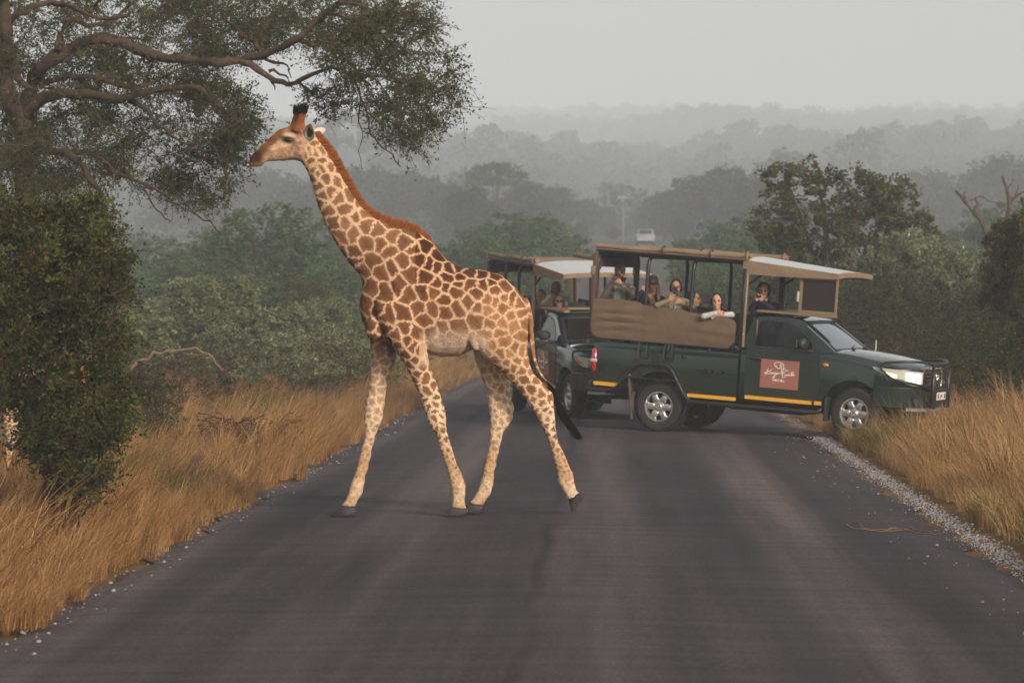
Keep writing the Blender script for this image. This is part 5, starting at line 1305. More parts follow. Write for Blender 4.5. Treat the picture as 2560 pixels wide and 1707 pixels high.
# ---- dark bush in front at the left edge
def front_bush():
    r = np.random.default_rng(31); d0 = 24.6; bx = ground_point(140, 1330)
    root = empty('leafy_bush', (P(130, 1300, d0).x, d0, gz(P(130, 1300, d0).x, d0))); b = np.array(root.location)
    PA = [D(*p) for p in [(-30, 440), (40, 430), (110, 470), (160, 470), (215, 450), (262, 470), (255, 540), (285, 560), (300, 600), (262, 640), (300, 660), (255, 720), (290, 790), (270, 850), (305, 900), (310, 945), (270, 985), (285, 1010), (215, 1015), (190, 1045), (120, 1040), (60, 1010), (-30, 930)]]
    PB = [D(*p) for p in [(20, 960), (120, 960), (260, 950), (300, 935), (250, 1000), (200, 1040), (140, 1060), (90, 1050), (60, 1020)]]
    PC = [D(*p) for p in [(150, 1070), (235, 1085), (260, 1075), (250, 1110), (180, 1120), (130, 1120)]]
    qa = sample_poly(PA, 1250, r, .55, 34, 4); qb = sample_poly(PB, 230, r, .4, 30, 5); qc = sample_poly(PC, 55, r)
    keep = lambda q: q[~((q[:, 0] < 62) & (q[:, 1] > 1010) & (q[:, 1] < 1250))]
    qa, qb = keep(qa), keep(qb)
    C = np.concatenate([lift(qa, r.normal(25.6, .8, len(qa))), lift(qb, r.normal(24.7, .35, len(qb))), lift(qc, r.normal(24.2, .2, len(qc)))])
    polys, rad = [], []
    for (x0, x1, y1, dd) in ((120, 30, 560, 25.6), (130, 110, 500, 25.8), (140, 190, 560, 25.3), (150, 250, 680, 25.2), (150, 285, 820, 25.0), (140, 300, 1000, 24.6), (150, 265, 960, 24.7), (135, 200, 900, 25.2), (130, 90, 800, 25.4), (110, 80, 900, 25.2), (190, 270, 1170, 24.3), (130, 325, 640, 25.2)):
        a = np.array([P(x0 + r.uniform(-20, 20), 1310, d0)]); a[0, 2] = gz(a[0, 0], a[0, 1]) - .02
        e = np.array(P(x1 * DS * .92, y1 * DS * .97, dd)); m = (a[0] + e) / 2 + np.array([r.normal(0, .06), r.normal(0, .1), .08]); p = densify([a[0], m, e], .08, .008, r)
        polys.append(p); rad.append(np.linspace(.026, .007, len(p)))
    skel = np.concatenate(polys); tp, tr = connect(skel, C, r, .009, .10)
    V, Fq, t, tw = sprays(C, r, 5, 9, (.09, .26), .042, .026, -.15, .007); tp += list(tw); tr += [np.array([.003, .002, .001])] * len(tw); V2, F2 = np_tubes(polys + tp, rad + tr, 4); o = link('stems', mesh_np('stems', V2 - b, F2), M_BARKD, root); o['kind'] = 'stuff'
    o = link('crown', leaf_mesh('crown', V - b, Fq, t), M_LEAF_D, root); o['kind'] = 'stuff'
    # bare reddish twigs at the right side
    tw = [([(225, 770), (260, 700), (300, 670), (338, 655)], .004), ([(215, 740), (280, 735), (340, 705)], .005), ([(230, 700), (270, 725), (315, 775), (300, 790)], .005), ([(200, 800), (270, 760), (330, 770)], .004), ([(240, 640), (280, 610), (300, 590), (330, 585)], .004), ([(0, 860), (60, 800), (120, 770), (135, 740)], .010)]
    V, Fq = np_tubes([densify(lift(np.array([(x * 1.0, y * 1.0) for x, y in pts]) * [1, 1], 24.8), .05, .004, r) for pts, _ in tw], [np.float64(w) for _, w in tw], 5)
    o = link('bare_twigs', mesh_np('bare_twigs', V - b, Fq), M_BARK, root); o['kind'] = 'stuff'
    tag(root, 'dense dark green bush with scattered orange leaves beside the grass verge', 'bush')
front_bush()

# ---- tree kinds that are copied
def proto(name, seed, h, lobes, ncl, per, leaf, mat_leaf, trunk_r, spread=(.18, .38), bark=None, bare=False, stems=1):
    """lobes: (x, y, z, rx, ry, rz) in metres; returns an Empty with trunk and crown, left unplaced"""
    r = np.random.default_rng(seed); root = empty(name)
    C = []
    vol = np.array([l[3] * l[4] * l[5] for l in lobes]); cnt = np.maximum(6, (ncl * vol / vol.sum()).astype(int))
    for l, n in zip(lobes, cnt):
        u = r.normal(size=(n, 3)); u /= np.linalg.norm(u, axis=1)[:, None]; u *= (r.random((n, 1)) ** .33) * (1 + .18 * np.sin(u[:, :1] * 7 + seed) * np.cos(u[:, 2:] * 6))
        C.append(np.array(l[:3]) + u * np.array(l[3:]))
    C = np.concatenate(C); polys, rad = [], []
    for k in range(stems):
        bx = r.normal(0, .12 * (stems > 1), 2)
        for l in lobes[k::stems] if stems > 1 else lobes:
            e = np.array(l[:3]) + [0, 0, -.1 * l[5]]; a = np.array([bx[0], bx[1], -.1]); m = a * .45 + e * .55; m[2] = e[2] * .45; m[:2] = a[:2] + (e[:2] - a[:2]) * .3
            p = densify([a, m, e], .25, .02, r); polys.append(p); rad.append(trunk_r * (.25 / 1) ** np.linspace(0, 1, len(p)))
    tp, tr = connect(np.concatenate(polys)[::2], C, r, trunk_r * .2, .1)
    V, Fq = np_tubes(polys + tp, rad + tr, 5); link('trunk', mesh_np(name + '_trunk', V, Fq), bark or M_BARK, root)
    if not bare:
        V, Fq, t = leaves_np(C, per, r.uniform(*spread, len(C)), leaf, leaf * .6, r); o = link('crown', leaf_mesh(name + '_crown', V, Fq, t), mat_leaf, root); o['kind'] = 'stuff'
    root['_h'] = h; return root

def lobes_round(r, h, w, n, low=.35):
    out = []
    for k in range(n):
        a = 2 * math.pi * k / n + r.uniform(-.4, .4); q = r.uniform(.35, .75); z = h * r.uniform(low + .1, .8)
        out.append((w / 2 * q * math.cos(a), w / 2 * q * math.sin(a), z, w * r.uniform(.17, .26), w * r.uniform(.17, .26), h * r.uniform(.10, .17)))
    out.append((r.normal(0, .1), r.normal(0, .1), h * .82, w * .24, w * .24, h * .16)); out.append((.15 * w, -.1 * w, h * .62, w * .28, w * .28, h * .16)); return out
_r = np.random.default_rng(5)
PROT = {
 'round': proto('bushveld_tree', 51, 6.0, lobes_round(_r, 6, 6, 7), 430, 36, .18, M_LEAF_G, .16),
 'tall': proto('bushveld_tree', 52, 8.0, lobes_round(_r, 8, 6.5, 9, .3), 380, 26, .19, M_LEAF_G, .2, (.25, .5)),
 'umbrella': proto('umbrella_thorn_tree', 53, 7.0, [(0, 0, 6.1, 2.2, 2.2, .45), (-1.8, .4, 5.5, 1.6, 1.6, .4), (1.9, -.3, 5.6, 1.6, 1.6, .4), (.5, 1.7, 5.2, 1.5, 1.4, .4), (-.6, -1.6, 5.0, 1.5, 1.4, .45), (2.6, .8, 4.9, 1.0, 1.0, .4), (-2.7, -.6, 4.8, 1.0, 1.0, .4)], 330, 26, .17, M_LEAF_G, .17, (.2, .42)),
 'misty': proto('misty_tree', 60, 10.0, [(0, 0, 7.6, 2.6, 2.6, 1.9), (-2.6, .5, 6.3, 2.2, 2.2, 1.7), (2.5, -.4, 6.6, 2.3, 2.2, 1.7), (.6, 2.2, 6.0, 2.2, 2.0, 1.6), (-.8, -2.2, 5.6, 2.2, 2.0, 1.6), (4.2, .6, 4.8, 1.6, 1.6, 1.4), (-4.2, -.3, 4.6, 1.6, 1.6, 1.4), (1.2, 0, 4.2, 3.0, 2.4, 1.6), (-1.8, 0, 3.8, 2.8, 2.2, 1.5), (0, 0, 2.0, 3.6, 2.4, 1.4)], 620, 26, .36, M_LEAF_T, .3, (.4, .8)),
 'olive': proto('olive_brown_tree', 54, 5.6, [(-1.25, 0, 4.9, .75, .8, .65), (-.55, .2, 5.15, .55, .6, .5), (.35, -.2, 4.85, .75, .8, .6), (1.15, .1, 4.75, .75, .75, .6), (-1.6, .3, 3.9, .7, .8, .65), (-.5, -.4, 4.0, .95, .9, .7), (.7, .3, 3.9, 1.0, .9, .7), (1.7, -.2, 3.9, .7, .8, .5), (-1.2, 0, 3.0, .9, .9, .6), (.3, 0, 2.8, 1.2, 1.0, .6), (1.5, .2, 3.0, .9, .9, .55), (0, 0, 1.8, 1.3, 1.1, .8)], 820, 42, .10, M_LEAF_O, .13, (.10, .24)),
 'pale': proto('pale_leaved_shrub', 55, 3.0, [(-.5, 0, 2.35, .75, .7, .45), (.5, .1, 2.45, .7, .7, .4), (0, -.3, 1.9, 1.0, .8, .45), (-1.05, .2, 1.7, .65, .6, .45), (1.1, -.1, 1.75, .7, .6, .45), (.2, .3, 1.3, 1.1, .9, .4)], 420, 24, .085, M_LEAF_P, .05, (.08, .20), stems=1),
 'pale_low': proto('pale_leaved_shrub', 56, 2.2, [(-.75, 0, 1.6, .65, .6, .38), (.55, .1, 1.8, .7, .6, .36), (0, -.3, 1.25, .8, .6, .35), (-1.3, .2, 1.15, .55, .5, .35), (1.25, -.1, 1.25, .6, .5, .36), (.2, .3, .85, .8, .6, .25)], 300, 26, .075, M_LEAF_P, .045, (.07, .18), stems=3),
 'thicket': proto('thicket_bush', 57, 3.6, [(-1.2, 0, 2.5, 1.0, 1.0, .8), (.2, .2, 2.8, 1.1, 1.0, .7), (1.4, 0, 2.3, 1.0, 1.0, .8), (-1.7, .1, 1.2, 1.0, 1.0, .8), (0, -.3, 1.4, 1.4, 1.1, .9), (1.8, 0, 1.1, 1.0, 1.0, .8), (-.6, 0, .5, 1.8, 1.1, .5), (1.0, 0, .5, 1.5, 1.1, .5)], 620, 26, .085, M_LEAF_T, .06, (.10, .26), stems=4),
 'brown': proto('brown_brush', 58, 2.6, [(-1.0, 0, 1.7, .9, .9, .6), (.3, .1, 1.9, 1.0, .9, .6), (1.2, 0, 1.5, .8, .9, .6), (0, -.2, .8, 1.7, 1.0, .6), (-1.3, 0, .7, .9, .8, .5), (1.4, 0, .6, .8, .8, .5)], 430, 18, .075, M_LEAF_B, .05, (.09, .24), stems=5, bark=M_BARK),
 'bare': proto('dead_tree', 59, 6.0, [(-1.1, 0, 5.2, .5, .4, .6), (-.5, .3, 4.4, .4, .4, .5), (.9, 0, 5.6, .5, .4, .7), (1.4, -.2, 4.8, .5, .4, .4)], 26, 1, .05, M_LEAF_B, .16, bark=M_BARKP, bare=True),
}
_used = {k: False for k in PROT}
def place(kind, x, top, d, label, cat='tree', group=None, w=None, base=None, mat_leaf=None, rz=None, sink=0.0):
    """x, top: where the photograph (2352 wide) shows the crown's middle and top; d: distance"""
    src = PROT[kind]; o = src if not _used[kind] else copy_tree(src); _used[kind] = True
    p = P(x * DS, top * DS, d); zg = gz(p.x, d) - sink; h = max(.8, p.z - zg); s = h / src['_h']; sx = s * (w or 1.0)
    o.location = (p.x, d, zg); o.scale = (sx, sx, s); o.rotation_euler = (0, 0, rz if rz is not None else random.uniform(0, 6.28))
    if mat_leaf is not None:
        for c in o.children:
            if c.name.startswith('crown'):
                c.data = c.data if not c.data.materials else c.data; c.material_slots[0].link = 'OBJECT'; c.material_slots[0].material = mat_leaf
    tag(o, label, cat, group); return o
G1 = 'hazy trees behind the giraffe'; G2 = 'hazy trees beyond the trucks'; G3 = 'thicket along the right verge'; G4 = 'pale shrubs behind the left grass'
# left, middle distance
place('pale', 487, 612, 60, 'pale grey-green shrub on a thin bare stem above the dry grass', 'shrub', rz=.4, w=1.0)
for x, t, d, k in ((365, 664, 68, 'pale'), (650, 690, 60, 'pale_low'), (765, 668, 70, 'pale'), (835, 722, 64, 'pale_low'), (570, 742, 54, 'pale_low'), (300, 700, 56, 'pale_low'), (700, 752, 52, 'pale_low'), (432, 745, 62, 'pale_low')):
    up = k == 'pale'; place(k, x, t, d, 'tall pale shrub standing above its neighbours behind the left grass' if up else 'low pale spreading shrub at the back of the left grass', 'shrub', 'tall pale shrubs behind the left grass' if up else G4, w=1.0)
for x, t, d in ((400, 790, 52), (530, 800, 58), (770, 775, 60), (640, 795, 62), (470, 770, 70), (820, 790, 66), (350, 800, 60)):
    place('brown', x, t, d, 'low brown brush at the back of the left grass', 'brush', 'brown brush at the back of the left grass', w=1.2)
place('thicket', 345, 835, 40, 'low dark green scrub spilling out behind the dark bush', 'bush', w=1.0)
place('thicket', 850, 690, 66, 'dark green bush growing between the pale shrubs and the road', 'bush', w=.8, mat_leaf=M_LEAF_G)
place('olive', 700, 640, 84, 'olive green tree rising among the pale shrubs', 'tree', w=1.1, rz=1.2)
place('tall', 610, 452, 100, 'broad dark tree with grey stems standing behind the pale shrubs', 'tree', w=1.35, rz=1.0)
for x, t, d, k, w in ((380, 560, 123, 'round', 1.5), (480, 520, 138, 'round', 1.2), (300, 520, 148, 'tall', 1.3), (740, 560, 117, 'round', 1.3), (820, 520, 158, 'round', 1.5), (930, 540, 138, 'round', 1.4), (220, 560, 118, 'round', 1.4), (130, 540, 128, 'round', 1.4), (560, 600, 93, 'round', 1.1), (700, 620, 90, 'round', 1.1), (420, 600, 98, 'round', 1.2), (1010, 560, 123, 'round', 1.2), (880, 590, 104, 'round', 1.2)):
    far = d > 100; place(k, x, t, d, 'soft green tree in the mist behind the broad dark tree' if far else 'green tree just behind the pale shrubs', 'tree', G1 if far else 'green trees just behind the pale shrubs', w=w)
for x, t, d, w in ((600, 378, 402, 1.3), (680, 400, 375, 1.2), (800, 372, 348, 1.2), (880, 372, 362, 1.3), (960, 385, 342, 1.2), (1040, 412, 315, 1.1), (520, 400, 402, 1.2), (430, 410, 388, 1.2), (740, 430, 321, 1.1)):
    place('misty', x, t, d, 'grey tree faded by the mist behind the giraffe', 'tree', 'misty grey trees behind the giraffe', w=w)
# beyond the trucks
place('umbrella', 1140, 362, 290, 'tallest flat-topped misty tree rising over the road gap', 'tree', w=.9, rz=.5)
for x, t, d, k, w in ((1080, 420, 268, 'misty', 1.0), (1210, 410, 309, 'misty', 1.0), (1280, 420, 335, 'misty', 1.0), (1350, 450, 351, 'misty', .9), (1395, 470, 369, 'misty', 1.0), (1480, 470, 375, 'misty', 1.0), (1430, 500, 402, 'misty', 1.6), (1530, 430, 342, 'misty', 1.0), (1590, 395, 328, 'misty', 1.1), (1660, 370, 315, 'misty', 1.15), (1730, 395, 301, 'misty', 1.0), (1410, 520, 321, 'misty', 1.0), (1330, 510, 295, 'misty', 1.0), (1560, 500, 288, 'misty', 1.0)):
    left = x < 1440; place(k, x, t, d, 'dim misty tree on the flat-topped tree\'s side of the road gap' if left else 'dim misty tree across the road gap from the flat-topped tree', 'tree', 'misty trees left of the road gap' if left else 'misty trees right of the road gap', w=w)
for x, t, d, k, w in ((1160, 480, 149, 'round', 1.2), (1240, 490, 142, 'round', 1.2), (1090, 520, 134, 'round', 1.1), (1200, 540, 118, 'round', 1.1), (1270, 550, 128, 'round', .9), (1130, 570, 109, 'round', 1.1), (1640, 505, 149, 'round', 1.2), (1720, 490, 138, 'round', 1.2), (1780, 520, 123, 'round', 1.2), (1600, 550, 138, 'round', .9), (1690, 560, 116, 'round', 1.0), (1760, 580, 103, 'round', 1.1), (1640, 590, 109, 'round', .8)):
    left = x < 1440; place(k, x, t, d, 'fresh green tree beside the far road above the rear truck' if left else 'fresh green tree beside the far road near the olive-brown tree', 'tree', 'green trees above the rear truck' if left else 'green trees near the olive-brown tree', w=w)
# right hand side
place('olive', 1935, 368, 72, 'bushy olive-brown tree standing clear above the right thicket', 'tree', rz=0.0, w=1.02)
for x, t, d, k in ((2090, 500, 66, 'pale'), (2170, 530, 64, 'pale'), (2040, 540, 68, 'pale')):
    place(k, x, t, d, 'pale silvery shrub growing over the right thicket', 'shrub', 'pale shrubs over the right thicket', w=.62)
for x, t, d, w in ((1830, 610, 74, 1.0), (1920, 620, 70, 1.0), (2000, 600, 66, 1.0), (2090, 610, 62, 1.0), (2180, 640, 60, 1.0), (2260, 640, 58, 1.0), (2340, 600, 60, 1.1), (1880, 680, 62, 1.0), (2060, 690, 58, 1.0), (2220, 730, 54, .9), (2300, 740, 53, .9), (2380, 700, 54, 1.0), (2140, 720, 57, 1.0), (1790, 600, 88, 1.0)):
    tall = t < 660; place('thicket', x, t, d, 'tall dark thicket bush behind the front of the truck' if tall else 'lower dark thicket bush in front of the taller thicket', 'bush', G3 if tall else 'lower bushes of the right thicket', w=w)
for x, t, d in ((1960, 740, 60), (2050, 760, 56), (2130, 790, 55), (1880, 760, 62), (2260, 800, 52), (2340, 800, 51)):
    place('brown', x, t, d, 'dry brown brush at the foot of the right thicket', 'brush', 'brown brush at the foot of the right thicket', w=1.2)
place('olive', 2340, 470, 50, 'leafy tree with rusty sprigs at the thicket end', 'tree', rz=2.0, w=.62)
place('thicket', 2325, 690, 49, 'glossy dark green bush under the rusty-sprigged tree', 'bush', w=.9, mat_leaf=M_LEAF_D)
dead = []
for pts, r0, r1 in (([(2280, 780), (2276, 640), (2268, 560), (2258, 515), (2240, 490), (2218, 464), (2194, 438)], .16, .05), ([(2222, 468), (2214, 452), (2216, 440)], .05, .02), ([(2238, 488), (2244, 468), (2240, 452)], .06, .02), ([(2226, 462), (2250, 452), (2272, 462), (2300, 474)], .022, .01), ([(2272, 600), (2300, 540), (2316, 490), (2318, 462), (2310, 430), (2302, 405)], .11, .04), ([(2318, 468), (2334, 450), (2354, 441), (2380, 428)], .06, .02), ([(2334, 450), (2338, 436), (2336, 424)], .03, .012), ([(2312, 440), (2322, 420), (2326, 412)], .02, .01)):
    p = densify(lift(np.array([D(*k) for k in pts]), 80.0), .2, .015, _r); dead.append((p, np.linspace(r0, r1, len(p)) * .8 * (1 + _r.normal(0, .12, len(p)))))
b_ = np.array([dead[0][0][0][0], 80.0, gz(dead[0][0][0][0], 80.0)]); V, Fq = np_tubes([d_[0] for d_ in dead], [d_[1] for d_ in dead], 7)
V = np.concatenate([V - b_]); dt = empty('dead_tree', tuple(b_)); link('trunk', mesh_np('dead_trunk', V, Fq), M_BARK, dt); tag(dt, 'bare dead tree with pale broken branches above the thicket', 'tree')
for x, t, d, w in ((2250, 470, 165, .9), (2330, 450, 150, .9), (2160, 560, 142, 1.0), (2290, 540, 135, 1.0)):
    place('round', x, t, d, 'green tree behind the bare dead tree', 'tree', 'green trees behind the dead tree', w=w)
for x, t, d, w in ((2130, 380, 393, 1.2), (2220, 410, 363, 1.2), (2310, 345, 378, 1.3), (2370, 380, 363, 1.2), (1850, 450, 302, 1.1), (1960, 440, 348, 1.2), (2060, 430, 333, 1.2)):
    place('misty', x, t, d, 'faint grey tree far behind the right thicket', 'tree', 'faint trees far behind the right thicket', w=w)
for k, u in _used.items():
    if not u:
        for c in list(PROT[k].children): bpy.data.objects.remove(c)
        bpy.data.objects.remove(PROT[k])

# arched dead branch and a heap of dead twigs in the left grass
r = np.random.default_rng(77)
q = np.array([D(*p) for p in [(300, 850), (330, 826), (370, 808), (415, 800), (450, 803), (490, 822), (510, 850)]]); p = densify(lift(q, 50.0), .1, .022, r)
V, Fq = np_tubes([p, densify(lift(np.array([D(*k) for k in [(400, 803), (445, 815), (480, 818)]]), 50.1), .1, .01, r)], [np.linspace(.034, .016, len(p)) * (1 + .2 * np.sin(np.arange(len(p)) * 2.1)), np.float64(.013)], 7); b = p[0].copy()
tag(link('fallen_branch', mesh_np('fallen_branch', V - b, Fq), M_BARKP, loc=tuple(b)), 'bleached dead branch arching over the dry grass', 'branch')
c0 = P(560 * DS, 945 * DS, 42.5); b = np.array([c0.x, c0.y, gz(c0.x, c0.y)]); polys = []
for k in range(150):
    a = r.uniform(0, 6.28); s = b + [r.normal(0, .45), r.normal(0, .35), r.uniform(.0, .15)]; e = s + np.array([math.cos(a) * r.uniform(.2, .6), math.sin(a) * .4, r.uniform(-.05, .38)]); polys.append(densify([s, (s + e) / 2 + [0, 0, r.uniform(.03, .14)], e], .12))
V, Fq = np_tubes(polys, [np.float64(.007)] * len(polys), 4)
tag(link('twig_heap', mesh_np('twig_heap', V - b, Fq), M_BARKD, loc=tuple(b)), 'grey tangle of dead twigs lying in the left grass', 'twigs', kind='stuff')

# ---------------------------------------------------------------- grass (nobody could count it)
def blade_clump(seed, n, h, lean, seedheads=.3, width=.006, spread=.12):
    r = np.random.default_rng(seed); V = []; Fs = []; T = []; k0 = 0
    for i in range(n):
        a = r.uniform(0, 6.28); rad = spread * math.sqrt(r.random()); x, y = rad * math.cos(a), rad * math.sin(a); L = h * r.uniform(.55, 1.15)
        da = r.uniform(0, 6.28); bend = r.uniform(.1, .55) if r.random() < .85 else r.uniform(.8, 1.5); dx, dy = math.cos(da) * bend + lean, math.sin(da) * bend; w = width * r.uniform(.7, 1.3); fa = r.uniform(0, 3.14); t = r.random()
        for s in range(4):
            f = s / 3; cx, cy, cz = x + dx * L * f * f, y + dy * L * f * f, L * (f - .25 * bend * f * f); ww = w * (1 - f) ** .6 if s < 3 else .0008
            if seedheads > t and s == 2: ww *= 1.9
            V += [(cx - ww * math.cos(fa), cy - ww * math.sin(fa), cz), (cx + ww * math.cos(fa), cy + ww * math.sin(fa), cz)]; T += [t * .85, t * .85]
        for s in range(3): Fs.append((k0 + 2 * s, k0 + 2 * s + 1, k0 + 2 * s + 3, k0 + 2 * s + 2))
        k0 += 8
    return leaf_mesh('grass_clump', np.array(V), np.array(Fs), np.array(T))
M_GRASS_L = leaf_mat('golden_grass', (.20, .085, .024), (.62, .37, .15), (.66, .46, .22), trans=.4, rough=.7, inst=.5)
M_GRASS_R = leaf_mat('straw_grass', (.20, .098, .032), (.60, .38, .17), (.66, .50, .28), trans=.4, rough=.7, inst=.5)
M_GRASS_G = leaf_mat('greenish_grass', (.085, .085, .022), (.26, .20, .065), trans=.4, rough=.7, inst=.5)
def instancer(name, pts, rotz, scl, idx, meshes, label, cat, tilt=None):
    me = bpy.data.meshes.new(name); me.vertices.add(len(pts)); me.vertices.foreach_set('co', np.asarray(pts, np.float32).ravel())
    rot = np.zeros((len(pts), 3), np.float32); rot[:, 2] = rotz
    if tilt is not None: rot[:, :2] = tilt
    for nm, ty, key, v in (('rot', 'FLOAT_VECTOR', 'vector', rot.ravel()), ('scl', 'FLOAT', 'value', np.asarray(scl, np.float32)), ('idx', 'INT', 'value', np.asarray(idx, np.int32))):
        a = me.attributes.new(nm, ty, 'POINT'); a.data.foreach_set(key, v)
    cl = bpy.data.collections.new(name + '_kinds')
    for k, m in enumerate(meshes):
        o = bpy.data.objects.new('%s_kind_%02d' % (name, k), m); cl.objects.link(o)
    ng = bpy.data.node_groups.new(name + '_scatter', 'GeometryNodeTree'); ng.interface.new_socket('Geometry', in_out='INPUT', socket_type='NodeSocketGeometry'); ng.interface.new_socket('Geometry', in_out='OUTPUT', socket_type='NodeSocketGeometry')
    N = ng.nodes; Lk = ng.links; gi = N.new('NodeGroupInput'); go = N.new('NodeGroupOutput'); ip = N.new('GeometryNodeInstanceOnPoints'); ci = N.new('GeometryNodeCollectionInfo'); ci.inputs[0].default_value = cl; ci.inputs['Separate Children'].default_value = True; ci.inputs['Reset Children'].default_value = True
    def na(nm, ty):
        q = N.new('GeometryNodeInputNamedAttribute'); q.data_type = ty; q.inputs[0].default_value = nm; return q.outputs[0]
    Lk.new(gi.outputs[0], ip.inputs['Points']); Lk.new(ci.outputs[0], ip.inputs['Instance']); ip.inputs['Pick Instance'].default_value = True
    Lk.new(na('idx', 'INT'), ip.inputs['Instance Index']); er = N.new('FunctionNodeEulerToRotation'); Lk.new(na('rot', 'FLOAT_VECTOR'), er.inputs[0]); Lk.new(er.outputs[0], ip.inputs['Rotation']); Lk.new(na('scl', 'FLOAT'), ip.inputs['Scale']); Lk.new(ip.outputs[0], go.inputs[0])
    o = link(name, me); md = o.modifiers.new('scatter', 'NODES'); md.node_group = ng
    return tag(o, label, cat, kind='stuff')
def clump_set(seed0, m, specs):
    out = []
    for k, (n, h, lean, sh, w, sp) in enumerate(specs):
        me = blade_clump(seed0 + k, n, h, lean, sh, w, sp); me.materials.append(m); out.append(me)
    return out
def scatter_verge(side, seed, zones, keep=None):
    """zones: (y0, y1, offset from road edge, offset to, tufts per square metre)"""
    r = np.random.default_rng(seed); out = []
    for y0, y1, u0, u1, dens in zones:
        n = int((y1 - y0) * (u1 - u0) * dens); y = r.uniform(y0, y1, n); u = r.uniform(u0, u1, n)
        edge = .10 * np.sin(y * 1.3 + side) + .08 * np.sin(y * 3.7)
        x = A_C + SL * y + side * (HALF + u + edge * np.clip(1 - u / .8, 0, 1)); ok = np.abs(x / y) < .27 + 1.6 / y
        out.append(np.stack([x[ok], y[ok], u[ok]], 1))
    q = np.concatenate(out); return q, r
# left
q, r = scatter_verge(-1, 61, [(13, 32, -.02, .5, 70), (13, 32, .5, 6, 26), (13, 32, 6, 9, 10), (32, 60, -.02, .5, 45), (32, 60, .5, 11, 15), (60, 100, 0, 14, 6), (100, 150, 0, 12, 2)])
z = ground_np(q[:, 0], q[:, 1]); rag = .60 + .32 * np.sin(q[:, 0] * 1.7 + q[:, 1] * .9) * np.sin(q[:, 1] * .6 + 1); hs = np.clip(rag * .92 + r.normal(0, .16, len(q)), .22, 1.1) * np.clip(.42 + q[:, 2] * .5, .42, 1.0)
gl_specs = [(26, .66, .55, .25, .0065, .13), (22, .80, .45, .45, .006, .15), (28, .55, .7, .1, .007, .14), (18, .95, .6, .5, .006, .12)]
green = (np.sin(q[:, 0] * .8 + 2) * np.sin(q[:, 1] * .35) > .55) & (r.random(len(q)) < .5)
ix = r.integers(0, 4, len(q)); ix = np.where(green, 4 + r.integers(0, 2, len(q)), ix)
instancer('grass_left', np.stack([q[:, 0], q[:, 1], z - .02], 1), r.normal(0, .9, len(q)), hs, ix, clump_set(600, M_GRASS_L, gl_specs) + clump_set(620, M_GRASS_G, gl_specs[:2]), 'golden dry grass leaning along the left road edge', 'grass')
# right
q, r = scatter_verge(1, 62, [(13, 34, .42, .9, 60), (13, 34, .9, 5, 28), (13, 34, 5, 9, 12), (34, 60, .42, .9, 45), (34, 60, .9, 9, 22), (34, 60, 9, 14, 7), (60, 100, .3, 12, 5), (100, 150, .3, 12, 2)])
# pressed flat under the truck
loc_ = (np.array(M1.inverted()) @ np.concatenate([np.stack([q[:, 0], q[:, 1], np.zeros(len(q))], 1), np.ones((len(q), 1))], 1).T).T
ok = ~((loc_[:, 0] > -1) & (loc_[:, 0] < 4.05) & (np.abs(loc_[:, 1]) < .80)); q = q[ok]
z = ground_np(q[:, 0], q[:, 1]); rag = .66 + .22 * np.sin(q[:, 0] * 1.4 + q[:, 1] * .8) * np.sin(q[:, 1] * .5); hs = np.clip(rag + r.normal(0, .13, len(q)), .3, 1.2) * np.clip(.42 + (q[:, 2] - .35) * .8, .45, 1.0)
gr_specs = [(26, .62, -.15, .55, .006, .14), (22, .74, -.3, .7, .0055, .15), (28, .5, -.1, .3, .0065, .14), (18, .86, -.2, .8, .0055, .12)]
green = (np.sin(q[:, 0] * .9) * np.sin(q[:, 1] * .4 + 1) > .3) & (r.random(len(q)) < np.clip(1.0 - q[:, 2] * .25, .15, .6))
ix = r.integers(0, 4, len(q)); ix = np.where(green, 4 + r.integers(0, 2, len(q)), ix)
instancer('grass_right', np.stack([q[:, 0], q[:, 1], z - .02], 1), r.normal(0, .7, len(q)), hs, ix, clump_set(640, M_GRASS_R, gr_specs) + clump_set(660, M_GRASS_G, gr_specs[:2]), 'pale straw grass standing round the truck on the right verge', 'grass')

# ---------------------------------------------------------------- loose stones on the road edges
M_STONE = mat('white_quartz_chip', (.27, .26, .27), .9, noise_amt=.4, noise_scale=30)
def stone_meshes():
    out = []
    for k in range(4):
        r = np.random.default_rng(900 + k); mb = MB(); mb.ball((0, 0, .25), (.5, .38, .3), 6, 4); me = mb.mesh('stone', smooth=False); V = verts_np(me) * r.uniform(.75, 1.25, (len(me.vertices), 3)); me.vertices.foreach_set('co', V.astype(np.float32).ravel()); me.materials.append(M_STONE); out.append(me)
    return out
r = np.random.default_rng(91); stm = stone_meshes()
y = np.concatenate([r.uniform(14, 27, 2600), r.uniform(27, 46, 3500), r.uniform(46, 75, 1200)]); n = len(y); u = HALF - .02 + r.normal(.13, .08, n) - np.where(r.random(n) < .03, r.uniform(0, .8, n), 0)
x = A_C + SL * y + u; instancer('gravel_right', np.stack([x, y, ground_np(x, y) + .002], 1), r.uniform(0, 6.28, n), np.clip(r.lognormal(-4.35, .45, n), .006, .03), r.integers(0, 4, n), stm, 'strip of white stone chips along the right road edge', 'gravel')
y = r.uniform(14, 60, 550); n = len(y); u = -HALF + .05 + np.abs(r.normal(0, .16, n)); x = A_C + SL * y + u
instancer('gravel_left', np.stack([x, y, ground_np(x, y) + .002], 1), r.uniform(0, 6.28, n), np.clip(r.lognormal(-4.4, .5, n), .006, .035), r.integers(0, 4, n), stm, 'scattered white stone chips along the left road edge', 'gravel')

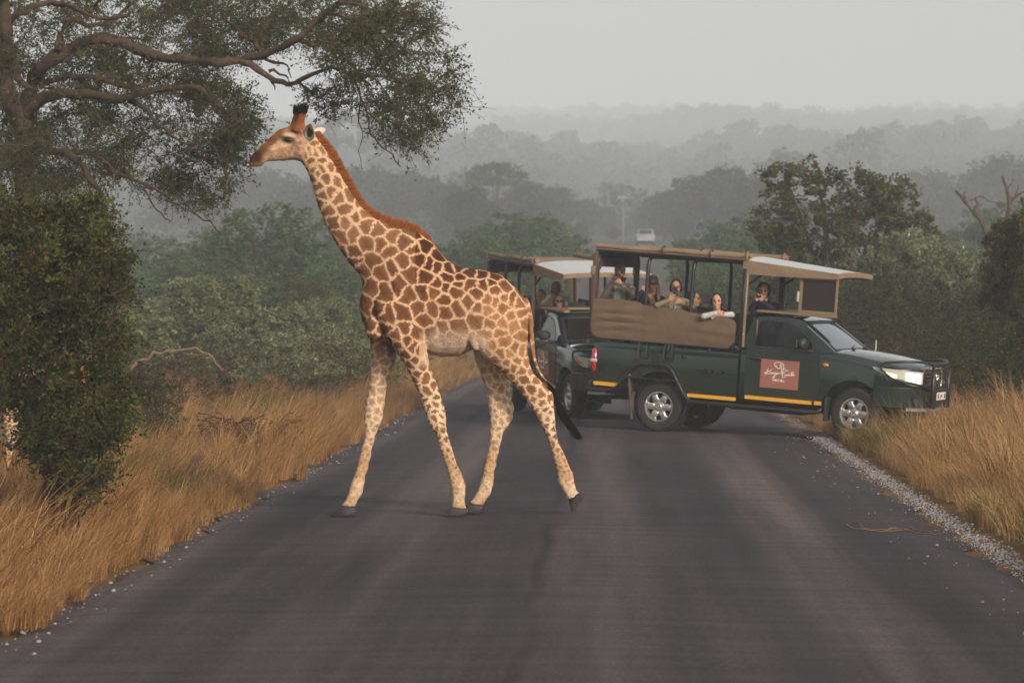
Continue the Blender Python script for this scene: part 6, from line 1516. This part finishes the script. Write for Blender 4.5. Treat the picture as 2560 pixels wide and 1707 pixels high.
# ---------------------------------------------------------------- far woodland on the hills: one mass
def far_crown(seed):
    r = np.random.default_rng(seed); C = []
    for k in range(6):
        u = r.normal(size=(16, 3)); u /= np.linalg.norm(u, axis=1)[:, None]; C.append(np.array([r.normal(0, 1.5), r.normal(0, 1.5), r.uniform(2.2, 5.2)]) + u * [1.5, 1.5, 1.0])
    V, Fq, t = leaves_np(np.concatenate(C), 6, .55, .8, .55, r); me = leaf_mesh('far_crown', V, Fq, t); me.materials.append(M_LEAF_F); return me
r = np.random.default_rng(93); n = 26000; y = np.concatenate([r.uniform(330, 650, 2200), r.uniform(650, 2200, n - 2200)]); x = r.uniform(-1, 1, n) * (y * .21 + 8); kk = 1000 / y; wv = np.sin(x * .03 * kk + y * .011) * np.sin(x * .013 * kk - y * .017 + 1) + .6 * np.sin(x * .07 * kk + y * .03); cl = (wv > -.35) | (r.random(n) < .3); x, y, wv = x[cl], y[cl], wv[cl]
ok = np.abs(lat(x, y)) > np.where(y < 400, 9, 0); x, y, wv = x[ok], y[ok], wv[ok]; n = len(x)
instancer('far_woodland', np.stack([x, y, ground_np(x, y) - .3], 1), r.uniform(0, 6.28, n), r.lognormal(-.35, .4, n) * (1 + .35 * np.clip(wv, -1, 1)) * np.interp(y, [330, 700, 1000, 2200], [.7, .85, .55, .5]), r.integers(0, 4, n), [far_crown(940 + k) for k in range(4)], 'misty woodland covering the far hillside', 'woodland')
# ---------------------------------------------------------------- people in the trucks
SKIN = {'fair': (.52, .28, .18), 'tan': (.46, .235, .14), 'olive': (.42, .20, .115)}
M_BODY = mat('skin_and_cloth', rough=.75, spec=.2, attr='Col', noise_amt=.10, noise_scale=30, bump=.25, bump_scale=35)
M_HAIR_D = mat('dark_hair', (.016, .011, .009), .5, noise_amt=.4, noise_scale=40, bump=.5, bump_scale=60)
M_HAIR_B = mat('blonde_hair', (.36, .21, .10), .55, noise_amt=.35, noise_scale=40, bump=.5, bump_scale=60)
M_CAPG = mat('grey_cap_cloth', (.13, .115, .10), .9, noise_amt=.15)
M_CAPK = mat('khaki_cap_cloth', (.23, .155, .095), .9, noise_amt=.15)
M_LIP = mat('lips', (.42, .12, .09), .5)
M_TEETH = mat('teeth', (.75, .70, .62), .4)
M_DARK = mat('dark_gadget', (.012, .012, .014), .3, noise_amt=.2)
M_LENSG = mat('camera_glass', (.01, .012, .02), .05, coat=1.0)
M_BROW = mat('brow', (.03, .018, .012), .8)
M_PATCH = mat('cream_patch', (.50, .46, .36), .9)
M_SCARF = mat('rust_scarf', (.35, .19, .10), .9, noise_amt=.2)
M_WHITEPRINT = mat('white_print', (.75, .70, .68), .8)
cloth = {}
def cm(c):
    if c not in cloth: cloth[c] = mat('cloth_%d' % len(cloth), c, .9, spec=.15, noise_amt=.15, noise_scale=14, bump=.3, bump_scale=30)
    return cloth[c]

def person(label, head, face, skin, top, arms, hair='short', hair_m=None, lean=.10, headpitch=0.0, headyaw=0.0, legs_c=(.03, .032, .04), shirt=None, mouth='closed', beard=False, hood=None, glasses=None, cap=None, slope=0.0):
    """head: world position of the head's middle; face: unit direction the body faces; arms: two (elbow, wrist, finger direction) in (forward, left, up) from the head"""
    f = Vector(face).normalized(); up = Vector((0, 0, 1)); lf = up.cross(f).normalized(); B = Matrix((f, lf, up)).transposed()
    hip = Vector((-.04 - lean, 0, -.70)); base = Vector(head) + B @ hip
    root = empty('person', base); tag(root, label, 'person', 'tourists riding in the safari trucks')
    def W(a, b, c): return B @ (Vector((a, b, c)) - hip)
    H = Matrix.Rotation(headyaw, 3, 'Z') @ Matrix.Rotation(headpitch, 3, 'Y')
    def Hd(a, b, c): return W(*(H @ Vector((a, b, c))))
    caps = []; mb = MB()
    def cap_(p0, p1, r0, r1, key):
        p0, p1 = Vector(p0), Vector(p1); caps.append((np.array(p0), np.array(p1), r0, r1, key)); d = p1 - p0; n = 6
        pts = [p0 + d * (k / n) for k in range(n + 1)]; rr = [r0 + (r1 - r0) * k / n for k in range(n + 1)]
        t = d.normalized(); mb.tube([pts[0] - t * r0 * .7] + pts + [pts[-1] + t * r1 * .7], [r0 * .55] + rr + [r1 * .55], 12)
    def ball_(c, r, key, M=None):
        c = Vector(c); mb.ball(c, r, 14, 10, M); m = min(r) if hasattr(r, '__len__') else r; caps.append((np.array(c), np.array(c) + 1e-4, m, m, key))
    Mh = B @ H
    ball_(Hd(-.01, 0, .025), (.098, .076, .10), 'skin', Mh); ball_(Hd(.018, 0, -.055), (.068, .056, .065), 'skin', Mh); ball_(Hd(.05, 0, -.095), (.028, .032, .024), 'skin', Mh)
    cap_(Hd(.082, 0, .005), Hd(.106, 0, -.028), .009, .013, 'skin')
    for s in (-1, 1): ball_(Hd(-.008, s * .080, -.005), (.018, .010, .028), 'skin', Mh); ball_(Hd(.055, s * .035, -.035), (.03, .025, .025), 'skin', Mh); cap_(Hd(.078, s * .018, .028), Hd(.07, s * .045, .026), .010, .009, 'skin')
    cap_(Hd(-.02, 0, -.08), W(-.045, 0, -.19), .052, .056, 'skin')
    for s in (-1, 1): cap_(W(-.05, s * .02, -.185 - .01), W(-.06, s * .165, -.235 + s * slope), .058, .062, 'top')
    cap_(W(-.06, 0, -.27), W(-.05 - lean * .5, 0, -.48), .125, .125, 'top'); 
    for s in (-1, 1): cap_(W(-.055, s * .075, -.28), W(-.05 - lean * .5, s * .06, -.50), .10, .11, 'top'); 
    cap_(W(-.05 - lean * .5, 0, -.48), W(-.04 - lean, 0, -.68), .13, .15, 'top')
    for s in (-1, 1):      # seated legs
        cap_(W(-.04 - lean, s * .09, -.70), W(.30 - lean, s * .11, -.68), .085, .062, 'legs'); cap_(W(.32 - lean, s * .11, -.68), W(.33 - lean, s * .11, -1.02), .058, .042, 'legs'); cap_(W(.32 - lean, s * .11, -1.06), W(.46 - lean, s * .12, -1.08), .042, .034, 'shoe')
    for s, (el, wr, fd) in zip((-1, 1), arms):
        sh = Vector((-.055, s * .185, -.25 + s * slope)); el, wr = Vector(el), Vector(wr); fd = Vector(fd).normalized()
        cap_(W(*sh), W(*el), .062, .050, 'top'); cap_(W(*el), W(*(el.lerp(wr, .86))), .050, .036, 'top'); cap_(W(*(el.lerp(wr, .8))), W(*wr), .029, .027, 'skin')
        palm = wr + fd * .05; pd = Vector((1, 0, 0)); side = fd.cross(pd)
        if side.length < .2: side = fd.cross(Vector((0, 0, 1)))
        side.normalize(); nrm = side.cross(fd).normalized()
        for k in range(4):    # fingers of unequal length, bent round what they hold
            o = side * (.026 * (k - 1.5) / 1.5); cap_(W(*(wr + o * .6)), W(*(palm + o)), .015, .013, 'skin'); L = (.030, .036, .034, .026)[k]
            k1 = palm + o * 1.15 + fd * L; cap_(W(*(palm + o)), W(*k1), .0095, .009, 'skin'); k2 = k1 + fd * L * .45 + nrm * L * .7; cap_(W(*k1), W(*k2), .0088, .0078, 'skin')
        tb = wr + fd * .02 + side * .022 * -s; cap_(W(*tb), W(*(tb + side * -s * .028 + fd * .035)), .012, .010, 'skin'); cap_(W(*(tb + side * -s * .028 + fd * .035)), W(*(tb + side * -s * .030 + fd * .062 + nrm * .01)), .010, .008, 'skin')
    me = remeshed(mb, .0085, smooth=2, fac=.4); V = verts_np(me).astype(float); best = np.full(len(V), 9.); key = np.zeros(len(V), int); names = ['skin', 'top', 'legs', 'shoe']
    for p0, p1, r0, r1, k in caps:
        d = p1 - p0; t = np.clip((V - p0) @ d / (d @ d), 0, 1); dist = np.linalg.norm(V - p0 - t[:, None] * d, axis=1) - (r0 + (r1 - r0) * t); m = dist < best; best[m] = dist[m]; key[m] = names.index(k)
    colr = np.array([SKIN[skin], top, legs_c, (.02, .018, .016)])[key]
    L = (np.linalg.inv(np.array(B)) @ V.T).T + np.array(hip)      # back to head frame
    if shirt is not None: m = (key == 1) & (np.abs(L[:, 1]) < .085) & (L[:, 0] > -.03) & (L[:, 2] < -.2); colr[m] = shirt
    hl = (np.linalg.inv(np.array(H)) @ L.T).T
    if beard: m = (key == 0) & (hl[:, 2] < -.045) & (hl[:, 2] > -.13) & (np.abs(L[:, 1]) < .12) & (hl[:, 0] < .096); colr[m] = (.035, .022, .015)
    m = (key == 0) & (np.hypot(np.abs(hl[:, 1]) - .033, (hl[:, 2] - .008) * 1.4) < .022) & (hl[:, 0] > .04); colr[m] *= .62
    m = (key == 0) & (np.hypot(np.abs(hl[:, 1]) - .045, hl[:, 2] + .04) < .03) & (hl[:, 0] > .03); colr[m] *= np.array([1.08, .9, .88])
    set_color(me, colr); link('body', me, M_BODY, root)
    for s in (-1, 1):
        q = MB(); q.ball(Hd(.076, s * .033, .006), (.012, .014, .009), 8, 6, Mh); q.build('eye', M_EYE, root)
        q = MB(); q.tube([Hd(.080, s * .016, .030), Hd(.083, s * .033, .036), Hd(.070, s * .052, .028)], .0045, 5); q.build('eyebrow', M_BROW, root)
    q = MB(); q.ball(Hd(.083, 0, -.058), (.010, .026, .008), 10, 6, Mh); q.build('mouth', M_LIP, root)
    if mouth == 'smile': q = MB(); q.ball(Hd(.0875, 0, -.056), (.008, .019, .0045), 10, 6, Mh); q.build('teeth', M_TEETH, root)
    # hair
    if hair:
        q = MB(); q.ball(Hd(-.028, 0, .040), (.098, .087, .102), 16, 10, Mh)
        if hair == 'long':
            for s in (-1, 1): q.tube([Hd(-.02, s * .075, .03), Hd(-.015, s * .088, -.06), Hd(.0, s * .092, -.16), Hd(.01, s * .085, -.26)], [.03, .034, .036, .022], 10)
            q.tube([Hd(-.08, 0, .03), Hd(-.09, 0, -.10), Hd(-.09, 0, -.25)], [.06, .065, .05], 10)
        if hair == 'tied':
            for s in (-1, 1): q.tube([Hd(.01, s * .070, .055), Hd(-.005, s * .082, .0), Hd(-.03, s * .08, -.06)], [.022, .024, .02], 8)
            q.tube([Hd(-.09, 0, .03), Hd(-.09, 0, -.08), Hd(-.07, .03, -.16)], [.05, .045, .025], 10)
        hm = remeshed(q, .009, 2); link('hair', hm, hair_m or M_HAIR_D, root)
    if cap:
        cmat, back = cap; q = MB(); q.ball(Hd(-.012, 0, .062), (.108, .092, .085), 16, 10, Mh); d = -1 if back else 1
        q.tube([Hd(d * .07, 0, .045), Hd(d * .13, 0, .048), Hd(d * .165, 0, .038)], [.062, .058, .03], 12); cmz = remeshed(q, .010, 2); co = link('cap', cmz, cmat, root)
        if back: q = MB(); q.ball(Hd(.088, 0, .078), (.016, .034, .019), 12, 7, Mh); q.build('cap_opening', M_DARK, co)
    if hood:
        q = MB(); secs = []
        for k in range(9):
            t = k / 8; x = .075 - .21 * t; rr = .118 * math.sqrt(max(.02, 1 - (max(0, t - .25) / .78) ** 2)); 
            secs.append([Hd(x + .02 * math.sin(an), rr * .86 * math.cos(an), .02 + rr * (1.12 if math.sin(an) > 0 else 1.15) * math.sin(an)) for an in [2 * math.pi * j / 18 for j in range(18)]])
        q.loft(secs, cap=False); q.add(secs[-1], [tuple(range(18))]); ho = q.build('hood', cm(hood), root); md = ho.modifiers.new('s', 'SOLIDIFY'); md.thickness = .014
        q = MB(); q.tube([W(.035, -.085, -.13), W(.02, -.12, -.20), W(-.06, -.13, -.22), W(-.12, 0, -.20), W(-.06, .13, -.22), W(.02, .12, -.20), W(.035, .085, -.13)], .032, 8); q.build('collar', cm(hood), root)
    if glasses == 'sun':
        for s in (-1, 1): q = MB(); q.ball(Hd(.090, s * .034, .006), (.008, .029, .023), 12, 7, Mh); q.build('sunglass_lens', M_DARK, root)
        q = MB(); q.tube([Hd(.095, -.012, .012), Hd(.097, 0, .015), Hd(.095, .012, .012)], .004, 5); q.build('sunglass_bridge', M_DARK, root)
    if glasses == 'clear':
        for s in (-1, 1): q = MB(); q.tube([Hd(.093, s * .034 + .027 * math.cos(a), .004 + .020 * math.sin(a)) for a in [2 * math.pi * k / 16 for k in range(16)]], .0032, 5, closed=True); q.build('spectacle_rim', M_BROW, root)
    return root, (lambda a, b, c: base + W(a, b, c)), B

def on_truck(M, px, py, Y):
    Mi = M.inverted(); o = Mi @ Vector((0, 0, EYE)); d = (Mi.to_3x3()) @ (P(px, py, 1.0) - Vector((0, 0, EYE))); t = (Y - o.y) / d.y; return M @ (o + d * t)
def on_truck_x(M, px, py, X):
    Mi = M.inverted(); o = Mi @ Vector((0, 0, EYE)); d = (Mi.to_3x3()) @ (P(px, py, 1.0) - Vector((0, 0, EYE))); t = (X - o.x) / d.x; return M @ (o + d * t)
def to_cam(h, dx=0.0): v = -Vector(h); v.z = 0; v.normalize(); return Matrix.Rotation(dx, 3, 'Z') @ v
def phone(name, pos, B, label, tilt=0.0):
    mb = MB(); mb.box((0, 0, 0), (.010, .075, .150), bev=.004); o = empty(name, pos); o.rotation_euler = (B @ Matrix.Rotation(tilt, 3, 'X')).to_euler(); tag(o, label, 'phone', 'phones held up by the tourists')
    mb.build('phone_case', M_DARK, o); mb = MB(); mb.box((.008, .018, .048), (.006, .028, .034), bev=.002); q = mb.build('camera_bump', M_DARK, o)
    mb = MB(); mb.ball((.012, .018, .054), (.003, .008, .008), 8, 5); mb.build('lens', M_LENSG, q)
def still_camera(pos, B, label):
    o = empty('camera', pos); o.rotation_euler = B.to_euler(); tag(o, label, 'camera', 'cameras aimed from the trucks')
    mb = MB(); mb.box((0, 0, 0), (.055, .135, .085), bev=.014); mb.box((.0, 0, .05), (.045, .055, .035), bev=.012); mb.box((.02, -.052, 0), (.04, .03, .085), bev=.012); bd = remeshed(mb, .004, 2); link('camera_body', bd, M_DARK, o)
    mb = MB(); mb.lathe([(0, .15), (.034, .15), (.040, .155), (.041, .11), (.039, .10), (.037, .02)], 20, axis='X'); ln = mb.build('lens_barrel', M_PLASTIC, o); mb = MB(); mb.lathe([(0, .146), (.031, .1515)], 18, axis='X'); mb.build('front_element', M_LENSG, ln)

# truck stopped across the road
h = on_truck(M1, 1550, 683, -.40); _, W, B = person('man in a backward grey cap aiming a black camera over the canvas', h, to_cam(h), 'tan', (.105, .085, .070), [((.10, -.25, -.36), (.17, -.115, -.115), (.15, .12, 1)), ((.15, .19, -.33), (.20, .0, -.155), (.25, -.5, .8))], 'short', M_HAIR_D, shirt=(.20, .20, .165), beard=True, cap=(M_CAPG, True))
still_camera(W(.145, -.055, -.055), B, 'black camera held to the eye by the man in the grey cap')
q = MB(); q.ball(Vector((0, 0, 0)), (.01, .035, .042), 10, 6, B); pt = q.build('shoulder_patch', M_PATCH, _); pt.location = W(.01, .185, -.245) - Vector(_.location)
h = on_truck(M1, 1632, 710, -.15); _, W, B = person('smiling woman in a khaki cap and glasses with long blonde hair', h, to_cam(h, .15), 'fair', (.010, .011, .014), [((.10, -.27, -.24), (.10, -.17, -.10), (.1, .2, 1)), ((.10, .24, -.40), (.22, .10, -.45), (1, -.3, 0))], 'long', M_HAIR_B, mouth='smile', glasses='clear', cap=(M_CAPK, False), slope=-.02)
q = MB(); q.tube([W(.06, -.07, -.17), W(.075, -.03, -.24), W(.08, .0, -.38), W(.07, .02, -.50)], [.035, .045, .05, .04], 10); sf = q.build('scarf', M_SCARF, _); sf.location = -Vector(_.location)
h = on_truck(M1, 1690, 719, -.66); _, W, B = person('woman in an olive sweater filming with a phone over the canvas edge', h, to_cam(h), 'tan', (.24, .19, .105), [((.14, -.30, -.28), (.20, -.075, -.185), (.15, .15, 1)), ((.10, .24, -.30), (.20, .07, -.225), (.5, -.6, .4))], 'tied', M_HAIR_D, lean=.16)
phone('phone', W(.215, -.005, -.065), B, 'dark phone held upright by the woman in the olive sweater', .1)
for k, (x, w_) in enumerate(((-.10, .02), (-.075, .012), (-.03, .03), (.005, .025), (.035, .025), (.06, .012))):
    q = MB(); q.box((0, 0, 0), (.004, w_, .045), M=B); m_ = q.build('shirt_print', M_WHITEPRINT, _); m_.location = W(.085, x + .02, -.305) - Vector(_.location)
h = on_truck(M1, 1735, 748, -.30); _, W, B = person('dark-haired girl in profile looking along the truck', h, (.97, -.25, 0), 'olive', (.035, .022, .032), [((.12, -.22, -.46), (.30, -.12, -.46), (1, 0, 0)), ((.12, .22, -.46), (.30, .12, -.46), (1, 0, 0))], 'long', M_HAIR_D)
q = MB(); q.ball((0, 0, 0), .013, 8, 5); hc = q.build('hair_clip', M_PATCH, _); hc.location = W(.045, -.075, .055) - Vector(_.location)
h = on_truck(M1, 1792, 754, -.80); _, W, B = person('woman in a pale grey top resting her chin on folded arms', h, to_cam(h, -.05), 'fair', (.50, .47, .47), [((.12, -.20, -.23), (.15, .03, -.165), (0, 1, -.15)), ((.08, .24, -.20), (.13, .0, -.205), (0, -1, -.1))], 'tied', M_HAIR_D, lean=.34, mouth='smile')
h = on_truck(M1, 1910, 728, -.45); _, W, B = person('person in a dark purple hood photographing with a phone above the cab', h, to_cam(h, -.15), 'tan', (.020, .010, .030), [((.13, -.17, -.27), (.20, -.085, -.135), (.1, .25, 1)), ((.15, .13, -.27), (.20, -.005, -.145), (.1, -.3, 1))], None, hood=(.016, .009, .024), lean=.14, headpitch=.05)
phone('phone', W(.225, -.055, -.025), B, 'dark phone gripped in both hands by the hooded person', .15)
# truck behind
h = on_truck_x(M2, 1388, 724, .95); _, W, B = person('person in a cream hood aiming a small camera from the rear truck', h, to_cam(h, .2), 'fair', (.60, .50, .38), [((.12, -.24, -.25), (.17, -.10, -.10), (.1, .2, 1)), ((.14, .16, -.28), (.19, -.01, -.12), (.1, -.4, 1))], 'short', M_HAIR_B, hood=(.62, .52, .40))
still_camera(W(.15, -.05, -.04), B, 'small black camera held by the person in the cream hood')
h = on_truck_x(M2, 1397, 754, 1.62); person('woman in sunglasses with long dark hair and a pale pink jacket', h, to_cam(h, .15), 'tan', (.55, .42, .35), [((.08, -.24, -.44), (.26, -.12, -.46), (1, .2, 0)), ((.08, .24, -.44), (.26, .12, -.46), (1, -.2, 0))], 'long', M_HAIR_D, glasses='sun')
h = on_truck_x(M2, 1352, 742, .35); person('person in a rust brown jacket half hidden behind the giraffe', h, to_cam(h, -.3), 'tan', (.26, .11, .04), [((.08, -.24, -.44), (.26, -.12, -.46), (1, .2, 0)), ((.08, .24, -.44), (.26, .12, -.46), (1, -.2, 0))], 'short', M_HAIR_D)
# ---------------------------------------------------------------- second giraffe, mostly outside the left edge
_x2, _d2 = (58 - 1280) / F * 30.0 - .37, 30.0
calf = giraffe('giraffe', g2_legs, g2_hoof, (_x2, _d2, gz(_x2 + .2, _d2)), scale=.72, voxel=.016, seed=8)
tag(calf, 'smaller giraffe with one spotted hind leg showing past the dark bush', 'giraffe')

# ---------------------------------------------------------------- small far things
M_WHITECAR = mat('white_car_paint', (.26, .26, .255), .6, coat=.1, noise_amt=.05)
def far_car():
    d = 250.0; x = (1613 - 1280) / F * d; root = empty('car', (x, d, gz(x, d)), (0, 0, R(-92)))
    tag(root, 'small pale car at the roadside on the far rise', 'car')
    def sec(X, w, z0, z1): return [Vector((X, -w, z0)), Vector((X, -w, z1 - .06)), Vector((X, -w + .07, z1)), Vector((X, w - .07, z1)), Vector((X, w, z1 - .06)), Vector((X, w, z0))]
    mb = MB(); mb.loft([sec(-2.1, .78, .42, .85), sec(-1.9, .84, .3, .98), sec(-.8, .86, .25, 1.0), sec(.9, .86, .25, .98), sec(1.9, .82, .3, .82), sec(2.1, .7, .42, .7)]); b = mb.build('body', M_WHITECAR, root)
    mb = MB(); mb.loft([sec(-1.8, .74, .97, 1.0), sec(-1.3, .66, .97, 1.46), sec(.1, .66, .97, 1.48), sec(.95, .74, .96, 1.0)]); c = mb.build('cabin', M_WHITECAR, b)
    mb = MB(); mb.prism([(-.58, 1.05), (.58, 1.05), (.52, 1.40), (-.52, 1.40)], lambda y, z: (.97 - (z - 1.0) * 1.72, y, z + .02), lambda y, z: (.95 - (z - 1.0) * 1.72, y, z)); mb.build('windscreen', M_GLASS, c, smooth=False)
    for s in (-1, 1):
        mb = MB(); mb.box((2.02, s * .58, .66), (.12, .26, .12), bev=.03); mb.build('headlight', M_WLENS, b)
        for X in (-1.3, 1.3):
            mb = MB(); mb.lathe([(0, s * .10), (.2, s * .10), (.30, s * .08), (.31, 0), (.30, -s * .08)], 18, c=(X, s * .76, .31)); mb.build('wheel', M_TYRE, root)
far_car()
d = 288.0; x = (1558 - 1280) / F * d; root = empty('sign_post', (x, d, gz(x, d) - .1)); tag(root, 'thin post with a pale flat top in the gap between the misty trees', 'sign')
hp = EYE - (494 - YH) / F * d - root.location.z
mb = MB(); mb.tube([(0, 0, 0), (0, 0, hp)],   .045, 8); mb.build('post', M_WHITECAR, root); mb = MB(); mb.box((-.1, -.12, hp), (1.0, .06, .22), bev=.02); mb.build('board', M_WHITECAR, root)
# dry stalks dropped on the tar
r = np.random.default_rng(17); q = np.array([D(*p) for p in [(1945, 1208), (1965, 1218), (2020, 1222), (2060, 1218), (2110, 1227), (2150, 1232)]])
pts = np.array([ground_point(px, py) for px, py in q]); pts[:, 2] = ground_np(pts[:, 0], pts[:, 1]) + .016; b = pts[0].copy()
V, Fq = np_tubes([densify(pts, .08, .004, r), densify(pts[1:] + [.05, .10, .0], .08, .01, r), densify(pts[:4] + [.1, -.08, .0], .08, .01, r)], [np.float64(.004), np.float64(.0025), np.float64(.0025)], 4)
tag(link('dry_stalk', leaf_mesh('dry_stalk', V - b, Fq, np.full(len(V), .5)), M_GRASS_R, loc=tuple(b)), 'dry grass stalks lying on the tar near the right verge', 'stalks', kind='stuff')
